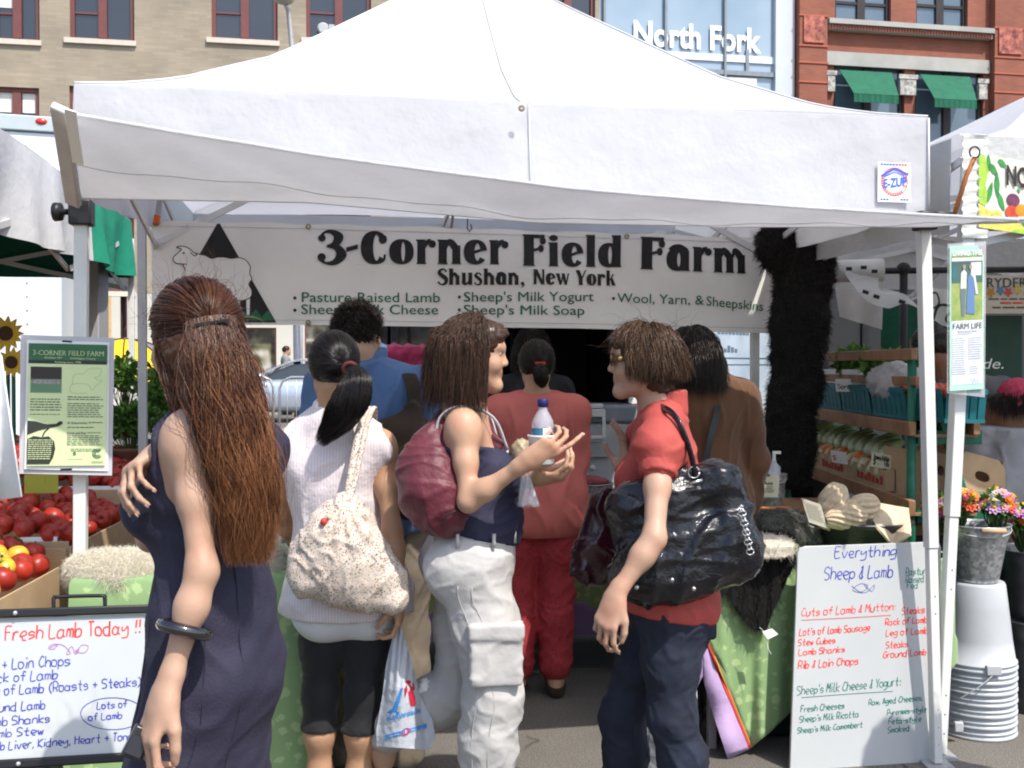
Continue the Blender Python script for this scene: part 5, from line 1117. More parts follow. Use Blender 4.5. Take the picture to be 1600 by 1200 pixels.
# ------------------------------------------------------------------ left: table, wool, tomatoes, herbs
def loc_box(mb,o,e,n,x0,x1,y0,y1,z0,z1,mi=0):mb.frame_box(o+e*x0+n*y0+V(0,0,z0-o[2]),e*(x1-x0),n*(y1-y0),V(0,0,z1-z0),mi)
def table_frame(t,o,e,n,w_,d,z):
 tp=obj('tabletop',(lambda m:(loc_box(m,o,e,n,0,w_,0,d,z-.03,z),m)[-1])(MB()),M('plywood',(.30,.21,.12),.7),t,bevel=.003)
 for u in(.05,w_-.05):
  for v_ in(.05,d-.05):obj('leg',(lambda m:(loc_box(m,o,e,n,u-.015,u+.015,v_-.015,v_+.015,0,z-.031),m)[-1])(MB()),m_steel,t)
def cloth_over(o,e,n,w_,d,z,drop,folds_=9,amp=.018,seed=0,sides=(1,1,1,1)):
 """cloth lying on a table and hanging down its sides as one sheet ring"""
 mb=MB();per=[];k=26
 for a,b in(((0,0),(1,0)),((1,0),(1,1)),((1,1),(0,1)),((0,1),(0,0))):
  for t in np.linspace(0,1,k,endpoint=False):per.append(lerp(V(*a,0),V(*b,0),t))
 G=[]
 for i,q in enumerate(per):
  c=q-V(.5,.5,0);out=nrm(V(np.sign(c[0])*(abs(c[0])>.499),np.sign(c[1])*(abs(c[1])>.499),0))if True else c
  P=o*V(1,1,0)+e*(q[0]*w_)+n*(q[1]*d);D=e*out[0]+n*out[1]
  row=[P*V(1,1,0)+V(0,0,z+.004)]
  for tt in np.linspace(0.02,1,10):
   f=amp*tt*math.sin(i*folds_*2*math.pi/len(per)+seed+.5*math.sin(i*.7));row.append(P*V(1,1,0)+D*(.008+f+.03*tt)+V(0,0,z+.004-(z+.004-drop)*tt))
  G.append(row)
 G.append(G[0]);mb.grid(np.array(G));m0=o*V(1,1,0)
 mb.add([m0+V(0,0,z+.0042),m0+e*w_+V(0,0,z+.0042),m0+e*w_+n*d+V(0,0,z+.0042),m0+n*d+V(0,0,z+.0042)],[(0,1,2,3)])
 return mb
o=at(112,945,3.42)*V(1,1,0);lt_=thing('stall_table','folding table carrying white sheepskins behind the left whiteboard','table',o)
table_frame(lt_,o,TE,TN,.76,.6,.815)
tc_=tag(obj('tablecloth',cloth_over(o,TE,TN,.76,.6,.815,.12),m_cloth_green,smooth=True,auto=True),'pale green tablecloth under the white sheepskins','tablecloth')
def skin_rug(name,label,c,e,n,L,W,H,mat,count,length,r,seed,bumpy=.02,cat='sheepskin'):
 ez=np.cross(e,n);Mx=np.stack([e,n,ez],1)
 f=Field(c-V(.5,.5,.25),c+V(.5,.5,.25),.012);rs=np.random.RandomState(seed)
 f.ell(c,(L,W,H),.02,Mx)
 for _ in range(12):q=c+e*rs.uniform(-L,L)*.75+n*rs.uniform(-W,W)*.6+ez*H*.35;f.ell(q,(.07,.06,H*.75),.04,Mx)
 f.cut(c-ez*H*.55,-ez)
 P,Fc=f.mesh(1);P+=normals(P,Fc)*waves(P,40,seed)[:,None]*bumpy*.3
 rug=thing(name,label,cat,c);obj('hide',MB().add(P,Fc,0,np.full(len(P),.4)),mat,rug,smooth=True)
 X,N=sample(P,Fc,count,seed,lambda q:((q-c)@ez>-H*.45).astype(float));mb=MB();fur(mb,X,N,length,r,.55,(0,0,0),.55,4,np.random.RandomState(seed).rand(count),seed);obj('wool',mb,mat,rug)
 return rug
skin_rug('sheepskin','fluffy white sheepskin folded on the green cloth behind the left whiteboard',at(190,898,3.58),TE,TN,.135,.15,.052,m_fur_white,18000,.017,.0006,3)
skin_rug('sheepskin','white sheepskin lying half hidden behind the purple dress',at(345,896,3.66),TE,TN,.20,.17,.07,m_fur_white,15000,.022,.0006,4)
TD=nrm(V(-.075,.997,0));TS=V(-TD[1],TD[0],0);T0=V(-1.515,3.05,0)
stand=thing('produce_stand','low dark stand under the tomato trays','stand',T0)
obj('top',(lambda m:(loc_box(m,T0,TD,TS,-.3,3.2,.02,1.5,.60,.64),m)[-1])(MB()),m_wood,stand)
for u in(-.2,1.4,3.1):
 for v_ in(.06,1.4):obj('leg',(lambda m:(loc_box(m,T0,TD,TS,u,u+.05,v_,v_+.05,0,.599),m)[-1])(MB()),m_wood,stand)
def tray(t0,t1,z,w_,label):
 tr_=thing('cardboard_tray',label,'tray',T0+TD*t0+V(0,0,.64),0,'cardboard tomato trays');m=MB();th=.007
 loc_box(m,T0,TD,TS,t0,t1,0,th,.642,z);loc_box(m,T0,TD,TS,t0,t1,w_-th,w_,.642,z+.10);loc_box(m,T0,TD,TS,t0,t0+th,th,w_-th,.642,z+.02);loc_box(m,T0,TD,TS,t1-th,t1,th,w_-th,.642,z+.05);loc_box(m,T0,TD,TS,t0+th,t1-th,th,w_-th,.642,.655)
 obj('tray_walls',m,m_card,tr_,bevel=.002);m2=MB();loc_box(m2,T0,TD,TS,t0+.01,t0+.016,.05,w_*.8,z-.05,z+.035);obj('paper_liner',m2,m_paper,tr_)
tray(-.25,.78,.80,.75,'cardboard tray of mixed red and yellow tomatoes nearest the whiteboard');tray(.80,1.7,.85,1.05,'long cardboard tray of red tomatoes behind the white sign pole');tray(1.72,3.0,.93,1.4,'farthest cardboard tray of red tomatoes near the herb plants')
def tomato_mb(seed,sq):
 rs=np.random.RandomState(seed);ph=rs.rand()*6
 prof=[(.001,-.036*sq),(.018,-.035*sq),(.034,-.022*sq),(.0415,0),(.036,.021*sq),(.022,.034*sq),(.010,.034*sq),(.001,.028*sq)]
 return MB().lathe(spline(prof,3),(0,0,0),18,wob=lambda a,z:.035*np.sin(5*a+ph)*(abs(z)/.03+.25)+.02*np.sin(2*a+ph))
def stem_mb():
 m=MB()
 for k in range(5):a=k*1.257;m.add([(0,0,.030),(.012*math.cos(a-.3),.012*math.sin(a-.3),.035),(.024*math.cos(a),.024*math.sin(a),.034),(.012*math.cos(a+.3),.012*math.sin(a+.3),.035)],[(0,1,2,3)])
 m.tube([(0,0,.028),(.002,0,.042)],.0025,5);return m
protos=[]
for i in range(3):
 t=thing('tomato','','tomato',(0,0,0));obj('fruit',tomato_mb(i,(.95,.85,1.05)[i]),m_tomato,t,smooth=True,local=True);protos.append(t)
m_stem=M('tomato_stem',(.06,.14,.02),.7)
tw_=thing('tomato','','tomato',(0,0,0));obj('fruit',tomato_mb(5,.95),m_tomato,tw_,smooth=True,local=True);obj('stem',stem_mb(),m_stem,tw_,local=True)
ty_=thing('tomato','','tomato',(0,0,0));obj('fruit',tomato_mb(7,.95),m_tomato_y,ty_,smooth=True,local=True);obj('stem',stem_mb(),m_stem,ty_,local=True)
used=set();rs=np.random.RandomState(5)
def put_tom(p,proto,label,group,s=1.0,tilt=.6):
 if proto.name not in used:used.add(proto.name);c=proto
 else:c=copy_tree(proto)
 c.location=p;c.rotation_euler=(rs.uniform(-tilt,tilt),rs.uniform(-tilt,tilt),rs.uniform(0,6.28));c.scale=(s,s,s);c['label']=label;c['category']='tomato';c['group']=group
rows_=np.arange(-.22,2.95,.071);nt_=0
for i,a_ in enumerate(rows_):
 wmax=.70 if a_<.75 else(1.0 if a_<1.67 else 1.35)
 for b_ in np.arange(.05+.04*(i%2),wmax,.078):
  zb=(.80 if a_<.79 else.85 if a_<1.71 else.93)
  hump=.085*math.sin(math.pi*min(1,max(0,b_/wmax)))**.6
  p=T0+TD*(a_+rs.uniform(-.012,.012))+TS*(b_+rs.uniform(-.012,.012))+V(0,0,zb-.02+hump+b_*.10+rs.uniform(-.012,.014))
  px=800+F_PX*p[0]/p[1]
  if px<-25 or abs(a_-.79)<.04 or abs(a_-1.71)<.04:continue
  if nt_>=285:continue
  nt_+=1;near=a_<.75
  if near and rs.rand()<.42:put_tom(p,ty_,'yellow tomato in the nearest cardboard tray','yellow tomatoes',rs.uniform(.8,1.05),.9)
  elif near:put_tom(p,tw_,'red tomato in the nearest cardboard tray','red tomatoes nearest the whiteboard',rs.uniform(.9,1.1),.9)
  elif a_<1.7:put_tom(p,protos[rs.randint(3)],'red tomato heaped in the long tray behind the sign pole','red tomatoes in the long tray',rs.uniform(.84,1.05),1.6)
  else:put_tom(p,protos[rs.randint(3)],'red tomato heaped in the farthest tray','red tomatoes in the farthest tray',rs.uniform(.8,1.0),1.6)
q=at(68,790,4.3);pc=thing('price_card','yellow-green price card standing among the red tomatoes','price card',q)
sheet('card',[at(38,742,4.3),at(91,741,4.35),at(91,770,4.35),at(38,771,4.3)],.004,M('yellow_card',(.36,.36,.05),.7),pc);sheet('picture',[at(70,745,4.33),at(84,745,4.345),at(84,758,4.345),at(70,758,4.33)],.002,m_tomato,pc)
obj('stick',MB().tube([at(64,768,4.33),at(64,800,4.33)],.004,6),m_wood,pc)
def herb(name,label,c,r,h,n,seed,leaf=.03,group=None,pot=True,mat=None):
 rs=np.random.RandomState(seed);hb=thing(name,label,'plant',c,0,group);z0=.16
 if pot:obj('pot',MB().lathe([(0,0),(.075,0),(.10,.15),(.105,.155),(.105,.17),(.09,.17),(.088,.15),(0,.15)],c,18),M('terracotta_plastic',(.16,.07,.04),.6),hb,smooth=True,auto=True)
 D=rs.normal(size=(n,3));D/=np.linalg.norm(D,axis=1)[:,None];cl=rs.normal(size=(14,3));cl=nrm_rows(cl)*.6;cl[:,2]=abs(cl[:,2])*.8
 R_=rs.rand(n)**.45;k=rs.randint(14,size=n)
 P=c+V(0,0,z0+h*.5)+(cl[k]*.75+D*R_[:,None]*.42)*V(r,r,h*.55)
 mb=MB();U=nrm_rows(D+rs.normal(0,.5,(n,3))+V(0,0,.1));S=nrm_rows(np.cross(U,rs.normal(size=(n,3))));N=np.cross(U,S);L_=leaf*(.6+.8*rs.rand(n))[:,None]
 v=np.stack([P,P+U*L_*.5+S*L_*.32+N*L_*.12,P+U*L_,P+U*L_*.5-S*L_*.32+N*L_*.12,P+U*L_*.5],1).reshape(-1,3)
 i=np.arange(n)[:,None]*5;f=np.concatenate([i+np.array([[0,4,2,1]]),i+np.array([[0,3,2,4]])]);mb.add(v,f,0,np.repeat(np.clip(rs.rand(n),.02,1),5));obj('foliage',mb,mat or m_leaf,hb)
 obj('stems',tubes(MB(),np.stack([np.linspace(c+V(0,0,.1),P[j],5)+np.sin(np.linspace(0,3,5))[:,None]*rs.normal(0,.012,3)for j in range(0,n,max(1,n//40))]),.0035,4),M('green_stem',(.06,.10,.03),.7),hb)
 return hb
for px,py,Y,r,h,n,lab_ in((248,690,5.9,.23,.40,1000,'tall leafy basil pot between the thin pole and the red haired woman'),(203,702,5.5,.18,.26,760,'low bushy basil pot beside the information sign'),(196,640,6.3,.20,.34,600,'dark herb pot in the shade beyond the information sign'),(270,650,6.4,.22,.38,760,'herb pot behind the red haired woman')):
 c=at(px,py,Y);herb('potted_herb',lab_,c-V(0,0,.16),r,h,n,px,.038,'potted herbs by the tomato stand')
c=at(225,700,5.6);hs=thing('plant_bench','dark bench holding the herb pots behind the tomatoes','bench',V(c[0],c[1],0))
obj('top',MB().box(c[0]-.5,c[0]+.35,5.25,6.6,c[2]-.21,c[2]-.165),m_wood,hs)
for x in(c[0]-.45,c[0]+.28):
 for y in(5.3,6.5):obj('leg',MB().box(x,x+.05,y,y+.05,0,c[2]-.211),m_wood,hs)
a,b=at(118,600,6.3),at(160,600,6.35);col_=thing('steel_column','square grey steel column behind the left front pole','column',V((a[0]+b[0])/2,6.3,0))
obj('shaft',MB().box(a[0],b[0],6.3,6.46,.02,2.32),M('grey_column_paint',(.33,.33,.34),.5,.06,2),col_,bevel=.006);obj('base_plate',MB().box(a[0]-.05,b[0]+.05,6.25,6.51,0,.02),m_steel,col_)
for px,py,rr,lab_ in((9,521,.088,'upper painted wooden sunflower at the left edge'),(18,566,.075,'lower painted wooden sunflower in the shade at the left edge')):
 c=at(px,py,5.4);sf=thing('wooden_sunflower',lab_,'decoration',V(c[0],c[1]+.02,.6),0,'painted wooden sunflowers');pts=[]
 for k in range(26):a=k*math.pi/13;q=rr*(1.0 if k%2==0 else.66);pts.append((q*math.cos(a),q*math.sin(a)))
 obj('petals',MB().prism(pts,c,(1,0,0),(0,0,1),(0,.014,0)),M('sunflower_yellow',(.66,.42,.03),.6,.2,10),sf);obj('disc',MB().prism([(rr*.42*math.cos(a),rr*.42*math.sin(a))for a in np.linspace(0,6.28,18,endpoint=False)],c-V(0,.006,0),(1,0,0),(0,0,1),(0,.005,0)),M('sunflower_brown',(.06,.035,.02),.8),sf)
 obj('stake',MB().beam(c+V(0,.02,-.02),V(c[0],c[1]+.02,.6),.02,.012),m_green_paint,sf)
q=at(0,650,3.0);G=[]
for k in np.linspace(0,1,16):
 row=[]
 for u in np.linspace(0,1,14):row.append(at(lerp(-60,lerp(2,34,k),u),lerp(555,790-14*u*k,k)-20*(1-k)*0,2.98+.04*math.sin(u*9+k*2)-.05*math.sin(k*3)))
 G.append(row)
tag(obj('plastic_bag',MB().slab(G,.004),M('white_bag_plastic',(.74,.76,.78),.35,.03,wr=.4,wrs=12,transl=.2),smooth=True),'white plastic bags hanging at the left edge of the picture','bag')
# ------------------------------------------------------------------ back counter, tub, cooler
o=at(640,815,5.15)*V(1,1,0);ct=thing('stall_counter','serving table at the back of the stall behind the woman in salmon','table',o);table_frame(ct,o,TE,TN,1.15,.55,.745)
tag(obj('tablecloth',cloth_over(o,TE,TN,1.15,.55,.745,.20,11),damask('olive_damask',(.14,.17,.05),(.19,.22,.07)),smooth=True),'olive green tablecloth with purple hem on the back serving table','tablecloth')
G=cloth_over(o,TE,TN,1.166,.566,.36,.20,11);hemo=bpy.data.objects.get('tablecloth.001')
obj('hem',cloth_over(o-TE*.03-TN*.03,TE,TN,1.21,.61,.34,.19,11,.014),M('dark_purple_hem',(.13,.075,.14),.8),hemo,smooth=True)
def bucket(name,label,c,r0,r1,h,mat,cat='bucket',ribs=(.8,.86),handle=True,group=None):
 bk=thing(name,label,cat,c,0,group)
 pr=[(0,.004),(r0*.97,0),(r0,.006)]
 for t in np.linspace(.1,.95,12):pr.append((lerp(r0,r1,t)+(.004 if any(abs(t-q)<.03 for q in ribs)else 0),t*h))
 pr+=[(r1+.002,h*.97),(r1+.007,h*.985),(r1+.006,h),(r1-.002,h),(r1-.006,h*.97),(r0-.004,.01),(0,.01)]
 obj('pail',MB().lathe(pr,c,36),mat,bk,smooth=True)
 if handle:obj('handle',MB().tube([c+V(math.cos(a)*r1*1.03,-math.sin(a)*r1*.98,h-.01-.03*math.sin(a))for a in np.linspace(0,math.pi,18)],.003,6),m_steel,bk,smooth=True)
 return bk
c=at(917,818,5.32);bk=bucket('metal_tub','galvanised tub of dark red packages on the back counter',V(c[0],c[1],.75),.105,.125,.17,m_galv,'tub')
obj('contents',MB().ell(V(c[0],c[1],.925),(.11,.11,.03),14),M('red_packages',(.22,.02,.03),.5,.6,25,wr=.8),bk,smooth=True)
a,b=at(895,735,6.98),at(992,632,7.08);ck=thing('cooler_box','grey picnic cooler with pale latch in the back of the dark van','cooler',V((a[0]+b[0])/2,7.3,a[2]))
m_cool=M('grey_cooler_plastic',(.50,.51,.53),.5,.05,6);m_latch=M('white_latch_plastic',(.78,.78,.75),.35)
obj('body',MB().box(a[0],b[0],7.0,7.5,.705,b[2]-.12),m_cool,ck,bevel=.015);obj('lid',MB().box(a[0]-.01,b[0]+.01,6.985,7.51,b[2]-.118,b[2]),M('dark_cooler_lid',(.26,.29,.33),.5),ck,bevel=.02)
lc=at(931,667,6.97);obj('latch',(lambda m:(m.box(lc[0]-.06,lc[0]+.06,6.95,6.984,lc[2]+.065,lc[2]+.115),m.box(lc[0]-.06,lc[0]-.04,6.93,6.96,lc[2]-.075,lc[2]+.064),m.box(lc[0]+.04,lc[0]+.06,6.93,6.96,lc[2]-.075,lc[2]+.064),m.box(lc[0]-.039,lc[0]+.039,6.93,6.96,lc[2]-.075,lc[2]-.055),m.box(lc[0]-.045,lc[0]+.045,6.96,6.984,lc[2]+.12,lc[2]+.15),m)[-1])(MB()),m_latch,ck,bevel=.004)
obj('front_panel',MB().box(lc[0]-.13,lc[0]+.08,6.97,6.998,lc[2]-.20,lc[2]-.10),M('pale_cooler_panel',(.42,.43,.44),.5),ck,bevel=.008);dc=at(926,731,6.97);obj('drain_plug',MB().lathe([(0,0),(.016,0),(.018,.02),(.01,.03),(0,.03)],dc-V(0,.0,-.0),12,M=[[1,0,0],[0,0,1],[0,-1,0]]),m_latch,ck,smooth=True)
q=at(637,580,6.3);pk=obj('fabric_bag',sdf_mb(Field(q-V(.25,.2,.25),q+V(.25,.2,.25),.012).rbox(q,(.155,.09,.15),.03,M=np.array([[.98,.17,.05],[-.17,.98,0],[-.05,0,1]])).rbox(q+V(.0,-.03,.10),(.15,.09,.04),.03),1,lambda P:.012*waves(P,22,3)),M('pink_fleece',(.52,.05,.15),.85,.15,8,wr=.3,wrs=20,sheen=.3),smooth=True);tag(pk,'bright pink fleece bag hanging behind the man in blue','bag')
# ------------------------------------------------------------------ right: table with drape, wool, yarn
o=at(1100,880,4.16)*V(1,1,0);rtb=thing('stall_table','table with sheepskins and yarn behind the right whiteboard','table',o);table_frame(rtb,o,TE,TN,.98,.75,.75)
def drape(x0,x1,ytop,yb,Yf,n=70,m=22,pick=None):
 G=[]
 for px in np.linspace(x0,x1,n):G.append([at(px,lerp(ytop(px),yb(px),t),Yf(px,t))for t in np.linspace(0,1,m)])
 return np.array(G)
yb=lambda px:float(np.interp(px,[1086,1092,1112,1137,1150,1172,1205,1240,1300,1475,1496],[1015,1040,1110,1186,1182,1170,1142,1107,1080,1060,1035]))
YD=lambda px,t:float(np.interp(px,[1086,1250,1500],[4.10,4.19,4.24]))+.022*t*math.sin((px-1086)*.09+t*1.2)+.012*t*math.sin(px*.21)-.03*t
hemx=lambda py:1104+(py-1000)*.405
offs=[None,-3,1.2,3.5]+list(np.linspace(10,392,110));G=[]
for k,o_ in enumerate(offs):
 row=[]
 for t in np.linspace(0,1,40):
  py=872.0
  for _ in range(12):
   px=(float(np.interp(py,[872,1010,1040,1110,1186],[1097,1086,1092,1112,1137]))if o_ is None else min(1496,hemx(max(py,990))+o_));py=lerp(lerp(float(np.interp(px,[1086,1100],[990,872])),872,float(k>0)),yb(px)if k else 1186,t)
  row.append(at(px,py,YD(px,t)))
 G.append(row)
G=np.array(G);meshes=[MB().grid(G[a:b])for a,b in((3,114),(2,4),(1,3),(0,2))]
dr=thing('tablecloth','green damask cloth with a purple hem hanging off the right table','tablecloth',o+V(0,0,.75))
def weld(o_):
 import bmesh
 bm=bmesh.new();bm.from_mesh(o_.data);bmesh.ops.remove_doubles(bm,verts=bm.verts,dist=1e-5);bm.to_mesh(o_.data);bm.free()
 sm=o_.modifiers.new('thickness','SOLIDIFY');sm.thickness=.002;return o_
for k,(nm,mt)in enumerate((('damask',m_cloth_green),('gold_trim',m_cloth_gold),('red_trim',m_cloth_red),('purple_hem',m_cloth_purple))):weld(obj(nm,meshes[k],mt,dr,smooth=True))
obj('flat_cloth',(lambda m:(loc_box(m,o,TE,TN,-.01,.99,-.03,.74,.752,.755),m)[-1])(MB()),m_cloth_green,dr)
cr8=thing('dark_filler_crate','black crate added to darken the space under the right table','crate',o+TE*.2+TN*.2-V(0,0,o[2]));obj('shell',(lambda m:(loc_box(m,o,TE,TN,.12,.90,.10,.60,.01,.50),loc_box(m,o,TE,TN,.10,.92,.08,.62,.502,.54),m)[-1])(MB()),m_black_pl,cr8,bevel=.01)  # added black box, makes the space under the table read as deep shade
yb2=lambda px:float(np.interp(px,[1092,1110,1135,1160,1178,1197,1210,1225,1243],[905,945,925,968,984,986,950,915,878]))
G=drape(1092,1243,lambda px:868,yb2,lambda px,t:YD(px,0)-.035-.02*t+.006*math.sin(px*.3),60,20)
G2=np.array([[at(px,868,YD(px,0)-.035)+TN*k*.35+V(0,0,.028*math.sin(k*3)+.0*k)for k in np.linspace(1,.04,9)]for px in np.linspace(1092,1243,60)])
G2[...,2]=np.maximum(G2[...,2],.765);G=np.concatenate([G2,G],1)
bs_=thing('sheepskin','black sheepskin draped over the front edge of the right table','sheepskin',o+V(.3,0,.76));mb=MB();mb.slab(G,.012);obj('hide',mb,m_fur_black,bs_,smooth=True)
Gf=G.reshape(-1,3);i,j=np.meshgrid(np.arange(59),np.arange(G.shape[1]-1),indexing='ij');q_=G.shape[1];Fc=np.stack([i*q_+j,(i+1)*q_+j,(i+1)*q_+j+1,i*q_+j+1],-1).reshape(-1,4)
X_,N_=sample(Gf,Fc,5000,3);N_=np.where(((N_@V(0,-1,.6))<0)[:,None],-N_,N_);mb=MB();fur(mb,X_,N_,.018,.0011,.8,(0,0,-.5),.5,4,None,4);obj('wool',mb,m_fur_black,bs_)
tg=at(1204,990,4.02);t_=thing('price_tag','small white price tag hanging from the black sheepskin','price tag',tg);sheet('tag',[at(1191,987,4.03),at(1206,982,4.03),at(1216,991,4.02),at(1200,999,4.02)],.001,m_paper,t_);obj('string',MB().tube(spline([at(1187,980,4.03),at(1197,992,4.03),at(1200,1012,4.03),at(1205,1022,4.03)],4),.0012,4),m_paper,t_)
skin_rug('animal_hide','dark grey short haired hide rolled on the right table',at(1215,829,4.48),nrm(TE+V(0,0,-.05)),TN,.175,.13,.055,m_fur_grey,5000,.022,.0008,8,cat='hide')
skin_rug('wool_tuft','small white tuft of wool on the black sheepskin by the handbag',at(1190,860,4.14),TE,TN,.052,.05,.022,m_fur_white,1600,.014,.0007,9,cat='wool')
skin_rug('sheepskin','black sheepskin lying flat on the right table behind the handbag',at(1150,846,4.45),TE,TN,.20,.2,.04,m_fur_black,4000,.02,.001,12)
c=at(1350,869,4.47);c=V(c[0],c[1],.757);tubo=thing('metal_tub','dark oval tub holding cream yarn skeins on the right table','tub',c)
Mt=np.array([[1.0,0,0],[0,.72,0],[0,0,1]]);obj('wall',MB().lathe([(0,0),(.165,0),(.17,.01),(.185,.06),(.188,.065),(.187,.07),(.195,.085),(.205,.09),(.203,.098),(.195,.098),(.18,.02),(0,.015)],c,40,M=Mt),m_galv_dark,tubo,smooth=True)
obj('handle',MB().tube(spline([c+V(-.195,-.03,.07),c+V(-.245,-.06,.085),c+V(-.25,-.07,.12),c+V(-.215,-.06,.14),c+V(-.17,-.08,.105)],5),.004,6),m_steel,tubo,smooth=True)
m_yarn=mottled('cream_yarn',[(.3,(.54,.41,.26)),(.7,(.68,.56,.39))],40,.9,.6,bs=180)
def skein(c,L,r,ax,seed,label):
 sk=thing('yarn_skein',label,'yarn',c,0,'cream yarn skeins in the tub');ax=nrm(ax);s1=nrm(np.cross(ax,(0,0,1)));s2=np.cross(s1,ax);G=[]
 for t in np.linspace(0,1,40):
  pf=math.sin(math.pi*(t*.93+.035))**.42*(1-.10*math.exp(-((t-.52)/.05)**2));G.append([c+ax*((t-.5)*L)+(s1*math.cos(a)+s2*math.sin(a))*r*pf*(1+.085*math.cos(11*a+20*t+seed)+.02*math.cos(31*a+60*t))for a in np.linspace(0,6.2832,90)])
 obj('strands',MB().grid(np.array(G)[:,::-1]),m_yarn,sk,smooth=True)
skein(at(1300,792,4.44),.20,.060,V(.25,.1,.7),1,'plump upright cream skein at the left of the tub');skein(at(1340,799,4.40),.19,.058,V(.55,.1,.3),2,'cream skein lying in the middle of the tub');skein(at(1322,808,4.36),.17,.046,V(.9,.05,.15),3,'cream skein lowest in front of the tub')
G=[]
for u in np.linspace(0,1,26):
 row=[]
 for k in np.linspace(0,1,22):
  x=lerp(lerp(1350,1420,u),lerp(1372,1424,u),k);y=lerp(lerp(783,795,u),lerp(815,828,u),min(1,k*1.25))+(max(0,k-.55)*lerp(75,20,abs(u-.45)*2))
  row.append(at(x,y,4.46-.16*k+.012*math.sin(u*9+k*4)))
 G.append(row)
kn=tag(obj('knitted_swatch',MB().slab(G,.008),mottled('cream_knit',[(.3,(.54,.43,.28)),(.7,(.66,.55,.39))],150,.95,.8,bs=220),smooth=True),'cream knitted cloth hanging over the right rim of the dark tub','knitted cloth')
lc_=thing('label_card','cream printed card standing left of the yarn skeins','card',at(1270,815,4.36));L=Plane(at(1252,778,4.38),at(1282,788,4.36),at(1264,816,4.36));sheet('card',[L.p(0,0,0),L.p(1,0,0),L.p(1,1,0),L.p(0,1,0)],.001,M('cream_card',(.55,.50,.40),.8),lc_);mb=MB();L.lines(mb,.1,.9,.15,.85,9,wd=.3);obj('print',mb,m_txt,lc_)
c=at(1198,789,4.95);c=V(c[0],c[1],at(1198,791,4.95)[2]);bkt=bucket('tagged_pail','galvanised pail with a cream tag at the back of the right table',c,.072,.085,.15,m_galv,'bucket')
st2=thing('side_table','low dark table at the back under the tagged pail','table',V(c[0],c[1]+.1,0));loc=MB();loc.box(c[0]-.35,c[0]+.45,c[1]-.12,c[1]+.35,c[2]-.04,c[2]-.004);obj('top',loc,m_wood,st2)
for x in(c[0]-.32,c[0]+.40):
 for y in(c[1]-.1,c[1]+.3):obj('leg',MB().box(x,x+.03,y,y+.03,0,c[2]-.041),m_wood,st2)
L=Plane(at(1183,743,4.84),at(1218,743,4.84),at(1181,777,4.83));sheet('tag',[L.p(0,0,0),L.p(1,0,0),L.p(1,1,0),L.p(0,1,0)],.002,M('cream_tag',(.62,.56,.40),.7),bkt);mb=MB();L.text(mb,'Ani',.28,.42,.16,.72,bold=.03);L.lines(mb,.2,.8,.5,.82,4,wd=.4);L.rect(mb,.44,-.06,.56,.05,.004);obj('print',mb,m_txt,bkt)
c2=c+V(.035,.01,.10);pb=thing('pump_bottle','clear pump bottle standing in the tagged pail','bottle',c2);obj('bottle',MB().lathe([(0,0),(.028,0),(.03,.01),(.03,.08),(.012,.10),(.012,.11),(0,.11)],c2,16),glassy('clear_bottle',(.8,.82,.84),.05,.45),pb,smooth=True);obj('pump',(lambda m:(m.tube([c2+V(0,0,.11),c2+V(0,0,.14)],.008,8),m.box(c2[0]-.006,c2[0]+.03,c2[1]-.007,c2[1]+.007,c2[2]+.14,c2[2]+.152),m)[-1])(MB()),m_latch,pb)
q=at(1207,794,4.75);sci=thing('scissors','orange handled scissors on the right table','scissors',q);obj('handles',(lambda m:(m.tube([q+V(.03*math.cos(a)-.02,.018*math.sin(a),0)for a in np.linspace(0,6.28,14)],.005,6,closed=False),m.tube([q+V(.03*math.cos(a)+.045,.018*math.sin(a)+.02,0)for a in np.linspace(0,6.28,14)],.005,6),m)[-1])(MB()),M('orange_plastic',(.55,.20,.03),.4),sci,smooth=True);obj('blade',MB().beam(q+V(-.05,0,0),q+V(-.15,-.03,0),.016,.004),m_steel,sci)
# ------------------------------------------------------------------ hanging black fleece
hp=at(1238,352,5.35);f=Field(hp+V(-.35,-.2,-1.35),hp+V(.35,.2,.1),.014);rs=np.random.RandomState(11)
def fp(px,py):return at(px,py,5.35)
for(px,py,rx,rz)in((1212,385,.11,.12),(1252,380,.12,.11),(1275,405,.07,.10),(1290,405,.05,.08),(1248,440,.14,.15),(1283,440,.06,.09),(1236,500,.12,.18),(1270,470,.07,.12),(1240,560,.12,.2),(1270,530,.07,.12),(1232,630,.105,.2),(1278,500,.05,.1),(1262,600,.09,.15),(1228,700,.095,.16),(1252,690,.075,.18),(1215,660,.055,.2),(1222,735,.075,.07),(1245,748,.06,.05)):f.ell(fp(px,py)+V(0,rs.uniform(-.015,.015),0),(rx*.9,.055,rz),.035)
P,Fc=f.mesh(1);P+=normals(P,Fc)*(.010*waves(P,14,4)+.006*waves(P,40,5))[:,None]
fl=thing('black_fleece','long shaggy black sheepskin hanging at the right end of the banner','sheepskin',hp);obj('hide',MB().add(P,Fc,0,np.full(len(P),.3)),m_fur_black,fl,smooth=True)
X_,N_=sample(P,Fc,22000,5);mb=MB();fur(mb,X_,N_,.019,.0013,.5,(0,0,-.15),.7,4,np.random.RandomState(2).rand(22000),6);obj('wool',mb,m_fur_black,fl)
obj('hook',MB().tube([hp+V(-.02,0,-.05),hp+V(-.02,0,.04),hp+V(0,0,.07),hp+V(.02,0,.04)],.004,6),m_steel,fl)
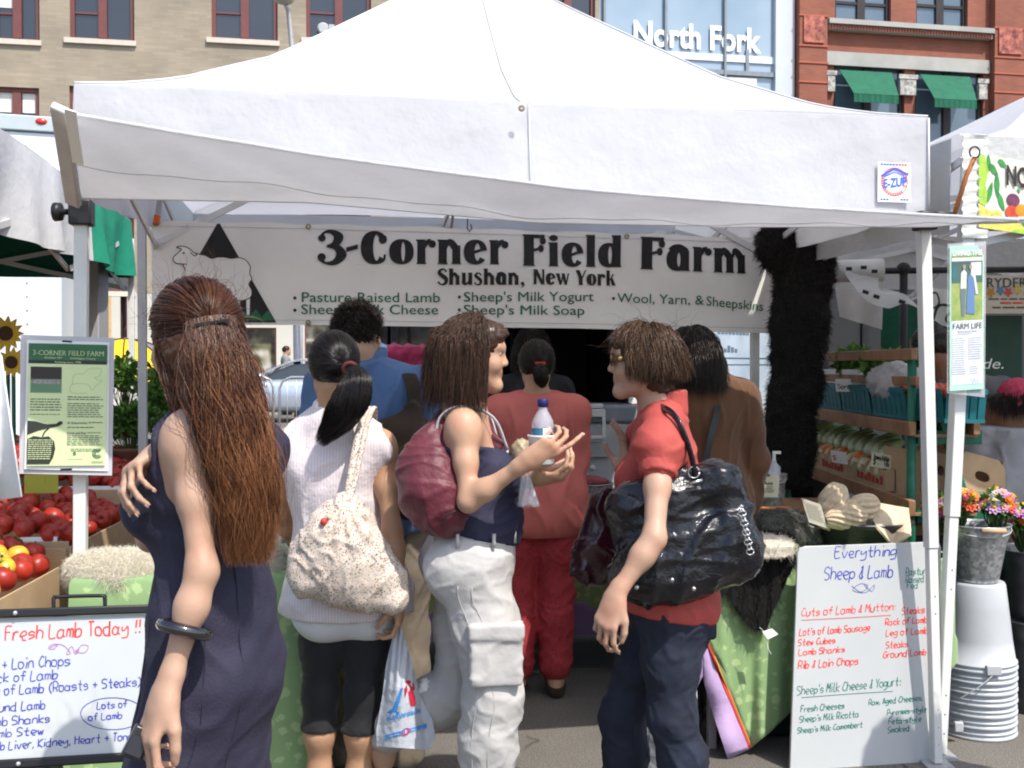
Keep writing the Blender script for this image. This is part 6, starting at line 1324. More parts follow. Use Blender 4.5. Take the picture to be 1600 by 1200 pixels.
# ------------------------------------------------------------------ right neighbour: produce rack
def rk(Y,z,off=0.0):return V(np.interp(Y,[4.7,6.7],[1.738,1.764])+off,Y,z)
rack=thing('produce_rack','green pipe rack with wooden shelf rails holding vegetables','rack',rk(5.6,0))
for Y in(4.7,6.9):
 obj('post',MB().tube([rk(Y,.02),rk(Y,1.53)],.020,10),m_green_paint,rack,smooth=True);obj('brace',MB().beam(rk(Y,1.55,.04),rk(Y+.0,.3,.42),.045,.03),m_green_paint,rack,bevel=.004)
 obj('arm',MB().beam(rk(Y,1.185,.02),rk(Y,1.185,.30),.04,.06),m_green_paint,rack,bevel=.004);obj('arm',MB().beam(rk(Y,.84,.02),rk(Y,.84,.5),.04,.06),m_green_paint,rack,bevel=.004)
 obj('joint',MB().ell(rk(Y,1.54,.02),(.035,.03,.035),10),m_green_paint,rack,smooth=True)
 obj('foot',MB().beam(rk(Y,.015,-.15),rk(Y,.015,.6),.05,.03),m_green_paint,rack)
for z,off,h in((1.545,-.02,.05),(1.43,.0,.04),(1.225,-.025,.06),(1.225,.25,.05),(.885,-.025,.07),(.885,.42,.05)):obj('rail',MB().beam(rk(4.62,z,off),rk(7.0,z,off),.03,h),m_wood,rack,bevel=.004)
obj('adjust_pin',(lambda m:([m.box(1.775,1.79,4.66,4.70,z,z+.012)for z in np.arange(.95,1.15,.035)],m)[-1])(MB()),m_steel,rack)
for z in(1.20,.86):obj('shelf_board',MB().add([rk(4.66,z,0),rk(4.66,z,.27),rk(6.98,z,.27),rk(6.98,z,0)],[(0,1,2,3)]),m_wood,rack).modifiers.new('t','SOLIDIFY').thickness=.012
m_teal=M('teal_basket_plastic',(.014,.14,.16),.45,.1,8);m_teal2=m_teal
def basket(o,label):
 b=thing('fruit_basket',label,'basket',o,0,'teal baskets of small tomatoes');L,W_,H=.46,.30,.13;m=MB();tp=.02
 def wall(a,b_,n_):
  out=nrm(np.cross(nrm(b_-a),(0,0,1)))
  for i in range(n_):
   p0,p1=lerp(a,b_,(i+.08)/n_),lerp(a,b_,(i+.92)/n_);m.add([p0,p1,p1+V(0,0,H)+out*tp,p0+V(0,0,H)+out*tp,p0-out*.003,p1-out*.003,p1+V(0,0,H)+out*(tp-.003),p0+V(0,0,H)+out*(tp-.003)],[(0,1,2,3),(7,6,5,4),(0,3,7,4),(1,5,6,2),(0,4,5,1)])
  m.beam(a+V(0,0,H)+out*tp,b_+V(0,0,H)+out*tp,.008,.022);m.beam(a+V(0,0,.008),b_+V(0,0,.008),.006,.016)
 c=[V(0,0,0),V(W_,0,0),V(W_,L,0),V(0,L,0)]
 for i in range(4):wall(c[i],c[(i+1)%4],5 if i%2==0 else 7)
 m.box(.005,W_-.005,.005,L-.005,.01,.014);obj('slats',m,m_teal,b,local=True);return b
bnames=['teal basket of small tomatoes at the near end of the rack','second teal basket of small tomatoes from the green post','third teal basket of small tomatoes, below the sorrel sign','farthest teal basket of small tomatoes beside the black fleece','teal basket of small tomatoes lit by sun right of the poster pole']
cher=tag(obj('cherry_tomato',MB().ell((0,0,0),.021,12),M('cherry_tomato_skin',(.50,.05,.015),.25,.2,10),smooth=True),'small red tomato in a teal basket','tomato','small tomatoes in teal baskets');nfirst=[True];rs=np.random.RandomState(8)
for k,lab_ in enumerate(bnames):
 o=rk(4.74+.50*k,1.257,.0)if k<4 else V(1.80,4.50,1.257)
 bk_=basket(o,lab_)
 if k==4:bk_.scale=(.56,1,1)
 for u in np.arange(.03,.29,.05):
  for v_ in np.arange(.03,.45,.05):
   if rs.rand()<.18 or(k==4 and u>.16):continue
   c=cher if nfirst[0]else cher.copy()
   if not nfirst[0]:sc.collection.objects.link(c)
   nfirst[0]=False;c.location=o+V(u+rs.uniform(-.008,.008),v_+rs.uniform(-.008,.008),.128+rs.uniform(-.006,.014));s_=rs.uniform(.85,1.2);c.scale=(s_,s_,s_*.95)
m_stalk=attr_mat('pale_green_stalk',[(0,(.50,.55,.36)),(.4,(.34,.44,.17)),(1,(.07,.16,.03))],.4)
bin_=thing('plastic_bin','clear plastic bin under the green stalks','bin',rk(5.6,.875));obj('tray',(lambda m:(m.box(1.76,2.1,4.95,6.5,.875,.885),m.box(1.755,1.76,4.95,6.5,.875,1.02),m)[-1])(MB()),M('cloudy_plastic',(.38,.40,.42),.25),bin_)
k=0
for Y in np.arange(5.05,6.5,.125):
 for lv in(0,1):
  p=rk(Y+.05*lv,.99+.075*lv,-.03+.04*lv);d=nrm(V(.62,.75+.2*math.sin(k*2.1),.32));L_=.36;pts=[p+d*L_*t+V(0,0,-.05*t*t)for t in np.linspace(0,1,9)]
  m=MB();m.tube(pts,[.022,.033,.036,.034,.031,.028,.026,.022,.012],10);m.att=[np.repeat(np.linspace(.02,1,9),10)]
  tag(obj('leek_stalk',m,m_stalk,smooth=True),'pale green stalk with cut white end on the rack','vegetable','pale stalks on the rack shelf');k+=1
def carton(name,label,c,e,n,w_,d,h,mat,tab=True,text=None,lid=False):
 b=thing(name,label,'box',c);m=MB();t=.006;ez=V(0,0,1)
 m.frame_box(c,e*w_,n*d,ez*t)
 m.frame_box(c+n*(d-t)+ez*(t+.001),e*w_,n*t,ez*(h-t));m.frame_box(c+n*t+ez*(t+.001),e*t,n*(d-2*t),ez*(h-t));m.frame_box(c+e*(w_-t)+n*t+ez*(t+.001),e*t,n*(d-2*t),ez*(h-t))
 rr=[]
 N_=24;cx,cz,hx,hz=w_*.5,h*.72,min(.055,w_*.16),min(.022,h*.13)
 for a in np.linspace(0,2*math.pi,N_,endpoint=False):
  inn=V(cx+hx*np.sign(math.cos(a))*abs(math.cos(a))**.7,cz+hz*math.sin(a),0);s_=max(abs(math.cos(a))/(w_/2),abs(math.sin(a))/(h/2));oo=V(w_/2+math.cos(a)/s_,h/2+math.sin(a)/s_,0);rr.append((inn,oo))
 for off in(0,t):
  vs=[]
  for i_,o_ in rr:vs+=[c+e*i_[0]+ez*i_[1]+n*off,c+e*o_[0]+ez*o_[1]+n*off]
  m.add(vs,[((2*q),(2*q+1),(2*((q+1)%N_)+1),2*((q+1)%N_))if off==0 else((2*q+1),(2*q),2*((q+1)%N_),(2*((q+1)%N_)+1))for q in range(N_)])
 obj('walls',m,mat,b)
 if text:
  mb=MB();z=h*.30
  for s_ in text:put_text(mb,s_,h*.075,c+e*w_*.14+ez*z-n*.002,e,ez,fit=w_*.5);z-=h*.11
  obj('print',mb,M('red_carton_print',(.45,.09,.05),.8),b)
 return b
be=nrm(V(.93,.36,-.0));bn=V(-be[1],be[0],0)
carton('cardboard_box','large open cardboard box with a hand hole showing red tomatoes',at(1498,826,4.72)*V(1,1,0)+V(0,0,.80),nrm(be+V(0,0,-.24)),bn,.27,.26,.33,m_card,text=('NET WT',))
carton('cardboard_box','brown cardboard box in the shade between the two white poles',at(1452,800,4.75)*V(1,1,0)+V(0,0,.84),nrm(be+V(0,0,-.15)),bn,.13,.3,.28,m_card,text=('PRODUCE','OF U.S.A'))
bx=thing('box_stand','stacked crates carrying the cardboard boxes and flowers','stand',at(1510,900,4.9)*V(1,1,0));obj('crate',MB().box(1.80,2.45,4.86,5.3,.02,.73),M('dark_crate',(.05,.035,.028),.8),bx,bevel=.005);obj('crate_top',MB().box(1.80,2.45,4.86,5.3,.732,.78),m_wood,bx)
for px,py in((1513,760),(1540,768),(1528,764)):c=tw_.copy()if False else copy_tree(protos[0]);c.location=at(px,py,4.86);c['label']='red tomato inside the cardboard box with a hand hole';c['group']='tomatoes in the cardboard box';c.scale=(1.1,1.1,1.1)
c=rk(4.95,.92,-.03);ct2=thing('cardboard_tray','cardboard tray of orange tomatoes with red print on the bottom shelf','tray',c);m=MB()
m.box(c[0],c[0]+.006,4.95,6.4,.92,1.015);m.box(c[0]+.36,c[0]+.366,4.95,6.4,.92,1.03);m.box(c[0]+.006,c[0]+.36,4.95,4.956,.92,1.02);m.box(c[0]+.006,c[0]+.36,6.394,6.4,.92,1.02);m.box(c[0]+.006,c[0]+.36,4.956,6.394,.92,.926);obj('tray_walls',m,m_card,ct2);mb=MB()
for y in(5.95,5.35):[mb.box(c[0]-.003,c[0]-.001,y-.055*i-.04,y-.055*i,.945,.985-.008*(i%3))for i in range(7)]
obj('print',mb,M('red_tray_print',(.35,.05,.04),.8),ct2)
to_=thing('tomato','','tomato');obj('fruit',tomato_mb(9,.95),M('orange_tomato_skin',(.55,.12,.015),.28,.3,9),to_,smooth=True,local=True)
for i,Y in enumerate(np.arange(5.02,6.3,.09)):
 for j in range(2):q=to_ if(i,j)==(0,0)else copy_tree(to_);q.location=(c[0]+.06+.09*j,Y+.03*j,1.0+.012*((i*7+j)%3));q.rotation_euler=(i,j*2+i,0);q.scale=(1.05,)*3;q['label']='orange-red tomato in the tray on the bottom shelf';q['group']='orange tomatoes on the bottom shelf';q['category']='tomato'
for(tl,tr_,bl_),lines_,lab_ in(((at(1362,706,5.0),at(1393,712,4.98),at(1361,728,5.0)),('Tomatillo','$2.00/lb'),'small handwritten price sign in the bottom tray'),((at(1297,703,5.5),at(1322,707,5.48),at(1300,722,5.5)),('$3.00',),'white card with a red price on the bottom shelf'),((at(1305,592,5.55),at(1340,592,5.52),at(1306,612,5.55)),('Sorrel',),'handwritten sorrel sign on the white box')):
 L=Plane(tl,tr_,bl_);pc=thing('price_sign',lab_,'sign',tl);sheet('card',[L.p(0,0,0),L.p(1,0,0),L.p(1,1,0),L.p(0,1,0)],.002,M('cream_sign',(.62,.58,.42),.7)if len(lines_)>1 else m_paper,pc);mb=MB()
 for i,s_ in enumerate(lines_):x0=L.w*.1;k_=handwrite(MB(),s_,0,0,.02,.002,L.o,L.ax,L.ay,L.n);handwrite(mb,s_,x0,-L.h*(.45+.35*i if len(lines_)>1 else.75),min(.022,L.h*.35),.003,L.o+L.n*.002,L.ax,L.ay,L.n,xs=L.w*.8/k_*(.02/min(.022,L.h*.35))if k_ else 1)
 obj('writing',mb,m_red_pen if lines_[0][0]=='$' else m_ink,pc)
wbx=at(1318,613,5.6);wx=thing('produce_box','white box of leafy greens on the upper shelf','box',wbx);obj('box',MB().box(1.74,2.0,5.4,6.1,1.40,1.475),m_paper,wx,bevel=.004)
herb('leafy_greens','bunch of dark leafy greens in the white box',V(1.83,5.75,1.24),.14,.20,420,77,.05,None,False);herb('leafy_greens','bunch of curly greens over a plastic bag on the upper shelf',V(1.82,5.25,1.22),.13,.20,420,78,.045,None,False)
q=V(1.80,5.1,1.42);tag(obj('plastic_bag',sdf_mb(Field(q-V(.25,.35,.2),q+V(.25,.35,.2),.014).ell(q,(.10,.22,.09),.03).ell(q+V(.02,-.1,-.02),(.12,.13,.08),.04),1,lambda P:.015*folds(P,30,4)),glassy('crinkled_film',(.75,.75,.76),.2,.5),smooth=True),'crinkled clear plastic bag under the curly greens','bag')
hang=lambda name,label,pts,Ys,mat,cat,th=.003,amp=.01:tag(obj(name,MB().slab([[at(lerp(lerp(pts[0][0],pts[1][0],u),lerp(pts[3][0],pts[2][0],u),k),lerp(lerp(pts[0][1],pts[1][1],u),lerp(pts[3][1],pts[2][1],u),k)+3*math.sin(math.pi*u)*(1-k)*(amp>.005),lerp(Ys[0],Ys[1],u)+amp*math.sin(u*9+k*2)*(.3+k))for k in np.linspace(0,1,12)]for u in np.linspace(0,1,26)],th),mat,smooth=True),label,cat)
hang('green_cloth','dark green cloth hanging behind the produce rack',[(1377,470),(1450,478),(1450,548),(1376,545)],(6.9,6.8),M('dark_green_cloth',(.012,.10,.06),.8,.15,5,wr=.3),'cloth')
hang('white_cloth','white cloth sagging from the pipe frame behind the black fleece',[(1302,432),(1380,442),(1378,515),(1312,495)],(6.7,6.6),m_pole,'cloth',amp=.02)
pr_=thing('plastic_bag_roll','roll of printed plastic bags on the dark pipe with loose film','bag roll',at(1340,420,6.3));obj('roll',MB().tube([at(1300,424,6.3),at(1380,422,6.25)],.065,18),M('film_roll',(.62,.62,.60),.4,.06,9),pr_,smooth=True)
obj('loose_film',MB().slab([[at(lerp(1316,1375,u)+lerp(0,70,k*k)+6*math.sin(k*7+u*3),lerp(418,435,u)+lerp(0,62,k)-18*u*k+5*math.sin(k*9+u*5),6.22-.05*k)for k in np.linspace(0,1,18)]for u in np.linspace(0,1,12)],.003),glassy('loose_film',(.78,.80,.80),.2,.5),pr_,smooth=True);mb=MB()
for k_,(x,y)in enumerate(((1322,420),(1345,418),(1362,424),(1348,455),(1365,462),(1405,470))):mb.beam(at(x,y,6.16),at(x+9,y+(3 if k_>2 else 0),6.16),.006,.02)
obj('print',mb,m_ink,pr_)
pf=thing('pipe_frame','dark pipe frame standing under the right tent','frame',at(1412,600,6.4)*V(1,1,0));a=at(1412,420,6.4);obj('upright',MB().tube([V(a[0],a[1],0),a],.024,10),m_black_pl,pf,smooth=True);obj('crossbar',MB().tube([at(1300,424,6.4),at(1600,421,6.4)],.019,10),m_black_pl,pf,smooth=True);obj('coupling',MB().ell(a,(.045,.03,.04),10),m_black_pl,pf,smooth=True)
fg=thing('white_flag','white flag with a dark bird emblem behind the poster','flag',at(1465,490,5.6));G=[[at(1448+lerp(0,50,u),lerp(448+8*u,528-25*abs(u-.45),k),5.6+.02*math.sin(u*7))for k in np.linspace(0,1,10)]for u in np.linspace(0,1,14)];obj('cloth',MB().slab(G,.002),m_paper,fg,smooth=True);L=Plane(at(1448,448,5.565),at(1498,456,5.565),at(1448,528,5.565));mb=MB()
L.strokes(mb,[(.12,.12),(.3,.1),(.38,.28),(.2,.4),(.15,.25)],.010);L.strokes(mb,[(.2,.62),(.35,.35),(.65,.3),(.9,.35),(.95,.5),(.75,.42),(.6,.6),(.9,.68)],.014);L.strokes(mb,[(.2,.66),(.5,.75),(.95,.72)],.02);L.strokes(mb,[(.25,.85),(.55,.9),(.9,.82)],.012);obj('emblem',mb,M('emblem_ink',(.02,.04,.035),.6),fg)
rs_=thing('hanging_sign','cream fabric farm sign with painted flowers in the right tent','sign',at(1570,460,5.9));L=Plane(at(1538,430,5.9),at(1660,430,5.95),at(1538,490,5.9));sheet('panel',[L.p(0,0,0),L.p(1,0,0),L.p(1,1,0),L.p(0,1,0)],.003,M('cream_panel',(.56,.52,.44),.8,.05),rs_)
mb=MB();L.text(mb,'RYDER FARM',.02,.32,.26,.99,bold=.012);L.lines(mb,.05,.98,.60,.66,1,seed=3,wd=.7);L.lines(mb,.10,.98,.82,.88,1,seed=4,wd=.8);obj('lettering',mb,m_txt,rs_);mb=MB();L.lines(mb,.2,.98,.70,.76,1,seed=8,wd=.8);obj('red_lettering',mb,m_red_pen,rs_);mb=MB()
for i,(u,v_)in enumerate(((.08,.45),(.2,.40),(.3,.44),(.42,.38),(.55,.44),(.7,.4),(.85,.45))):L.poly(mb,[(u+.045*math.cos(a)*(1+.3*math.sin(5*a)),v_+.11*math.sin(a)*(1+.3*math.sin(5*a)))for a in np.linspace(0,6.28,20,endpoint=False)],.004,i%4)
obj('flower_print',mb,[M('print_orange',(.55,.26,.05),.7),M('print_blue',(.10,.24,.40),.7),M('print_red',(.55,.10,.10),.7),M('print_yellow',(.60,.45,.12),.7)],rs_)
gs=thing('green_sign','dark green sign with white italic word ending beside the poster','sign',at(1560,540,6.0));L=Plane(at(1500,493,6.0),at(1597,493,6.03),at(1500,592,6.0));sheet('panel',[L.p(0,0,0),L.p(1,0,0),L.p(1,1,0),L.p(0,1,0)],.006,M('sign_green',(.007,.045,.029),.5,.08),gs);mb=MB();L.text(mb,'side.',.14,.84,.17,.68,shear=.22);obj('lettering',mb,m_paper,gs)
fb=thing('fruit_banner','painted banner of leaves, tomatoes and an eggplant on the right tent','banner',at(1560,300,4.1));L=Plane(at(1529,240,4.10),at(1700,268,4.16),at(1529,355,4.10));sheet('sheet',[L.p(0,0,0),L.p(1,0,0),L.p(1,1,0),L.p(0,1,0)],.003,M('banner_cream',(.70,.68,.58),.6,.04),fb)
cols_=[M('paint_'+n_,c_,.6,.3,30)for n_,c_ in(('lime',(.34,.55,.06)),('leaf',(.04,.28,.06)),('yellow',(.66,.58,.12)),('red',(.60,.07,.03)),('orange',(.66,.26,.02)),('purple',(.15,.04,.09)),('black',(.03,.02,.02)))]
mb=MB();L.poly(mb,[(0,0),(0,.66),(.06,.70),(.09,.58),(.06,.42),(.09,.2),(.05,0)],.002,0);L.poly(mb,[(0,.68),(0,1),(1,1),(1,.9),(.5,.88),(.2,.80),(.08,.74)],.0022,2)
L.poly(mb,[(.3,.97),(.5,.9),(1,.93),(1,1),(.3,1)],.0026,0)
for(u,v_,a,s_)in((.165,.38,1.5,.10),(.10,.50,2.0,.09),(.20,.60,.9,.09),(.13,.18,.5,.08),(.09,.10,1.4,.07),(.21,.08,.3,.07),(.42,.84,.2,.10),(.60,.90,.3,.10),(.36,.42,.5,.03)):
 c_,n_=math.cos(a),math.sin(a);pts=[(u+.5*s_*(x*c_-y*n_)*.75,v_+1.15*s_*(x*n_+y*c_))for x,y in[(math.cos(q)*1.5,math.sin(q)*.62*(1-.4*abs(math.cos(q))))for q in np.linspace(0,6.28,16,endpoint=False)]];L.poly(mb,pts,.003,1)
for i,(u,v_,r,ci)in enumerate(((.31,.56,.060,5),(.30,.73,.062,3),(.39,.69,.062,4),(.16,.80,.045,2),(.55,.66,.07,3),(.68,.6,.07,4))):L.poly(mb,[(u+r*math.cos(a),v_+r*1.5*math.sin(a))for a in np.linspace(0,6.28,20,endpoint=False)],.0032+.0004*i,ci)
obj('painting',mb,cols_,fb);mb=MB();L.text(mb,'NO',.24,.36,.27,.44,bold=.03,off=.006);obj('lettering',mb,cols_[6],fb)
base=at(1525,1186,4.42);base=V(base[0],base[1],0);zc=0;names=['lowest white pail of the upturned stack under the flowers']+['white pail in the upturned stack under the flower bucket']*5
for k in range(7):
 z0=.045*k;top=k==6;lab_='tall upturned white pail on top of the stack, under the flower bucket' if top else names[min(k,5)]
 pl=thing('white_pail',lab_,'pail',base+V(0,0,z0),0,'stack of upturned white pails' if not top else None)
 r=lambda z:.148-.045*z/.38
 obj('wall',MB().lathe([(.137,0),(.152,.0),(.156,.004),(.156,.012),(.150,.014),(.149,.022),(.154,.024),(.154,.030),(.147,.032),(r(.12),.12),(r(.24),.24),(r(.34),.335),(r(.35)-.004,.345),(r(.35)-.02,.345),(0,.342)]if top else[(.137,0),(.152,.0),(.156,.004),(.156,.012),(.150,.014),(.149,.022),(.154,.024),(.154,.030),(.147,.032),(.145,.052)],base+V(0,0,z0),40),m_bucket,pl,smooth=True,auto=True)
 if k in(1,6):obj('ear',MB().box(base[0]-.155 if k==1 else base[0]-.03,base[0]-.12 if k==1 else base[0]+.03,base[1]-.165,base[1]-.145,z0-.0,z0+.04),m_bucket,pl,bevel=.004)
obj('handle',MB().tube(spline([base+V(.02,-.155,.29),base+V(-.06,-.17,.23),base+V(-.14,-.15,.17)],5),.0025,6),m_steel,pl,smooth=True)
zb=.045*6+.347;fbk=bucket('flower_bucket','galvanised bucket of mixed flower bunches on the white pail stack',base+V(-.005,.0,zb),.085,.128,.235,m_galv,'bucket')
obj('grip',MB().tube([base+V(-.04,-.13,zb+.222),base+V(.055,-.13,zb+.222)],.011,10),M('turned_wood',(.50,.34,.20),.6),fbk,smooth=True)
FC=[(.62,.12,.38),(.66,.18,.03),(.70,.48,.02),(.48,.06,.16),(.62,.36,.60),(.62,.08,.04),(.70,.66,.58),(.52,.22,.52)]
m_fl=[M('petal_%d'%i,c_,.6,.2,30,transl=.2)for i,c_ in enumerate(FC)]
def bouquet(label,c,r,h,n,seed):
 rs=np.random.RandomState(seed);b=herb('flower_bouquet',label,c-V(0,0,.12),r*1.05,h*.8,170,seed,.04,'flower bunches',False);mbs=[MB()for _ in FC];kk=rs.randint(len(FC),size=n)
 for i in range(n):
  a=rs.rand()*6.28;q=rs.rand()**.5;p=c+V(r*q*math.cos(a),r*q*math.sin(a),h*(.78+.3*rs.rand()-.25*q*q));R_=.018+.020*rs.rand();up=nrm(V(math.cos(a)*q,math.sin(a)*q-.35,.9));s1=nrm(np.cross(up,(.2,1,.1)));s2=np.cross(up,s1)
  for ly in(0,1):
   for j in range(9):
    t=j*.698+ly*.35;d=s1*math.cos(t)+s2*math.sin(t);e_=np.cross(up,d);rr=R_*(1-.3*ly)
    mbs[kk[i]].add([p+up*.004*ly,p+d*rr*.6+e_*rr*.28+up*(.003+.006*ly),p+d*rr+up*(.002+.006*ly),p+d*rr*.6-e_*rr*.28+up*(.003+.006*ly)],[(0,1,2,3)])
  mbs[2].ell(p+up*.006,R_*.28,8)
 for i,m in enumerate(mbs):
  if m.n:obj('blossoms',m,m_fl[i],b)
 return b
fc=base+V(0,0,zb+.20);bouquet('orange and magenta flower bunch at the left of the bucket',fc+V(-.085,-.03,.0),.075,.16,34,1);bouquet('lilac and white flower bunch at the right of the bucket',fc+V(.075,-.02,.0),.075,.16,32,2);bouquet('red and yellow flower bunch behind the right whiteboard pole',fc+V(-.14,.05,-.0),.05,.13,16,5)
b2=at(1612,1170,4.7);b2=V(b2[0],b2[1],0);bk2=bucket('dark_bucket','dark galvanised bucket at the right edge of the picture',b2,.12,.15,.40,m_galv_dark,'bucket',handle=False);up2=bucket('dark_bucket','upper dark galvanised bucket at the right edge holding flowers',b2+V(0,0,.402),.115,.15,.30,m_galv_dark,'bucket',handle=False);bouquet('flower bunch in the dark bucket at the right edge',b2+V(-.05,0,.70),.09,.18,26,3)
# ------------------------------------------------------------------ people: one continuous skin, clothes and hair over it
def rotz(a):c,s_=math.cos(a),math.sin(a);return np.array([[c,-s_,0],[s_,c,0],[0,0,1.]])
def rotx(a):c,s_=math.cos(a),math.sin(a);return np.array([[1.,0,0],[0,c,-s_],[0,s_,c]])
def roty(a):c,s_=math.cos(a),math.sin(a);return np.array([[c,0,s_],[0,1.,0],[-s_,0,c]])
m_nail=M('fingernail',(.52,.33,.28),.3,.05)
class Person:
 def __init__(s,label,px,Y,yaw,H,skin_m,fem=True,head=(0,0,0),h=.0065,wide=1.0,butt=1,bust=1,sl=1.0,fat=.80,lf=.90,hs=.94,**J):
  p=at(px,600,Y);s.root=thing('person',label,'person',V(p[0],p[1],0),R(yaw));s.H,s.fem,s.h,s.skin=H,fem,h,skin_m
  s.Mi=np.array(MW[s.root.name].inverted());k=s.k=H/1.65;s.kh=k*hs;s.sl,s.fat,s.lf=sl,fat,lf;w_=wide*(1 if fem else 1.14);s.w=w_;s.butt,s.bust=butt,bust
  d=dict(pel=(0,0,.93),waist=(0,.0,1.06),chest=(0,.005,1.22),neck=(0,-.015,1.395),hc=(0,.02,1.537))
  for n_,sg in(('L',-1),('R',1)):d.update({'sh'+n_:(sg*.156*w_,-.01,1.333),'el'+n_:(sg*.205*w_,-.03,1.07),'wr'+n_:(sg*.215*w_,.05,.85),'hd'+n_:(sg*.212*w_,.085,.76),'hip'+n_:(sg*.088,0,.88),'kn'+n_:(sg*.092,.015,.47),'an'+n_:(sg*.09,-.03,.085)})
  s.J={a:V(*b)*k for a,b in d.items()}
  for a,b in J.items():s.J[a]=s.loc(b)
  s.Rh=rotz(R(head[0]))@rotx(R(head[1]))@roty(R(head[2]))
  for n_ in 'LR':
   if 'to'+n_ not in s.J:s.J['to'+n_]=s.J['an'+n_]+V(0,.16,-.05)*k
 def loc(s,w_):w_=np.asarray(w_,float);return s.Mi[:3,:3]@w_+s.Mi[:3,3]
 def locd(s,d):return s.Mi[:3,:3]@np.asarray(d,float)
 def hp(s,*q):return s.J['hc']+s.Rh@(V(*q)*s.kh)
 def bounds(s,pad=.1):P=np.array(list(s.J.values()));lo=P.min(0)-pad;hi=P.max(0)+pad;lo[:2]-=.1;hi[:2]+=.1;hi[2]+=.08;lo[2]=max(lo[2],-.01);return lo,hi
 def field(s,h=None,lo=None,hi=None,pad=.1):a,b=s.bounds(pad);return Field(a if lo is None else lo,b if hi is None else hi,h or s.h)
 def torso(s,f,o=0,belly=0,butt=1,bust=1):
  J,k,w_=s.J,s.k,s.w;E=lambda c,r,kk=.06:f.ell(c,(V(*r)*k*V(s.sl,s.sl,1)+o)*V(w_ if s.fem else 1.04,1,1),kk)
  E(J['pel'],(.160,.112,.115));E(lerp(J['pel'],J['waist'],.6),(.142,.10,.12));E(J['waist'],(.124,.094+belly*.5,.13));E(J['chest'],(.138,.105,.15));E(lerp(J['chest'],J['neck'],.5),(.125,.078,.09))
  if belly:E(J['waist']+V(0,.05,-.03)*k,(.10,.07+belly,.12))
  for n_,sg in(('L',-1),('R',1)):
   f.cone(J['neck']+V(sg*.02,-.01,-.018)*k,J['sh'+n_]+V(-sg*.012,0,-.006)*k,.044*k+o,.042*k+o,.05);f.cone(J['chest']+V(sg*.08,-.02,.06)*k,J['sh'+n_]+V(0,0,-.03)*k,.058*k*s.sl+o,.046*k+o,.05)
   if s.fem and bust:f.ell(J['chest']+V(sg*.068,.088,-.005)*k,V(.062,.058,.060)*k*bust+o,.05)
   if butt:f.ell(J['pel']+V(sg*.070*s.sl,-.055*s.sl,-.035)*k,V(.085,.082,.095)*k*butt*s.sl+o,.05)
  return s
 def neck(s,f,o=0):f.cone(s.J['neck']+V(0,0,-.03)*s.k,s.hp(0,-.03,-.06),(.058 if s.fem else.066)*s.k+o,(.050 if s.fem else.060)*s.k+o,.04);return s
 def arm(s,f,n_,o=0,t0=0,t1=2,fat=1.0,o2=None):
  J,k=s.J,s.k;a,b,c=J['sh'+n_],J['el'+n_],J['wr'+n_];o2=o if o2 is None else o2;m=(1 if s.fem else 1.12)*fat*s.fat
  r=[(.050*m)*k+o,(.043*m)*k+o,(.037*m)*k+lerp(o,o2,.5),(.0385*m)*k+lerp(o,o2,.6),(.0255*m)*k+o2]
  pts=[a,lerp(a,b,.5),b,lerp(b,c,.3),c]
  if t1<1:pts=[a,lerp(a,b,t1*.5),lerp(a,b,t1)];r=[r[0],lerp(r[0],r[1],t1),lerp(r[0],r[1],min(1,t1*1.6))+o2-o]
  elif t1<2:q=lerp(b,c,t1-1);pts=[a,lerp(a,b,.5),b,q];r=r[:3]+[lerp(r[2],r[4],t1-1)+o2-o]
  f.path(pts,r,.03);return s
 def leg(s,f,n_,o=0,t1=2,o2=None,o1=None):
  J,k=s.J,s.k;a,b,c=J['hip'+n_],J['kn'+n_],J['an'+n_];o1=o if o1 is None else o1;o2=o1 if o2 is None else o2
  bk=V(0,-.018,0)*k;q=lerp(b,c,.30)+bk
  pts=[a,lerp(a,b,.45),b,q,lerp(b,c,.62)+bk*.5,c];m=s.lf;r=[.088*k*m+o,.077*k*m+lerp(o,o1,.5),.055*k*m+o1,.054*k*m+lerp(o1,o2,.4),.042*k*m+lerp(o1,o2,.7),.036*k*m+o2]
  if t1<2:e=lerp(b,c,t1-1);pts=pts[:4]+[e]if t1>1.3 else pts[:3]+[e];r=r[:len(pts)-1]+[.046*k+o2]
  f.path(pts,r,.04);return s
 def foot(s,f,n_,o=0):J,k=s.J,s.k;t=J['to'+n_];f.cone(J['an'+n_]+V(0,-.02,-.03)*k,J['an'+n_]+V(0,-.035,-.055)*k,.034*k+o,.03*k+o,.03);f.cone(J['an'+n_]+V(0,.01,-.02)*k,lerp(J['an'+n_],t,.6),.036*k+o,.032*k+o,.03);f.cone(lerp(J['an'+n_],t,.6),t,.034*k+o,.020*k+o,.02);return s
 def head(s,f,face=True):
  k,hp=s.kh*(1 if s.fem else 1.04),s.hp;Mx=s.Rh;E=lambda q,r,kk=.02,op='add':f.ell(hp(*q),V(*r)*k,kk,Mx,op)
  E((0,-.018,.032),(.073,.090,.083));E((0,.028,-.018),(.060,.066,.090),.03)
  for sg in(-1,1):
   f.cone(hp(sg*.044,.0,-.055),hp(sg*.012,.070,-.098),.022*k,.018*k,.03);E((sg*.036,.060,-.026),(.027,.026,.026),.025)
   E((sg*.076,-.006,-.004),(.007,.019,.031),.006);E((sg*.073,-.013,-.003),(.010,.016,.024),.006)
   if face:E((sg*.032,.098,.012),(.019,.016,.012),.016,'sub');f.cone(hp(sg*.048,.072,.034),hp(sg*.012,.088,.030),.010*k,.011*k,.014)
  E((0,.078,-.098),(.020,.018,.017),.02);E((0,.052,.045),(.053,.040,.048),.03)
  f.cone(hp(0,.084,.022),hp(0,.107,-.020),.0080*k,.0098*k,.012)
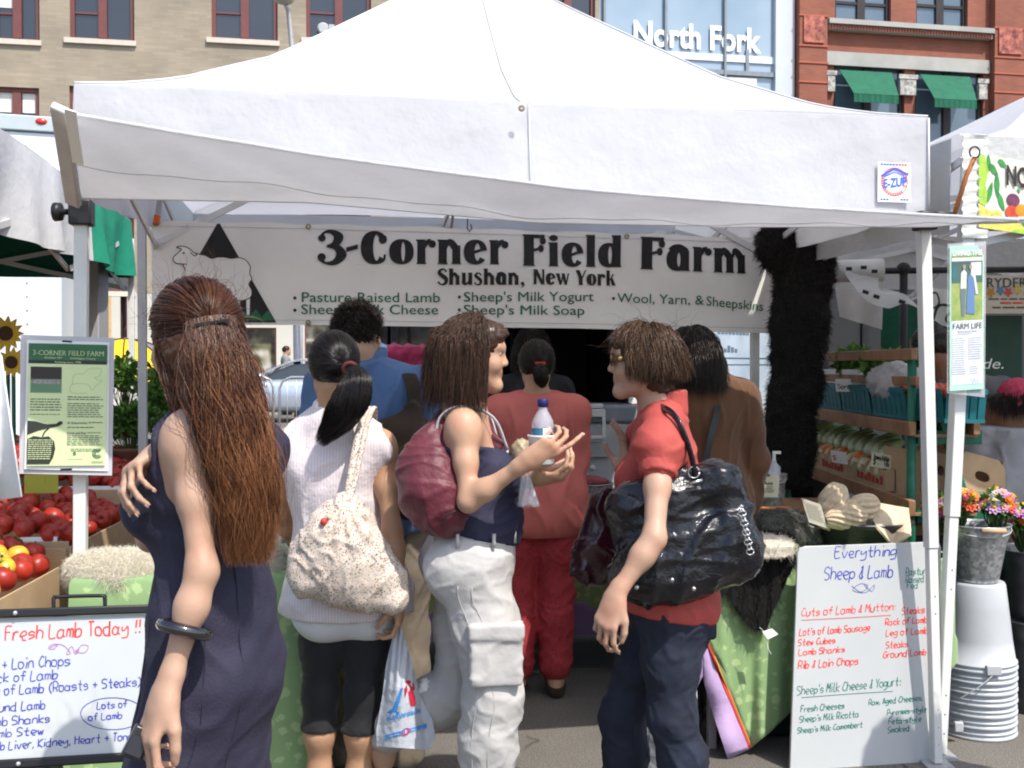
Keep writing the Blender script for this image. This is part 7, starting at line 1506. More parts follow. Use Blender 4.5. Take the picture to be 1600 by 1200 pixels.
  for sg in(-1,1):E((sg*.010,.096,-.025),(.008,.011,.007),.008)
  f.cone(hp(-.018,.083,-.051),hp(.018,.083,-.051),.0075*k,None,.010);f.cone(hp(-.009,.094,-.049),hp(.009,.092,-.049),.0055*k,None,.006);f.cone(hp(-.010,.091,-.063),hp(.010,.089,-.063),.0068*k,None,.006)
  f.cone(hp(-.016,.100,-.0555),hp(.016,.100,-.0555),.0022*k,None,.003,op='sub');return s
 def hand(s,f,n_,dirw,palm,curl=(25,30,15),spread=.12,thumb=(.55,.75,.35),tcurl=.3,sc_=1.0,idx=None):
  """palm and five fingers from the wrist; dirw, palm: world directions of the hand and of the palm's face"""
  k=s.k*sc_*(1 if s.fem else 1.1);w_=s.J['wr'+n_];d=nrm(s.locd(dirw));p=s.locd(palm);p=nrm(p-d*(p@d));lat=np.cross(d,p)*(1 if n_=='L' else-1)
  kn=[];s.nl=getattr(s,'nl',[])
  for i,(x,l)in enumerate(((.029,.083),(.010,.088),(-.010,.083),(-.028,.074))):
   q=w_+(d*l+lat*x-p*.002*(1.5-abs(i-1.5)))*k;kn.append(q);f.cone(w_+(d*.012+lat*x*.55)*k,q,.0145*k,.0105*k,.016,(p,.85))
  f.cone(w_-d*.02*k,w_+d*.03*k,.024*k,.022*k,.02,(p,.75));s.tips=[]
  for i in range(4):
   L_=(.043,.047,.044,.034)[i];dd=nrm(d+lat*spread*(1.5-i));q=kn[i];a=0;r=(.0088,.009,.0086,.0074)[i]
   cc=idx if(idx and i==0)else curl
   for j in range(3):
    a+=R(cc[j]*(1+.10*(i-1)));v_=dd*math.cos(a)+p*math.sin(a);e=q+v_*L_*(1,.66,.52)[j]*k;f.cone(q,e,r*k,r*.90*k,.0035);q=e;r*=.91
   s.tips.append(q);s.nl.append((q,v_,-(p*math.cos(a)-dd*math.sin(a)),r*k))
  b=w_+(d*.022+lat*.020+p*.006)*k;t1=b+nrm(d*thumb[0]+lat*thumb[1]+p*thumb[2])*.044*k;t2=t1+nrm(d*(thumb[0]+.5)+lat*(thumb[1]-.35)+p*(thumb[2]+tcurl))*.032*k;t3=t2+nrm(d*(thumb[0]+.7)+lat*(thumb[1]-.7)+p*(thumb[2]+tcurl*1.6))*.024*k
  f.cone(b,t1,.0155*k,.0115*k,.016);f.cone(t1,t2,.0108*k,.0098*k,.004);f.cone(t2,t3,.0096*k,.0080*k,.004);s.tips.append(t3);s.kn=kn;return s
 def body(s,hands=(),face=True,feet=True,legs=True,h=None):
  f=s.field(h);s.torso(f,0,0,s.butt,s.bust);s.neck(f);s.head(f,face)
  for n_ in 'LR':s.arm(f,n_);s.leg(f,n_);s.foot(f,n_)
  for a in hands:s.hand(f,**a)
  k=s.k
  def att(P):
   q=(P-s.J['hc'])@s.Rh/s.kh;lip=np.exp(-(((q[:,0])/.020)**4+((q[:,1]-.096)/.014)**4+((q[:,2]+.056)/.012)**4));return np.clip(.001+.75*lip,0,1)
  o=obj('body',sdf_mb(f,1,None,att),s.skin,s.root,smooth=True,local=True);s.bodyo=o
  if getattr(s,'nl',None):
   mb=MB()
   for q,v_,dn,r in s.nl:x=nrm(np.cross(v_,dn));mb.ell(q+dn*r*.80-v_*r*.10,(r*.62,r*.95,r*.22),10,0,np.stack([x,v_,dn],1))
   obj('fingernails',mb,m_nail,o,smooth=True,local=True)
  if face:
   mb=MB()
   for sg in(-1,1):mb.ell(s.hp(sg*.031,.0765,.0110),.0120*k,14,0);mb.ell(s.hp(sg*.031,.0842,.0105),.0064*k,10,1)
   obj('eyes',mb,[M('eye_white',(.34,.31,.29),.3),M('dark_iris',(.04,.025,.018),.2)],o,smooth=True,local=True)
   br=[];rs=np.random.RandomState(3)
   for sg in(-1,1):
    for _ in range(60):t=rs.rand();a=s.hp(sg*lerp(.014,.050,t),.098-.020*t**2,.033+.006*math.sin(t*2.6)+rs.uniform(-.003,.003));br.append(np.linspace(a,a+s.Rh@V(sg*.009,-.002,.002*(1-2*t)),3))
   s.brows=np.array(br)
  return o
 def garment(s,name,f,mat,disp=None,bev=None,smooth=1):return obj(name,sdf_mb(f,smooth,disp,None,True),mat,s.root,smooth=True,local=True)
 # ---- hair
 def scalp(s,n,seed,front=.45,low=-.45,keep=None):
  """directions on the head above the hair line (head frame)"""
  rs=np.random.RandomState(seed);D=nrm_rows(rs.normal(size=(n*4,3)));lim=np.where(D[:,1]>.15,low+(front-low)*np.clip((D[:,1]-.15)/.6,0,1),low);D=D[D[:,2]>lim]
  if keep is not None:D=D[keep(D)]
  return D[:n]
 def on_head(s,D,inf=1.0):return s.J['hc']+((D*V(.079,.103,.093)*inf+V(0,-.010,.030))*s.kh)@s.Rh.T
 def head_push(s,P,inf):
  c=s.J['hc']+s.Rh@(V(0,-.010,.030)*s.kh);q=((P-c)@s.Rh)/(V(.079,.103,.093)*s.kh*inf);r=np.linalg.norm(q,axis=1);ins=r<1
  q[ins]=q[ins]/r[ins][:,None];return c+(q*(V(.079,.103,.093)*s.kh*inf))@s.Rh.T
 def flow(s,D,crown,length,steps=14,grav=.35,lift=.25,noise=.12,seed=0,bodies=(),inf=(1.0,1.12),clump=60,stiff=1.0,out=0):
  rs=np.random.RandomState(seed);n=len(D);P=s.on_head(D);c=nrm(crown);layer=rs.uniform(inf[0]+.02,inf[1],n);N=nrm_rows(D/V(.079,.103,.093))@s.Rh.T;T=nrm_rows(D-c*(D@c)[:,None]*1.0-D*((D-c)*D).sum(1)[:,None]*.0)@s.Rh.T
  T=nrm_rows(T-N*(T*N).sum(1)[:,None]);v=nrm_rows(T+N*lift*(.5+rs.rand(n))[:,None]);ck=rs.randint(clump,size=n);cn=rs.normal(size=(clump,3));L_=np.broadcast_to(length,n)*(.82+.36*rs.rand(n));st=(L_/(steps-1))[:,None];out_=[P.copy()]
  cw=rs.normal(size=(clump,3))
  for k in range(steps-1):
   v=nrm_rows(v*stiff+V(0,0,-1)*grav+cn[ck]*noise*.6+cw[ck]*noise*.9*math.sin(k*1.1)+rs.normal(0,noise*.35,(n,3))+(N*V(1,1,0))*out*(k/steps));Q=P+v*st
   ins=s.J['hc'][2];q2=s.head_push(Q,1.0);c_=s.J['hc']+s.Rh@(V(0,-.010,.030)*s.kh);q=((Q-c_)@s.Rh)/(V(.079,.103,.093)*s.kh*layer[:,None]);r=np.linalg.norm(q,axis=1);m=r<1;q[m]/=r[m][:,None];Q=np.where(m[:,None],c_+(q*(V(.079,.103,.093)*s.kh*layer[:,None]))@s.Rh.T,Q)
   for bc,br in bodies:
    q=(Q-bc)/br;r=np.linalg.norm(q,axis=1);m=r<1;Q[m]=bc+(q[m]/r[m][:,None])*br
   v=nrm_rows(Q-P+1e-9);P=Q;out_.append(P.copy())
  return np.stack(out_,1)
 def gather(s,D,clip,m=12,inf=1.08,seed=0,jit=.02):
  rs=np.random.RandomState(seed);c=nrm(clip);t=np.linspace(0,1,m)[None,:,None];om=np.arccos(np.clip(D@c,-.999,.999))[:,None,None];Q=(np.sin((1-t)*om)*D[:,None]+np.sin(t*om)*c)/np.sin(om);ly=(inf+rs.uniform(-.04,.05,(len(D),1,1)))*(1+.03*np.sin(np.pi*t));cl=rs.normal(0,jit,(40,3))[rs.randint(40,size=len(D))][:,None]*np.sin(np.pi*t)
  Q=(Q+cl)*ly;return s.J['hc']+((Q*V(.079,.103,.093)+V(0,-.010,.030))*s.kh)@s.Rh.T
 def hairbase(s,mat,inf=1.03,cuts=(),name='hair',extra=None,disp=.004,h=.006):
  c=s.J['hc'];f=Field(c-V(.3,.3,.35),c+V(.3,.3,.25),h);f.ell(s.hp(0,-.014,.028),V(.079,.103,.093)*s.kh*inf,.02,s.Rh)
  if extra:extra(f)
  for p,n in cuts:f.cut(s.hp(*p),s.Rh@nrm(n))
  return obj(name,sdf_mb(f,1,lambda P:disp*waves(P,90,2),lambda P:np.full(len(P),.30)),mat,s.root,smooth=True,local=True)
 def clear_face(s,P,y,z):q=((P-s.J['hc'])@s.Rh)/s.kh;return P[~((q[...,1]>y)&(q[...,2]<z)).any(1)]
 def strands(s,paths,r,mat,name='hair_strands',parent=None,seed=0,rnd=None,sides=3,taper=.2,ramp_=0):
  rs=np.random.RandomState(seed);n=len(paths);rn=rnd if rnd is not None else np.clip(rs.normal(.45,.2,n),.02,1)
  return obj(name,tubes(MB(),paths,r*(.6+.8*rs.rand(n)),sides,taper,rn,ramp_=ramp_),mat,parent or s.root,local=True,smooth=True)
def bundle(guide,rad,n,m=22,seed=0,wave=.006,spread_end=1.0,flat=1.0,ax=None,wf=2.2):
 """strands following a guide curve, offset inside a tapering section"""
 rs=np.random.RandomState(seed);g=spline(guide,8);t0=np.linspace(0,1,len(g));out=[];kr=len(rad)
 a=rs.rand(n)*6.283;q=rs.rand(n)**.3;ends=.60+.40*rs.rand(n)**.7;ph=rs.rand(n,3)*6.28;ck=rs.randint(70,size=n);cph=rs.rand(70,3)*6.28
 T=nrm_rows(np.gradient(g,axis=0));u=nrm(V(*ax))if ax is not None else V(1,0,0)
 for i in range(n):
  t=np.linspace(0,ends[i],m);P=np.stack([np.interp(t,t0,g[:,k])for k in range(3)],1);Tt=np.stack([np.interp(t,t0,T[:,k])for k in range(3)],1)
  U=nrm_rows(u-Tt*(Tt@u)[:,None]);B=np.cross(Tt,U);r=np.interp(t,np.linspace(0,1,kr),rad)
  w1=wave*np.sin(wf*6.28*t+cph[ck[i],0])*np.minimum(1,t*3);w2=wave*np.sin(wf*5.1*t+cph[ck[i],1])*np.minimum(1,t*3);cc=.14*r*np.minimum(1,t*1.5);w1=w1+cc*np.cos(cph[ck[i],2]);w2=w2+cc*np.sin(cph[ck[i],2])
  out.append(P+U*(math.cos(a[i])*q[i]*r+w1+.35*wave*np.sin(19*t+ph[i,0]))[:,None]+B*(flat*math.sin(a[i])*q[i]*r+w2)[:,None])
 return np.array(out),np.clip(.46+.24*np.random.RandomState(seed+1).normal(size=70)[ck]+.14*rs.normal(size=n),.02,1)
WR=lambda amp,fr,sd,an=(1,1,1):(lambda P:amp*folds(P,fr,sd,an)+amp*.5*waves(P,fr*.7,sd+1))
def seams(o,mat,dirs,z0,z1,keep=None,r=.0013,n=40):
 """raised seam lines down a garment, where it reaches farthest along each local direction"""
 me=o.data;P=np.zeros(len(me.vertices)*3);me.vertices.foreach_get('co',P);P=P.reshape(-1,3);mb=MB()
 for d in dirs:
  d=nrm(d);pts=[];a=np.cross(d,(0,0,1))
  for z in np.linspace(z0,z1,n):
   q=P[abs(P[:,2]-z)<.006]
   if keep is not None:q=q[keep(q)]
   if len(q):c=q.mean(0);e=q-c;ang=(e@d)/np.maximum(np.linalg.norm(e[:,:2],axis=1),1e-6);pts.append(q[ang.argmax()])
  if len(pts)>6:
   pts=np.array(pts);sm=pts.copy()
   for _ in range(4):sm[1:-1]=(sm[:-2]+2*sm[1:-1]+sm[2:])/4
   mb.tube(sm+d*.0008,r,5)
 if mb.n:obj('seam',mb,mat,o,smooth=True,local=True)
 # ---------------- woman in purple dress, long red-brown hair
w1=Person('woman seen from behind in a dark purple sleeveless dress with long red-brown hair',332,2.10,72,1.66,m_skin_a,True,(-27,-4,0),.005,butt=.66,bust=.72,sl=.84,fat=.66,hs=.90,lf=.66,shL=at(296,674,1.985),elL=at(316,893,1.93),wrL=at(261,1076,1.88),elR=at(236,840,2.26),wrR=at(256,702,2.035),hc=at(303,537,2.08),neck=at(328,632,2.09))
w1.body([dict(n_='L',dirw=at(228,1160,1.86)-at(261,1076,1.88),palm=V(.75,.6,.15),curl=(28,38,25),thumb=(.8,.5,.35),tcurl=.2),dict(n_='R',dirw=V(-.58,-.66,-.42),palm=V(.66,.15,-.75),curl=(46,36,18),spread=.14,sc_=.88)],False)
f=w1.field(.006);w1.torso(f,.010,0,.70,.76);J=w1.J
for z,rx,ry,cy in((.80,.172,.100,.022),(.66,.205,.114,.045),(.52,.225,.128,.065)):f.ell(V(0,cy,z),(rx,ry,.12),.09)
f.cut(V(0,0,.50),(0,0,-1));f.cut(J['neck']+V(0,0,.012),(0,-.2,1))
for n_,sg in(('L',-1),('R',1)):f.cone(J['sh'+n_]+V(sg*.045,.0,.06),J['sh'+n_]+V(sg*.04,.0,-.10),.052,.044,.015,op='sub')
dre=w1.garment('dress',f,mottled('purple_linen',[(.3,(.013,.0115,.028)),(.7,(.022,.019,.043))],7,.8,.35,bs=160),lambda P:.0035*folds(P,9,4,(1,1,.5))+.0025*waves(P,13,2,6,(1,1,1.5)))
seams(dre,dre.data.materials[0],[w1.locd((.15,-1,0)),w1.locd((.62,-.8,0)),w1.locd((-.7,-.7,0))],.56,1.12)
mb=MB();q0,q1=J['elL'],J['wrL'];c=lerp(q0,q1,.50);ax=nrm(q1-q0);s1=nrm(np.cross(ax,(0,1,0)));s2=np.cross(ax,s1)
mb.tube([c+.040*(math.cos(a)*s1+math.sin(a)*s2)for a in np.linspace(0,6.2832,40,endpoint=False)],.0115,12,closed=True);obj('bangle',mb,M('black_bangle',(.008,.007,.008),.12,spec=.7,coat=.8),w1.root,smooth=True,local=True)
clipd=nrm(w1.Rh.T@(w1.loc(at(331,503,1.97))-w1.J['hc']-w1.Rh@V(0,-.014,.028))/V(.079,.098,.092))
w1.hairbase(m_hair_red,1.07,[((0,.05,0),(0,1,-.75))],extra=lambda f:(f.cone(w1.loc(at(322,560,2.04)),w1.loc(at(345,640,2.02)),.062,.062,.05),f.cone(w1.loc(at(345,640,2.02)),w1.loc(at(372,760,1.985)),.056,.050,.05),f.cone(w1.loc(at(372,760,1.985)),w1.loc(at(384,840,1.975)),.050,.026,.05)))
D=w1.scalp(3600,1,.55,-.25,lambda d:d@clipd<.93);G1=w1.gather(D,clipd,14,1.11,2)
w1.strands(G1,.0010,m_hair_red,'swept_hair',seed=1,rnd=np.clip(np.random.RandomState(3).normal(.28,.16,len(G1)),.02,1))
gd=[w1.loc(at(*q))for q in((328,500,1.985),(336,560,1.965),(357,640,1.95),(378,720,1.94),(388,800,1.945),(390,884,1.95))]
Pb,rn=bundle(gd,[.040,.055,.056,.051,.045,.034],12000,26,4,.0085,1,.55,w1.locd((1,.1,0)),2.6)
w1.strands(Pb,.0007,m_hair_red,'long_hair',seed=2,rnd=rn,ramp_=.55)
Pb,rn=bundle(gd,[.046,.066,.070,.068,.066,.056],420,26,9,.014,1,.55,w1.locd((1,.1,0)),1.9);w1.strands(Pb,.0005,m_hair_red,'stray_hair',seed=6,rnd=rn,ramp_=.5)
gd=[w1.loc(at(*q))for q in((258,520,2.03),(268,570,2.03),(292,640,2.0),(330,720,1.96),(352,800,1.95))]
Pb,_=bundle(gd,[.020,.022,.020,.018,.010],900,20,6,.006,1,.7,w1.locd((1,.1,0)));w1.strands(Pb,.0009,m_hair_red,'side_hair',seed=3)
fw=np.random.RandomState(9);Dd=w1.scalp(160,7,.3,.0);Pf=w1.flow(Dd,(0,0,1),.09,8,.05,.9,.5,3,inf=(1.05,1.1));w1.strands(Pf,.00035,m_hair_red,'flyaway_hair',seed=4)
obj('hair_clip',MB().beam(w1.loc(at(304,508,1.955)),w1.loc(at(358,500,1.96)),.006,.005),m_black_pl,w1.root,local=True)
tp=w1.loc(at(217,1160,1.865));ph=thing('mobile_phone','small dark phone held low by the woman in purple','phone',at(217,1160,1.86));q=at(217,1158,1.868);ph_o=obj('case',MB().beam(at(203,1185,1.86),at(228,1136,1.872),.036,.018,up=V(.3,-.9,0)),M('dark_phone_case',(.03,.03,.033),.3),ph,bevel=.004);obj('screen',MB().beam(at(206,1180,1.849),at(221,1152,1.856),.028,.002,up=V(.3,-.9,0)),m_pane,ph)
# ---------------- woman in pale striped blouse with ponytail
w2=Person('woman with a black ponytail in a pale pink striped sleeveless blouse and black leggings',540,3.42,4,1.585,m_skin_b,True,(6,-2,0),.0065,lf=.84,hc=at(522,577,3.42),neck=at(524,640,3.44),shL=at(449,690,3.44),shR=at(596,692,3.41),chest=at(524,758,3.43),waist=at(532,835,3.43),pel=at(543,905,3.43),hipL=at(508,940,3.42),hipR=at(578,940,3.42),knL=at(500,1085,3.42),knR=at(568,1085,3.40),anL=at(500,1275,3.44),anR=at(556,1278,3.42),elR=at(613,830,3.36),wrR=at(623,930,3.30),elL=at(436,800,3.52),wrL=at(470,868,3.70))
w2.body([dict(n_='R',dirw=V(.02,.06,-1),palm=V(-1,.1,-.05),curl=(26,55,40),thumb=(.7,.4,.6),tcurl=.3),dict(n_='L',dirw=V(.5,.8,0),palm=V(.3,0,1))],False)
f=w2.field(.007);w2.torso(f,.014,0,1.0,.9);J=w2.J;P_=J['pel']
f.ell(P_+V(0,0,-.03),(.195,.150,.16),.06);f.ell(P_+V(0,0,-.10),(.20,.155,.12),.06);f.cut(P_+V(0,0,-.105),(0,0,-1));f.cut(J['neck']+V(0,0,.018),(0,-.1,1))
for n_,sg in(('L',-1),('R',1)):f.cone(J['sh'+n_]+V(sg*.045,0,.05),J['sh'+n_]+V(sg*.035,0,-.11),.05,.04,.012,op='sub')
m_seer=stripes('striped_seersucker',(.60,.515,.525),(.65,.59,.60),.0095,0,wr=.6,thin=.5)
blo=w2.garment('blouse',f,m_seer,lambda P:.007*folds(P,8,7,(1,1,.6))+.003*waves(P,13,3))
f=w2.field(.006,J['neck']-V(.15,.15,.1),J['neck']+V(.15,.15,.1));f.cone(J['neck']+V(0,-.005,-.02),J['neck']+V(0,-.005,.03),.078,.066,.01);f.cut(J['neck']+V(0,0,.032),(0,-.1,1));w2.garment('collar',f,M('lace_collar',(.76,.70,.70),.8,.1,60,bmp=.6,bs=200),lambda P:.003*waves(P,40,1))
f=w2.field(.007);f.ell(P_+V(0,0,-.06),(.178,.138,.13),.06)
for sg in(-1,1):f.ell(P_+V(sg*.075,-.052,-.085),(.094,.092,.10),.04)
f.cut(P_+V(0,0,-.20),(0,0,-1));w2.garment('undershirt',f,M('white_jersey',(.58,.59,.62),.8,.05,8,wr=.25,wrs=14),lambda P:.003*waves(P,10,5))
f=w2.field(.007);f.ell(P_,(.150,.11,.12),.06)
for n_,sg in(('L',-1),('R',1)):w2.leg(f,n_,.006,1.72,.008);f.ell(P_+V(sg*.070,-.045,-.05),(.080,.075,.10),.05)
f.cut(V(0,0,.345),(0,0,-1));f.cut(P_+V(0,0,.03),(0,0,1));w2.garment('leggings',f,M('black_jersey',(.008,.008,.010),.75,.15,10,sheen=.1,wr=.15),WR(.002,14,3))
tie=nrm(V(.30,-1,-.10));w2.hairbase(m_hair_black,1.06,[((0,.045,0),(0,1,-.6)),((0,0,-.075),(0,.2,-1))],disp=.002)
w2.strands(w2.gather(w2.scalp(3200,3,.5,-.55),tie,12,1.09,3,.01),.0010,m_hair_black,'swept_hair',seed=5)
gd=[w2.loc(at(*q))for q in((549,577,3.30),(556,596,3.265),(548,625,3.255),(528,655,3.265),(498,694,3.275))];Pb,_=bundle(gd,[.022,.046,.052,.046,.016],3500,18,8,.003,1,.75,w2.locd((1,0,.5)),1.2);w2.strands(Pb,.0009,m_hair_black,'ponytail',seed=6)
c=w2.loc(at(547,577,3.30));ax=nrm(w2.locd(V(.1,-1,-.3)));s1=nrm(np.cross(ax,(0,0,1)));s2=np.cross(ax,s1);obj('hair_tie',MB().tube([c+.020*(math.cos(a)*s1+math.sin(a)*s2)for a in np.linspace(0,6.28,20,endpoint=False)],.007,8,closed=True),M('dark_red_tie',(.10,.02,.018),.8),w2.root,smooth=True,local=True)
obj('glasses_arm',MB().tube([w2.hp(-.080,-.01,.012),w2.hp(-.079,.05,.014),w2.hp(-.070,.09,.014)],.003,6),M('gold_metal',(.55,.36,.10),.3,metal=.8),w2.root,local=True)
for n_,sg in(('L',-1),('R',1)):f=w2.field(.007,J['an'+n_]-V(.12,.2,.12),J['an'+n_]+V(.12,.3,.05));w2.foot(f,n_,.008);f.cut(J['an'+n_]+V(0,0,-.02),(0,-.3,1));w2.garment('shoe',f,m_black_pl)
bc=at(546,880,3.205);bf=Field(bc-V(.3,.25,.3),bc+V(.3,.25,.3),.006);tilt=nrm(V(.93,0,-.36))
Mx=np.stack([nrm(V(.93,0,-.34)),V(0,1,0),nrm(V(.34,0,.93))],1);bf.ell(bc+V(0,0,-.025),(.178,.068,.115),.05,Mx);bf.ell(bc+V(-.03,0,.06),(.10,.055,.12),.08,Mx);bf.cone(bc+V(-.02,.0,.10),bc+V(-.005,.005,.185),.055,.020,.06,(V(0,1,0),.7));bf.ell(at(470,905,3.2),(.035,.045,.05),.05);bf.ell(at(618,940,3.2),(.035,.04,.035),.04)
P,Fc=bf.mesh(1);top=at(543,778,3.2);an=np.arctan2(P[:,0]-top[0],np.maximum(.02,top[2]-P[:,2]));dist=np.linalg.norm((P-top)[:,[0,2]],axis=1)
P=P+normals(P,Fc)*(.012*np.abs(np.sin(an*9+.6*np.sin(dist*30)))*np.exp(-((dist-.10)/.10)**2)+.006*folds(P,11,3)+.003*waves(P,14,4))[:,None]
fbag=thing('shoulder_bag','gathered floral cotton bag on the shoulder of the woman in the pink blouse','bag',bc);obj('pouch',MB().add(P,Fc),floral(),fbag,smooth=True)
m_strap=floral();bpy.data.materials[m_strap.name].name='floral_strap'
for k_,off in enumerate((0,8)):obj('strap',MB().tube(spline([at(541+off*.3,792,3.19),at(548+off,740,3.235),at(560+off,680,3.29),at(572+off*.9,643,3.36),at(580+off*.6,640,3.45),at(584,670,3.54)],6),.0115,8,flat=.55),m_strap,fbag,smooth=True)
obj('bead',MB().ell(at(506,815,3.145),.011,12),M('red_bead',(.55,.04,.03),.3),fbag,smooth=True);obj('bead',MB().ell(at(515,808,3.15),.009,12),m_yarn,fbag,smooth=True)
XL=lambda y:float(np.interp(y,[972,990,1040,1085,1140,1168],[619,615,603,598,588,589]));XR=lambda y:float(np.interp(y,[972,990,1040,1085,1125,1150,1174],[624,630,645,655,676,680,664]))
def bagY(x,y):u=np.clip((x-np.interp(y,[972,1085,1168],[619,598,588]))/np.maximum(3,np.interp(y,[972,1085,1174],[6,58,80])),0,1);return 3.31-.055*np.sin(np.pi*u)*np.clip((y-985)/90,0,1)+.007*np.sin(x*.55+y*.05)*np.clip((1120-y)/120,.15,1)
def bagpt(x,y,off=0.0):return at(x,y,float(bagY(x,y))-off)
pbg=thing('carrier_bag','white plastic carrier bag with red and blue print held by the ponytailed woman','bag',at(625,1100,3.3));ys_=np.linspace(974,1166,46);G=[[bagpt(lerp(XL(y),XR(y),u),y+6*u*max(0,(y-1120)/50))for u in np.linspace(0,1,26)]for y in ys_];G2=[[q+V(0,.045*math.sin(math.pi*j/25)*min(1,i/20)+.004,0)for j,q in enumerate(r)]for i,r in enumerate(G)]
m_carrier=M('carrier_plastic',(.60,.63,.68),.3,.03,8,wr=.5,wrs=18,transl=.25);obj('bag_sheet',MB().slab(G,.0015).slab(np.array(G2)[::-1],.0015),m_carrier,pbg,smooth=True)
obj('contents',sdf_mb(Field(at(660,1110,3.36)-V(.15,.1,.15),at(660,1110,3.36)+V(.15,.1,.15),.008).ell(at(664,1090,3.36),(.024,.03,.06),.02).ell(at(655,1140,3.35),(.045,.03,.045),.03),1,lambda P:.008*folds(P,45,2)),m_paper,pbg,smooth=True)
def bagwarp(off):return lambda P:np.array([bagpt(p[0],p[1],off)for p in P])
m_bb=M('carrier_blue_print',(.05,.25,.62),.4);m_br=M('carrier_red_print',(.55,.02,.05),.4);mb=MB()
def flatpoly(mb,pts,off):mb.add(np.array([bagpt(*p,off)for p in pts]),[tuple(range(len(pts)))])
for a,b in zip(np.linspace(0,.9,10),np.linspace(.1,1,10)):flatpoly(mb,[(lerp(626,610,a),lerp(1076,1114,a)),(lerp(630,620,a),lerp(1074,1112,a)),(lerp(630,620,b),lerp(1074,1112,b)),(lerp(626,610,b),lerp(1076,1114,b))],.004)
flatpoly(mb,[(604,1114),(612,1108),(624,1113),(622,1118)],.0044);put_text(mb,'duanereade',12,(604,1127,0),nrm(V(1,-.26,0)),(-.1,-1,0),bold=.02,fit=55,warp=bagwarp(.004))
for a in np.linspace(0,1,9)[:-1]:b=a+.125;flatpoly(mb,[(lerp(601,667,a),lerp(1149,1131,a)),(lerp(601,667,b),lerp(1149,1131,b)),(lerp(601,667,b),lerp(1155,1137,b)),(lerp(601,667,a),lerp(1155,1137,a))],.004)
obj('blue_print',mb,m_bb,pbg);mb=MB()
for pts in([(632,1064),(640,1063),(647,1068),(648,1076),(644,1082),(640,1082),(641,1076),(640,1070),(636,1068)],[(638,1080),(645,1080),(648,1088),(650,1102),(642,1103),(640,1092)],[(632,1076),(636,1070),(637,1078),(633,1090)]):flatpoly(mb,pts,.0046)
flatpoly(mb,[(634+7*math.cos(a)-.0,1143+5*math.sin(a)-2*math.cos(a))for a in np.linspace(0,6.28,16,endpoint=False)],.005);obj('red_print',mb,m_br,pbg);mb=MB();put_text(mb,'1',8,(632,1146,0),(1,-.2,0),(0,-1,0),bold=.03,warp=bagwarp(.0058));put_text(mb,'New York',4,(606,1152.5,0),(1,-.26,0),(0,-1,0),fit=18,warp=bagwarp(.0046));put_text(mb,'Drug Store',4,(643,1142.5,0),(1,-.26,0),(0,-1,0),fit=20,warp=bagwarp(.0046));obj('white_print',mb,m_paper,pbg)
# ---------------- man in blue shirt
m1=Person('man in a blue shirt seen from behind with short dark curly hair',588,3.98,-6,1.765,m_skin_c,False,(-14,-4,0),.008,hs=.87,hc=at(560,525,3.94),neck=at(570,578,3.98))
m1.body([dict(n_='R',dirw=V(0,.3,-1),palm=V(-1,0,0)),dict(n_='L',dirw=V(0,.3,-1),palm=V(1,0,0))],False)
f=m1.field(.009);m1.torso(f,.022,.03);[m1.arm(f,n_,.020,0,1.9,1.05,.018)for n_ in 'LR'];m1.neck(f,.012);J=m1.J;f.ell(J['pel']+V(0,0,-.02),(.19,.15,.14),.06);f.cut(J['pel']+V(0,0,-.10),(0,0,-1));f.cut(J['neck']+V(0,.01,.075),(0,-.35,1))
m1.garment('shirt',f,mottled('blue_cotton',[(.3,(.055,.11,.23)),(.7,(.085,.155,.29))],6,.8,.25,bs=200),lambda P:.011*folds(P,7,3,(1,1,.5))+.003*waves(P,11,2))
f=m1.field(.006,J['neck']-V(.15,.15,.05),J['neck']+V(.15,.15,.15));f.cone(J['neck']+V(0,-.005,.03),J['neck']+V(0,0,.075),.088,.082,.01);f.cut(J['neck']+V(0,.0,.085),(0,-.3,1));m1.garment('collar',f,bpy.data.materials['blue_cotton'])
f=m1.field(.01);f.ell(J['pel'],(.17,.13,.13),.06);[m1.leg(f,n_,.022,2,.05,.035)for n_ in 'LR'];f.cut(J['pel']+V(0,0,.02),(0,0,1));m1.garment('trousers',f,M('khaki_trousers',(.15,.12,.09),.85,.12,7,wr=.4,wrs=9),WR(.006,8,6))
for n_ in 'LR':f=m1.field(.009,J['an'+n_]-V(.12,.2,.12),J['an'+n_]+V(.12,.3,.05));m1.foot(f,n_,.012);m1.garment('shoe',f,m_black_pl)
m1.hairbase(m_hair_dark,1.05,[((0,.06,0),(0,1,-.7)),((0,0,-.06),(0,.3,-1))],disp=.006);D=m1.scalp(3200,5,.55,-.5,lambda d:d[:,1]<.75);Pm=m1.flow(D,(0,.2,1),.034,8,.05,.7,.8,6,inf=(1.03,1.08),clump=500);m1.strands(Pm,.0014,m_hair_dark,'curly_hair',seed=7)
m_brn=M('brown_canvas',(.034,.022,.013),.85,.15,8,wr=.3,wrs=10)
sb=thing('shoulder_bag','brown canvas bag slung across the back of the man in blue','bag',at(640,700,3.8));q0=[at(x,y,Y)for x,y,Y in((655,640,3.80),(662,640,3.86))]
obj('strap',MB().slab([[at(x-9+u*22,y,Y)for u in np.linspace(0,1,5)]for x,y,Y in[tuple(p)for p in spline([(618,575,4.0),(632,580,3.92),(640,592,3.865),(645,620,3.84),(646,680,3.83),(640,760,3.82)],5)]],.006),m_brn,sb,smooth=True)
obj('strap',MB().slab([[at(x,y-8+u*20,Y)for u in np.linspace(0,1,5)]for x,y,Y in[tuple(p)for p in spline([(652,640,3.83),(625,655,3.825),(595,672,3.825),(560,692,3.835),(520,715,3.86)],5)]],.006),m_brn,sb,smooth=True)
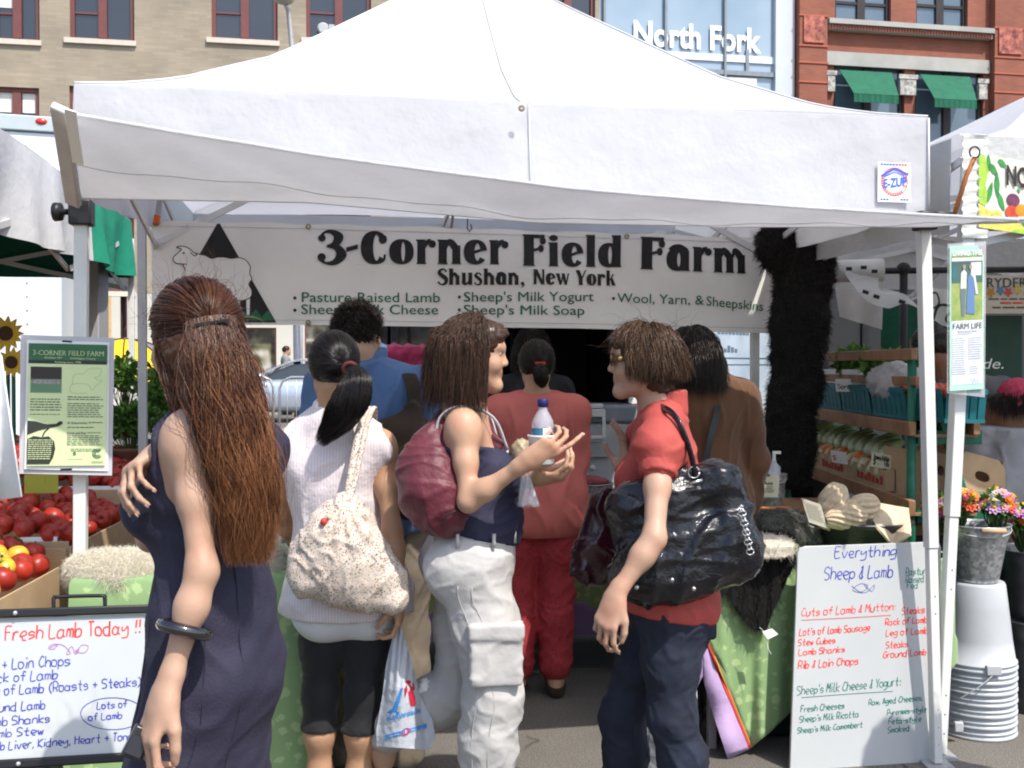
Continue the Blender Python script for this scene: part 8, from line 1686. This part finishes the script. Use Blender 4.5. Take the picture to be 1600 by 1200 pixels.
bf=Field(at(628,730,3.74)-V(.3,.2,.35),at(628,730,3.74)+V(.3,.2,.35),.009);bf.rbox(at(622,735,3.74),(.10,.05,.16),.04,.02,roty(.12));bf.cone(at(648,640,3.76),at(630,700,3.74),.03,.08,.06,(V(0,1,0),.6));obj('pouch',sdf_mb(bf,1,lambda P:.010*folds(P,9,2)),m_brn,sb,smooth=True)
# ---------------- woman in navy camisole holding a bottle, in profile
w3=Person('woman in profile wearing a navy camisole and pale cargo trousers, holding a bottle and cup',738,3.28,-80,1.665,m_skin_c,True,(-8,-3,0),.0055,sl=.90,fat=.72,hs=.88,chest=at(726,738,3.28),hc=at(742,556,3.26),neck=at(728,628,3.28),shR=at(724,662,3.14),elR=at(732,784,3.07),wrR=at(822,722,3.02),shL=at(722,655,3.42),elL=at(770,770,3.46),wrL=at(836,748,3.20),pel=at(738,865,3.28),waist=at(745,795,3.28),hipR=at(745,890,3.20),hipL=at(732,890,3.36),knR=at(772,1090,3.18),anR=at(768,1305,3.20),knL=at(722,1078,3.40),anL=at(604,1140,3.42),toL=at(597,1212,3.42))
w3.body([dict(n_='R',dirw=V(.70,-.04,.46),palm=V(-.25,.95,.30),curl=(26,48,30),spread=.05,thumb=(.35,.9,.25),tcurl=.1,idx=(8,14,8)),dict(n_='L',dirw=V(.85,-.50,.12),palm=V(.15,.25,1),curl=(38,46,30),spread=.05,thumb=(.5,.8,.3))])
J=w3.J;f=w3.field(.006);w3.torso(f,.010,.012,1.0,1.10);f.cut(J['chest']+V(0,.10,.075),(0,.20,1));f.cut(J['chest']+V(0,-.08,.085),(0,-.30,1));f.cut(J['waist']+V(0,0,-.078),(0,-.25,-1))
for n_,sg in(('L',-1),('R',1)):f.cone(J['sh'+n_]+V(sg*.04,.0,.05),J['sh'+n_]+V(sg*.035,.0,-.07),.046,.040,.015,op='sub')
w3.garment('camisole',f,M('navy_jersey',(.022,.022,.050),.75,.15,8,wr=.25,wrs=16),lambda P:.004*folds(P,9,4,(1,1,1.6)))
m_trim=M('grey_strap_trim',(.46,.46,.50),.7)
for n_ in 'RL':
 sg=1 if n_=='R' else-1;a=J['chest']+V(sg*.090,-.098,.085);b=J['sh'+n_]+V(-sg*.030,-.0,.050);c=J['chest']+V(sg*.080,.120,.07)
 obj('shoulder_strap',MB().tube(spline([a,lerp(a,b,.55)+V(0,-.030,.020),b,lerp(b,c,.45)+V(0,.030,.026),c],6),.0055,6,flat=.5),m_trim,w3.root,smooth=True,local=True)
 e=J['sh'+n_]+V(sg*.012,0,-.055);obj('armhole_trim',MB().tube(spline([a,a+V(sg*.038,.03,-.045),a+V(sg*.045,.075,-.080),c+V(sg*.045,-.045,-.05),c],6),.0045,6),m_trim,w3.root,smooth=True,local=True)
f=w3.field(.007);f.ell(J['pel'],(.172,.128,.12),.05)
for n_,sg in(('R',1),('L',-1)):w3.leg(f,n_,.016,1.97,.030,.030);f.ell(J['pel']+V(sg*.075,-.062,-.035),(.094,.090,.10),.05)
f.cut(J['pel']+V(0,0,.085),(0,.12,1));m_khk=M('pale_stone_cotton',(.43,.415,.40),.85,.06,6,wr=.35,wrs=11,bmp=.1,bs=250)
tr_=w3.garment('trousers',f,m_khk,lambda P:.0065*folds(P,6,5,(1,1,.7))+.003*folds(P,14,8)+.0015*waves(P,12,3));seams(tr_,m_khk,[V(1,-.15,0),V(.75,-.75,0)],.12,.86,lambda q:q[:,0]>.02)
hpR,knR=J['hipR'],J['knR'];c=lerp(hpR,knR,.62)+V(.088,.01,0);pk_=Field(c-V(.1,.15,.2),c+V(.1,.15,.2),.006);pk_.rbox(c,(.022,.078,.085),.012,.01);pk_.rbox(c+V(.006,0,.075),(.024,.083,.024),.010,.008);obj('cargo_pocket',sdf_mb(pk_,1,lambda P:.004*folds(P,12,2)),m_khk,tr_,smooth=True,local=True)
obj('pocket_flap',sdf_mb(Field(J['pel']+V(.1,-.14,-.06)-.12,J['pel']+V(.1,-.14,-.06)+.12,.006).rbox(J['pel']+V(.112,-.090,-.012),(.030,.042,.011),.008,.01,rotz(.9)),1),m_khk,tr_,smooth=True,local=True)
for n_ in 'R':f=w3.field(.007,J['an'+n_]-V(.12,.2,.12),J['an'+n_]+V(.12,.3,.05));w3.foot(f,n_,.008);f.cut(J['an'+n_]+V(0,0,-.03),(0,-.2,1));w3.garment('shoe',f,m_brn)
obj('sandal_strap',MB().tube([J['anL']+V(-.042,.0,-.02),J['anL']+V(0,-.05,-.045),J['anL']+V(.042,.0,-.02)],.006,6),M('white_sandal',(.62,.60,.60),.5),w3.root,smooth=True,local=True)
obj('belt_loop',(lambda m:([m.tube([J['pel']+V(.178*math.cos(a),.135*math.sin(a),.045),J['pel']+V(.176*math.cos(a),.134*math.sin(a),.085)],.006,6)for a in(-.5,.3,1.0,-1.2)],m)[-1])(MB()),m_khk,tr_,smooth=True,local=True)
w3.hairbase(m_hair_brown,1.06,[((0,.066,.02),(0,1,-.75)),((0,0,-.105),(0,0,-1))],extra=lambda f:(f.cone(w3.hp(0,-.048,.0),w3.hp(0,-.050,-.07),.082,.078,.04),f.ell(w3.hp(0,.032,.066),V(.074,.082,.058)*w3.kh,.02,w3.Rh)),disp=.004)
D=w3.scalp(7500,9,.50,-.45,lambda d:(d[:,1]<.72));bodies=[(J['neck']+V(0,0,.0),V(.070,.070,.10)),(lerp(J['shL'],J['shR'],.5),V(.17,.07,.06))]
Pm=w3.clear_face(w3.flow(D,(-.12,.55,.85),.185,18,.75,.08,.12,10,bodies,(1.05,1.24),110,1.0,.05),.050,.036);w3.strands(Pm,.0009,m_hair_brown,'bobbed_hair',seed=8)
w3.strands(w3.brows,.0006,m_hair_brown,'eyebrows',w3.bodyo)
bc=at(684,758,3.16);bf=Field(bc-V(.3,.3,.35),bc+V(.3,.3,.3),.007);bf.ell(bc+V(-.01,0,-.01),(.098,.085,.135),.05);bf.ell(at(656,735,3.18),(.055,.07,.075),.05);bf.ell(at(700,790,3.14),(.058,.07,.085),.05);bf.cone(at(680,690,3.2),at(700,650,3.28),.05,.03,.05)
m_mar=M('maroon_nylon',(.105,.016,.026),.5,.15,8,wr=.5,wrs=13,sheen=.1);bpk=thing('backpack','slouchy maroon nylon backpack on the woman in the navy camisole','backpack',bc);obj('pouch',sdf_mb(bf,1,lambda P:.010*folds(P,6,8,(1,1,.5))+.006*folds(P,13,5,(.6,.6,1))+.002*waves(P,14,3)),m_mar,bpk,smooth=True)
obj('zip',MB().tube(spline([at(690,822,3.062),at(698,806,3.055),at(712,798,3.06)],5),.003,6),m_black_pl,bpk,smooth=True)
obj('strap',MB().tube(spline([at(700,660,3.30),at(722,634,3.34),at(746,636,3.36),at(764,662,3.33),at(776,692,3.26),at(772,730,3.22),at(735,770,3.28)],6),.016,8,flat=.4),m_mar,bpk,smooth=True);obj('strap_slider',MB().beam(at(765,684,3.235),at(785,699,3.225),.034,.012,up=V(0,-1,.2)),m_mar,bpk,bevel=.004)
obj('under_strap',MB().tube(spline([at(662,720,3.24),at(668,690,3.31),at(690,655,3.36)],5),.022,8,flat=.4),m_black_pl,bpk,smooth=True)
c=at(848,717,3.045);cup=thing('paper_cup','white rimmed paper cup gripped around a water bottle','cup',c);obj('wall',MB().lathe([(0,.004),(.029,.0),(.031,.002),(.041,.075),(.0435,.077),(.0435,.082),(.0405,.082),(.0395,.075),(.029,.008),(0,.008)],c-V(0,0,.014),28),M('paper_cup_white',(.72,.70,.68),.5),cup,smooth=True);obj('band',MB().lathe([(.0385,.050),(.0392,.058)],c-V(0,0,.014),28),M('cup_band',(.55,.30,.28),.5),cup,smooth=True)
wb_=thing('water_bottle','clear water bottle with a blue cap standing in the paper cup','bottle',c+V(0,0,.0));obj('bottle',MB().lathe(spline([(0,.004),(.026,.004),(.030,.012),(.030,.05),(.029,.07),(.031,.09),(.029,.108),(.020,.126),(.0135,.138),(.0125,.150)],3),c,28),glassy('bottle_plastic',(.80,.86,.92),.04,.30,.8),wb_,smooth=True)
obj('cap',MB().lathe([(.0125,.146),(.0155,.148),(.0155,.166),(.013,.169),(0,.169)],c,24),M('dark_blue_cap',(.012,.012,.10),.4),wb_,smooth=True,auto=True);lbm=MB();n=24
for i in range(n):a0,a1=i*6.2832/n,(i+1)*6.2832/n;lbm.add([c+V(.0312*math.cos(a),.0312*math.sin(a),z)for a,z in((a0,.045),(a1,.045),(a1,.088),(a0,.088))],[(0,1,2,3)],1 if 18<=i<=20 else 0)
obj('label',lbm,[M('blue_bottle_label',(.05,.17,.27),.4,.5,90),m_paper],wb_)
cb=at(826,762,3.13);G=[[at(820+12*math.cos(a)*(.5+.9*k)+k*6,lerp(738,790,k)+3*math.sin(5*a)*k,3.14+.03*math.sin(a)*(.5+.6*k)+.008*math.sin(7*a+9*k))for a in np.linspace(0,6.28,28)]for k in np.linspace(0,1,12)];tag(obj('clear_cup',MB().slab(G,.0015),glassy('crinkled_clear_plastic',(.85,.87,.9),.06,.28,.9),smooth=True),'crinkled clear plastic cup held upside down below the water bottle','cup')
fd=at(812,708,3.22);tag(obj('food_packet',sdf_mb(Field(fd-.08,fd+.08,.006).ell(fd,(.026,.03,.034),.02).ell(fd+V(.01,0,.02),(.02,.02,.02),.02),1,lambda P:.006*folds(P,25,3)),mottled('food_wrap',[(.3,(.20,.14,.06)),(.6,(.36,.30,.2))],40,.4,.2),smooth=True),'small brownish food packet behind the forearm of the woman with the bottle','packet')
# ---------------- woman in salmon T-shirt
w4=Person('woman in a salmon T-shirt and red dotted trousers standing at the back counter',838,4.92,2,1.60,m_skin_b,True,(4,-10,0),.008,wide=1.12,wrR=at(885,740,5.08),elR=at(895,735,4.95),wrL=at(800,760,5.1),elL=at(775,745,4.98))
w4.body([dict(n_='R',dirw=V(-.4,.8,0),palm=V(0,0,-1)),dict(n_='L',dirw=V(.4,.8,0),palm=V(0,0,-1))],False);J=w4.J
f=w4.field(.009);w4.torso(f,.024);[w4.arm(f,n_,.032,0,.82,1.1,.040)for n_ in 'LR'];f.ell(J['pel'],(.225,.16,.20),.08);f.ell(J['pel']+V(0,0,-.1),(.228,.165,.12),.06);f.cut(J['pel']+V(0,0,-.175),(0,0,-1));f.cut(J['neck']+V(0,0,.03),(0,-.2,1))
w4.garment('tshirt',f,M('salmon_cotton',(.58,.15,.12),.85,.08,6,wr=.35,wrs=8),lambda P:.011*folds(P,6,3,(1,1,.5))+.003*waves(P,11,2))
f=w4.field(.009);f.ell(J['pel'],(.17,.13,.12),.06);[w4.leg(f,n_,.026,1.86,.030,.030)for n_ in 'LR'];f.cut(J['pel']+V(0,0,-.02),(0,0,1));w4.garment('trousers',f,dots('red_dotted_cotton',(.36,.03,.035),(.10,.015,.02),60,.22),WR(.008,12,3))
for n_ in 'LR':f=w4.field(.009,J['an'+n_]-V(.12,.2,.12),J['an'+n_]+V(.12,.3,.05));w4.foot(f,n_,.010);f.cut(J['an'+n_]+V(0,0,-.025),(0,-.2,1));w4.garment('shoe',f,m_brn)
tie=nrm(V(.05,-1,-.35));w4.hairbase(m_hair_dark,1.08,[((0,.045,0),(0,1,-.6)),((0,0,-.085),(0,.2,-1))],disp=.003);w4.strands(w4.gather(w4.scalp(1100,13,.5,-.6),tie,10,1.10,3,.015),.002,m_hair_dark,'swept_hair',seed=9)
q=w4.hp(.004,-.118,-.015);Pb,_=bundle([q,q+V(.0,-.03,-.02),q+V(.005,-.035,-.06),q+V(.012,-.025,-.10)],[.015,.03,.03,.008],500,12,3,.004);w4.strands(Pb,.0016,m_hair_dark,'ponytail',seed=10);obj('hair_tie',MB().beam(q+V(-.022,-.012,.012),q+V(.024,-.012,.012),.012,.012),M('bright_red_tie',(.60,.05,.03),.7),w4.root,local=True)
# ---------------- woman in coral blouse with patent bag
w5=Person('woman in profile with short brown hair, coral blouse and dark jeans',1030,3.26,83,1.64,m_skin_a,True,(3,-2,0),.0055,sl=.88,fat=.79,hs=.89,hc=at(1002,566,3.25),neck=at(1030,634,3.27),shL=at(1032,682,3.09),elL=at(1022,842,2.94),wrL=at(962,930,2.90),shR=at(1018,672,3.42),elR=at(972,790,3.52),wrR=at(974,745,3.42),chest=at(1036,745,3.26),waist=at(1034,850,3.27),pel=at(1040,935,3.27),hipL=at(1048,960,3.19),hipR=at(1034,960,3.35),knL=at(1050,1120,3.17),anL=at(1072,1320,3.19),knR=at(972,1120,3.36),anR=at(962,1300,3.38))
w5.body([dict(n_='L',dirw=at(942,985,2.88)-at(962,930,2.90),palm=V(.55,.75,.10),curl=(26,42,28),spread=.10,thumb=(.8,.55,.25),tcurl=.2),dict(n_='R',dirw=V(.05,-.1,1),palm=V(-.9,-.2,0),curl=(12,20,15))]);J=w5.J
f=w5.field(.0065);w5.torso(f,.012,.0,1.0,.80);f.ell(J['pel']+V(0,0,.02),(.180,.152,.11),.05);[f.ell(J['pel']+V(sg*.068,-.056,-.02),(.092,.092,.10),.05)for sg in(-1,1)];[f.ell(J['sh'+n_]+V(sg*.012,0,-.035),(.070,.072,.075),.04)for n_,sg in(('L',-1),('R',1))];[f.cone(lerp(J['sh'+n_],J['el'+n_],.15),lerp(J['sh'+n_],J['el'+n_],.30),.066,.053,.02)for n_ in 'LR']
f.cut(J['pel']+V(0,0,-.035),(0,.12,-1));f.cut(J['neck']+V(0,.0,.022),(0,.30,1));m_coral=M('coral_cotton',(.37,.062,.05),.75,.06,8,wr=.3,wrs=15,bmp=.1,bs=260)
bl_=w5.garment('blouse',f,m_coral,lambda P:.005*folds(P,9,4,(1,1,.8))+.002*waves(P,14,3))
for n_ in 'LR':a,b=lerp(J['sh'+n_],J['el'+n_],.27),lerp(J['sh'+n_],J['el'+n_],.40);f=w5.field(.006,a-.12,a+.12);f.cone(a,b,.057,.053,.01);f.cut(b,b-a);f.cut(a,a-b);w5.garment('sleeve_cuff',f,m_coral,lambda P:.002*waves(P,30,3))
f=w5.field(.006,J['neck']-.15,J['neck']+.15);f.cone(J['neck']+V(0,-.02,-.01),J['neck']+V(0,-.025,.035),.068,.060,.01);f.cut(J['neck']+V(0,0,.042),(0,.1,1));w5.garment('collar',f,m_coral)
f=w5.field(.007);f.ell(J['pel'],(.165,.122,.12),.05);[w5.leg(f,n_,.007,2,.018,.014)for n_ in 'LR'];[f.ell(J['pel']+V(sg*.072,-.058,-.035),(.088,.085,.098),.05)for sg in(-1,1)];f.cut(J['pel']+V(0,0,.01),(0,0,1));m_den=mottled('dark_denim',[(.3,(.005,.007,.016)),(.7,(.013,.019,.040))],10,.85,.4,bs=320);jn=w5.garment('jeans',f,m_den,lambda P:.006*folds(P,9,6,(1,1,1.5))+.0025*folds(P,18,2))
c=J['pel']+V(-.085,-.105,-.05);obj('back_pocket',sdf_mb(Field(c-.12,c+.12,.006).rbox(c,(.012,.05,.055),.008,.01,rotz(.62)),1),m_den,jn,smooth=True,local=True)
for n_ in 'LR':f=w5.field(.007,J['an'+n_]-V(.12,.2,.12),J['an'+n_]+V(.12,.3,.05));w5.foot(f,n_,.010);w5.garment('shoe',f,m_black_pl)
w5.hairbase(m_hair_short,1.06,[((0,.064,.015),(0,1,-.75)),((0,0,-.085),(0,.35,-1))],extra=lambda f:(f.cone(w5.hp(0,-.04,-.02),w5.hp(0,-.045,-.075),.075,.058,.04),f.ell(w5.hp(0,.032,.066),V(.073,.081,.057)*w5.kh,.02,w5.Rh)),disp=.005)
D=w5.scalp(8500,21,.62,-.68,lambda d:d[:,1]<.75);Pm=w5.clear_face(w5.flow(D,(.1,-.20,.9),.05+.085*np.clip((D[:,2]+.45)/1.1,0,1),14,.36,.05,.09,12,(),(1.03,1.16),170,1.0,.0),.060,.030);w5.strands(Pm,.0009,m_hair_short,'tousled_hair',seed=11);Dd=w5.scalp(28,22,.2,.3);w5.strands(w5.flow(Dd,(0,-.3,1),.13,10,-.05,1.0,.4,3,inf=(1.05,1.1)),.0005,m_hair_short,'flyaway_hair',seed=12)
mb=MB();m_tort=M('tortoise_frame',(.05,.02,.008),.2,.5,60,spec=.6)
for sg in(-1,1):
 mb.prism([(sg*(.034+.027*math.cos(a)),.012+.021*math.sin(a))for a in np.linspace(0,6.28,22,endpoint=False)],w5.hp(0,.100,0),w5.Rh@V(1,0,0),w5.Rh@V(0,0,1),w5.Rh@V(0,.004,0));mb.beam(w5.hp(sg*.062,.100,.016),w5.hp(sg*.078,.045,.014),.004,.016,up=w5.Rh@V(0,0,1));mb.beam(w5.hp(sg*.078,.046,.014),w5.hp(sg*.080,-.010,.010),.004,.008,up=w5.Rh@V(0,0,1))
so=obj('sunglasses',mb,m_tort,w5.root,local=True);obj('temple_emblem',(lambda m:([m.ell(w5.hp(sg*.073,.072,.015),(.006,.008,.007),8)for sg in(-1,1)],m)[-1])(MB()),M('gold_emblem',(.60,.42,.14),.3,metal=.6),so,smooth=True,local=True)
bc=at(1070,850,3.10);bf=Field(bc-V(.40,.3,.35),bc+V(.40,.3,.40),.0075);ex=nrm(V(.90,0,.30));ez=nrm(V(-.30,0,.90));Mx=np.stack([ex,V(0,1,0),ez],1)
def bp(px,py,Y=3.10):return at(px,py,Y)
bf.rbox(bp(1072,868),(.185,.085,.095),.06,.03,Mx);bf.path([bp(985,905),bp(1060,890),bp(1155,858)],[.060,.080,.070],.04);bf.path([bp(985,790,3.1),bp(1045,775),bp(1120,755)],[.060,.065,.055],.05);bf.cone(bp(1120,752),bp(1145,800),.055,.05,.04);bf.ell(bp(1035,830),(.14,.075,.10),.05);bf.ell(bp(1160,850),(.04,.06,.06),.04)
m_pat=patent('black_patent_leather',(.006,.006,.009));hb=thing('handbag','large shiny black patent handbag under the arm of the woman in coral','handbag',bc);obj('pouch',sdf_mb(bf,1,lambda P:.012*folds(P,5,11)+.006*folds(P,12,4)+.002*waves(P,20,3)),m_pat,hb,smooth=True)
obj('strap',MB().tube(spline([bp(1088,752,3.04),bp(1080,712,3.03),bp(1068,676,3.03),bp(1054,650,3.06),bp(1038,638,3.14),bp(1030,640,3.24),bp(1040,680,3.36),bp(1066,740,3.24)],7),.0105,10,flat=.6),m_pat,hb,smooth=True)
m_met=M('silver_buckle',(.50,.50,.50),.25,metal=.9);obj('buckle',(lambda m:(m.beam(bp(1077,756,3.02),bp(1097,750,3.02),.012,.008),m.tube([bp(1084+9*math.cos(a),738+9*math.sin(a),3.03)for a in np.linspace(0,6.28,14)],.0025,6),m)[-1])(MB()),m_met,hb,smooth=True)
obj('chain',(lambda m:([m.tube([bp(lerp(1158,1172,t)+3*math.cos(a)*(1+i%2),lerp(795,862,t)+5*math.sin(a),2.985+.003*(i%2))for a in np.linspace(0,6.28,10)],.002,5)for i,t in enumerate(np.linspace(0,1,10))],m)[-1])(MB()),m_met,hb,smooth=True);obj('stud',(lambda m:([m.ell(bp(x,y,Y),.007,10)for x,y,Y in((995,918,2.965),(1084,920,2.97),(1050,906,2.95))],m)[-1])(MB()),m_met,hb,smooth=True)
bc=at(925,850,3.45);bf=Field(bc-V(.2,.2,.25),bc+V(.2,.2,.25),.008);bf.cone(at(938,785,3.45),at(920,885,3.45),.035,.062,.03,(V(0,1,0),.7));bf.cone(at(945,785,3.45),at(945,880,3.45),.03,.055,.03,(V(0,1,0),.7));mb2=thing('handbag','dark maroon leather bag hanging in front of the woman in coral','handbag',bc);obj('pouch',sdf_mb(bf,1,lambda P:.010*folds(P,9,3)),M('dark_maroon_leather',(.030,.006,.012),.25,.2,8,spec=.6,wr=.3),mb2,smooth=True);obj('strap',MB().tube(spline([at(930,790,3.45),at(945,765,3.47),at(965,775,3.5),at(955,800,3.46)],5),.008,8),bpy.data.materials['dark_maroon_leather'],mb2,smooth=True)
c=at(1040,1120,3.52);G=[[at(lerp(lerp(990,996,k),lerp(1082,1094,k),u)+5*math.sin(k*5+u*7),lerp(1035,1290,k)+8*math.sin(u*9),3.50+.03*math.sin(u*6+k*2))for u in np.linspace(0,1,16)]for k in np.linspace(0,1,18)];G2=np.array(G)+V(0,.07,0)*np.sin(np.linspace(0,math.pi,16))[None,:,None];tag(obj('plastic_bag',MB().slab(G,.002).slab(G2[::-1],.002),m_carrier,smooth=True),'white plastic bag hanging behind the jeans of the woman in coral','bag')
# ---------------- brown jacket person and the rest
def simple(label,px,Y,yaw,H,sk,fem,head,top,bottom,hair,hair_m,h=.010,jac=.024,sleeve=1.9,hl=.2,strands_n=900,legs_o=.03,feet_m=None,**J):
 p=Person(label,px,Y,yaw,H,sk,fem,head,h,**J);p.body([dict(n_='R',dirw=p.root.matrix_basis.to_3x3()@Vector((0,.3,-1)),palm=V(-1,0,0)),dict(n_='L',dirw=V(0,.3,-1),palm=V(1,0,0))],False);J=p.J
 f=p.field(h);p.torso(f,jac);[p.arm(f,n_,jac,0,sleeve,1.05,jac)for n_ in 'LR'];f.ell(J['pel'],V(.185,.14,.16),.06);f.cut(J['pel']+V(0,0,-.12),(0,0,-1));f.cut(J['neck']+V(0,0,.045),(0,-.2,1));p.garment('top',f,top,WR(.008,7,int(px)%7))
 f=p.field(h);f.ell(J['pel'],(.165,.125,.12),.06);[p.leg(f,n_,legs_o,2,legs_o+.012)for n_ in 'LR'];f.cut(J['pel']+V(0,0,.0),(0,0,1));p.garment('trousers',f,bottom,WR(.006,8,3))
 for n_ in 'LR':f=p.field(h,J['an'+n_]-V(.12,.2,.12),J['an'+n_]+V(.12,.3,.05));p.foot(f,n_,.012);p.garment('shoe',f,m_black_pl)
 p.hairbase(hair_m,1.07,[((0,.05,0),(0,1,-.6)),((0,0,-.09),(0,.2,-1))],disp=.004,h=h*.8)
 if strands_n:D=p.scalp(strands_n*3,31,.55,-.5,lambda d:d[:,1]<.7);bodies=[(J['neck'],V(.08,.08,.10)),(lerp(J['shL'],J['shR'],.5),V(.2,.1,.08))];p.strands(p.flow(D,(0,.1,1),hl,14,.7,.08,.07,5,bodies,(1.05,1.18),60),.0015,hair_m,'loose_hair',seed=3)
 return p
m_suede=M('brown_suede',(.105,.045,.018),.9,.15,6,wr=.2,sheen=.2);m_dk=M('dark_trousers',(.02,.02,.025),.85)
b1=simple('person in a brown suede jacket with a dark bob, turned away by the right pole',1098,4.35,14,1.70,m_skin_c,True,(20,-4,0),m_suede,m_dk,0,m_hair_dark,.009,.026,1.95,.17,1500,hc=at(1080,560,4.33))
obj('bag_strap',MB().slab([[b1.loc(at(x-4+u*10,y,Y))for u in np.linspace(0,1,4)]for x,y,Y in((1122,612,4.26),(1118,650,4.20),(1108,690,4.18),(1098,740,4.19))],.004),m_black_pl,b1.root,smooth=True,local=True)
vd=simple('dark haired vendor mostly hidden behind the woman in salmon',832,5.95,175,1.70,m_skin_c,True,(0,0,0),m_dk,m_dk,0,m_hair_dark,.012,.02,1.9,.16,500)
gm=simple('man in a grey T-shirt and brown apron bending behind the produce rack',1520,5.6,20,1.70,m_skin_d,False,(15,-10,0),M('grey_jersey',(.10,.10,.105),.85,.1),M('dark_red_brown_cloth',(.10,.03,.02),.85),0,m_hair_dark,.012,.02,.7,.03,0,hc=at(1452,545,5.5),neck=at(1474,590,5.52),elR=at(1548,690,5.55),wrR=at(1535,760,5.4))
obj('apron',sdf_mb((lambda f:(f.ell(gm.J['waist']+V(0,-.0,-.08),(.175,.145,.20),.05),f.ell(gm.J['pel']+V(0,0,-.12),(.20,.155,.2),.06),f)[-1])(gm.field(.012)),1,lambda P:.008*folds(P,12,2)),bpy.data.materials['dark_red_brown_cloth'],gm.root,smooth=True,local=True)
pk_=simple('person with a bright pink bandana and a grey top at the right edge',1590,5.3,-12,1.60,m_skin_d,True,(5,-15,0),M('pale_grey_jersey',(.36,.36,.37),.85,.08,wr=.3),m_dk,0,m_hair_dark,.010,.03,.8,.12,400,hc=at(1588,632,5.3),neck=at(1592,672,5.33))
f=Field(pk_.J['hc']-.2,pk_.J['hc']+.2,.008);f.ell(pk_.hp(0,-.016,.045),V(.088,.108,.085),.02,pk_.Rh);f.cut(pk_.hp(0,0,.03),pk_.Rh@nrm(V(0,.35,-1)));f.cone(pk_.hp(-.005,-.11,.02),pk_.hp(-.03,-.13,-.03),.016,.010,.02);f.cone(pk_.hp(.01,-.11,.02),pk_.hp(.03,-.125,-.02),.014,.010,.02);obj('bandana',sdf_mb(f,1,lambda P:.005*folds(P,30,3)),M('pink_cotton',(.50,.05,.10),.8,.15,30),pk_.root,smooth=True,local=True)
pd=simple('distant pedestrian in a grey jacket walking beyond the silver car',447,27.6,-75,1.74,m_skin_c,False,(0,0,0),M('grey_jacket',(.20,.20,.21),.85),m_dk,0,m_hair_dark,.018,.02,1.9,.03,0)
pd.root.location.z=.24
bs2=simple('bystander in a dark top standing just outside the right edge of the picture',1892,3.24,70,1.66,m_skin_c,True,(0,0,0),m_dk,m_dk,0,m_hair_dark,.014,.02,1.9,.2,300)
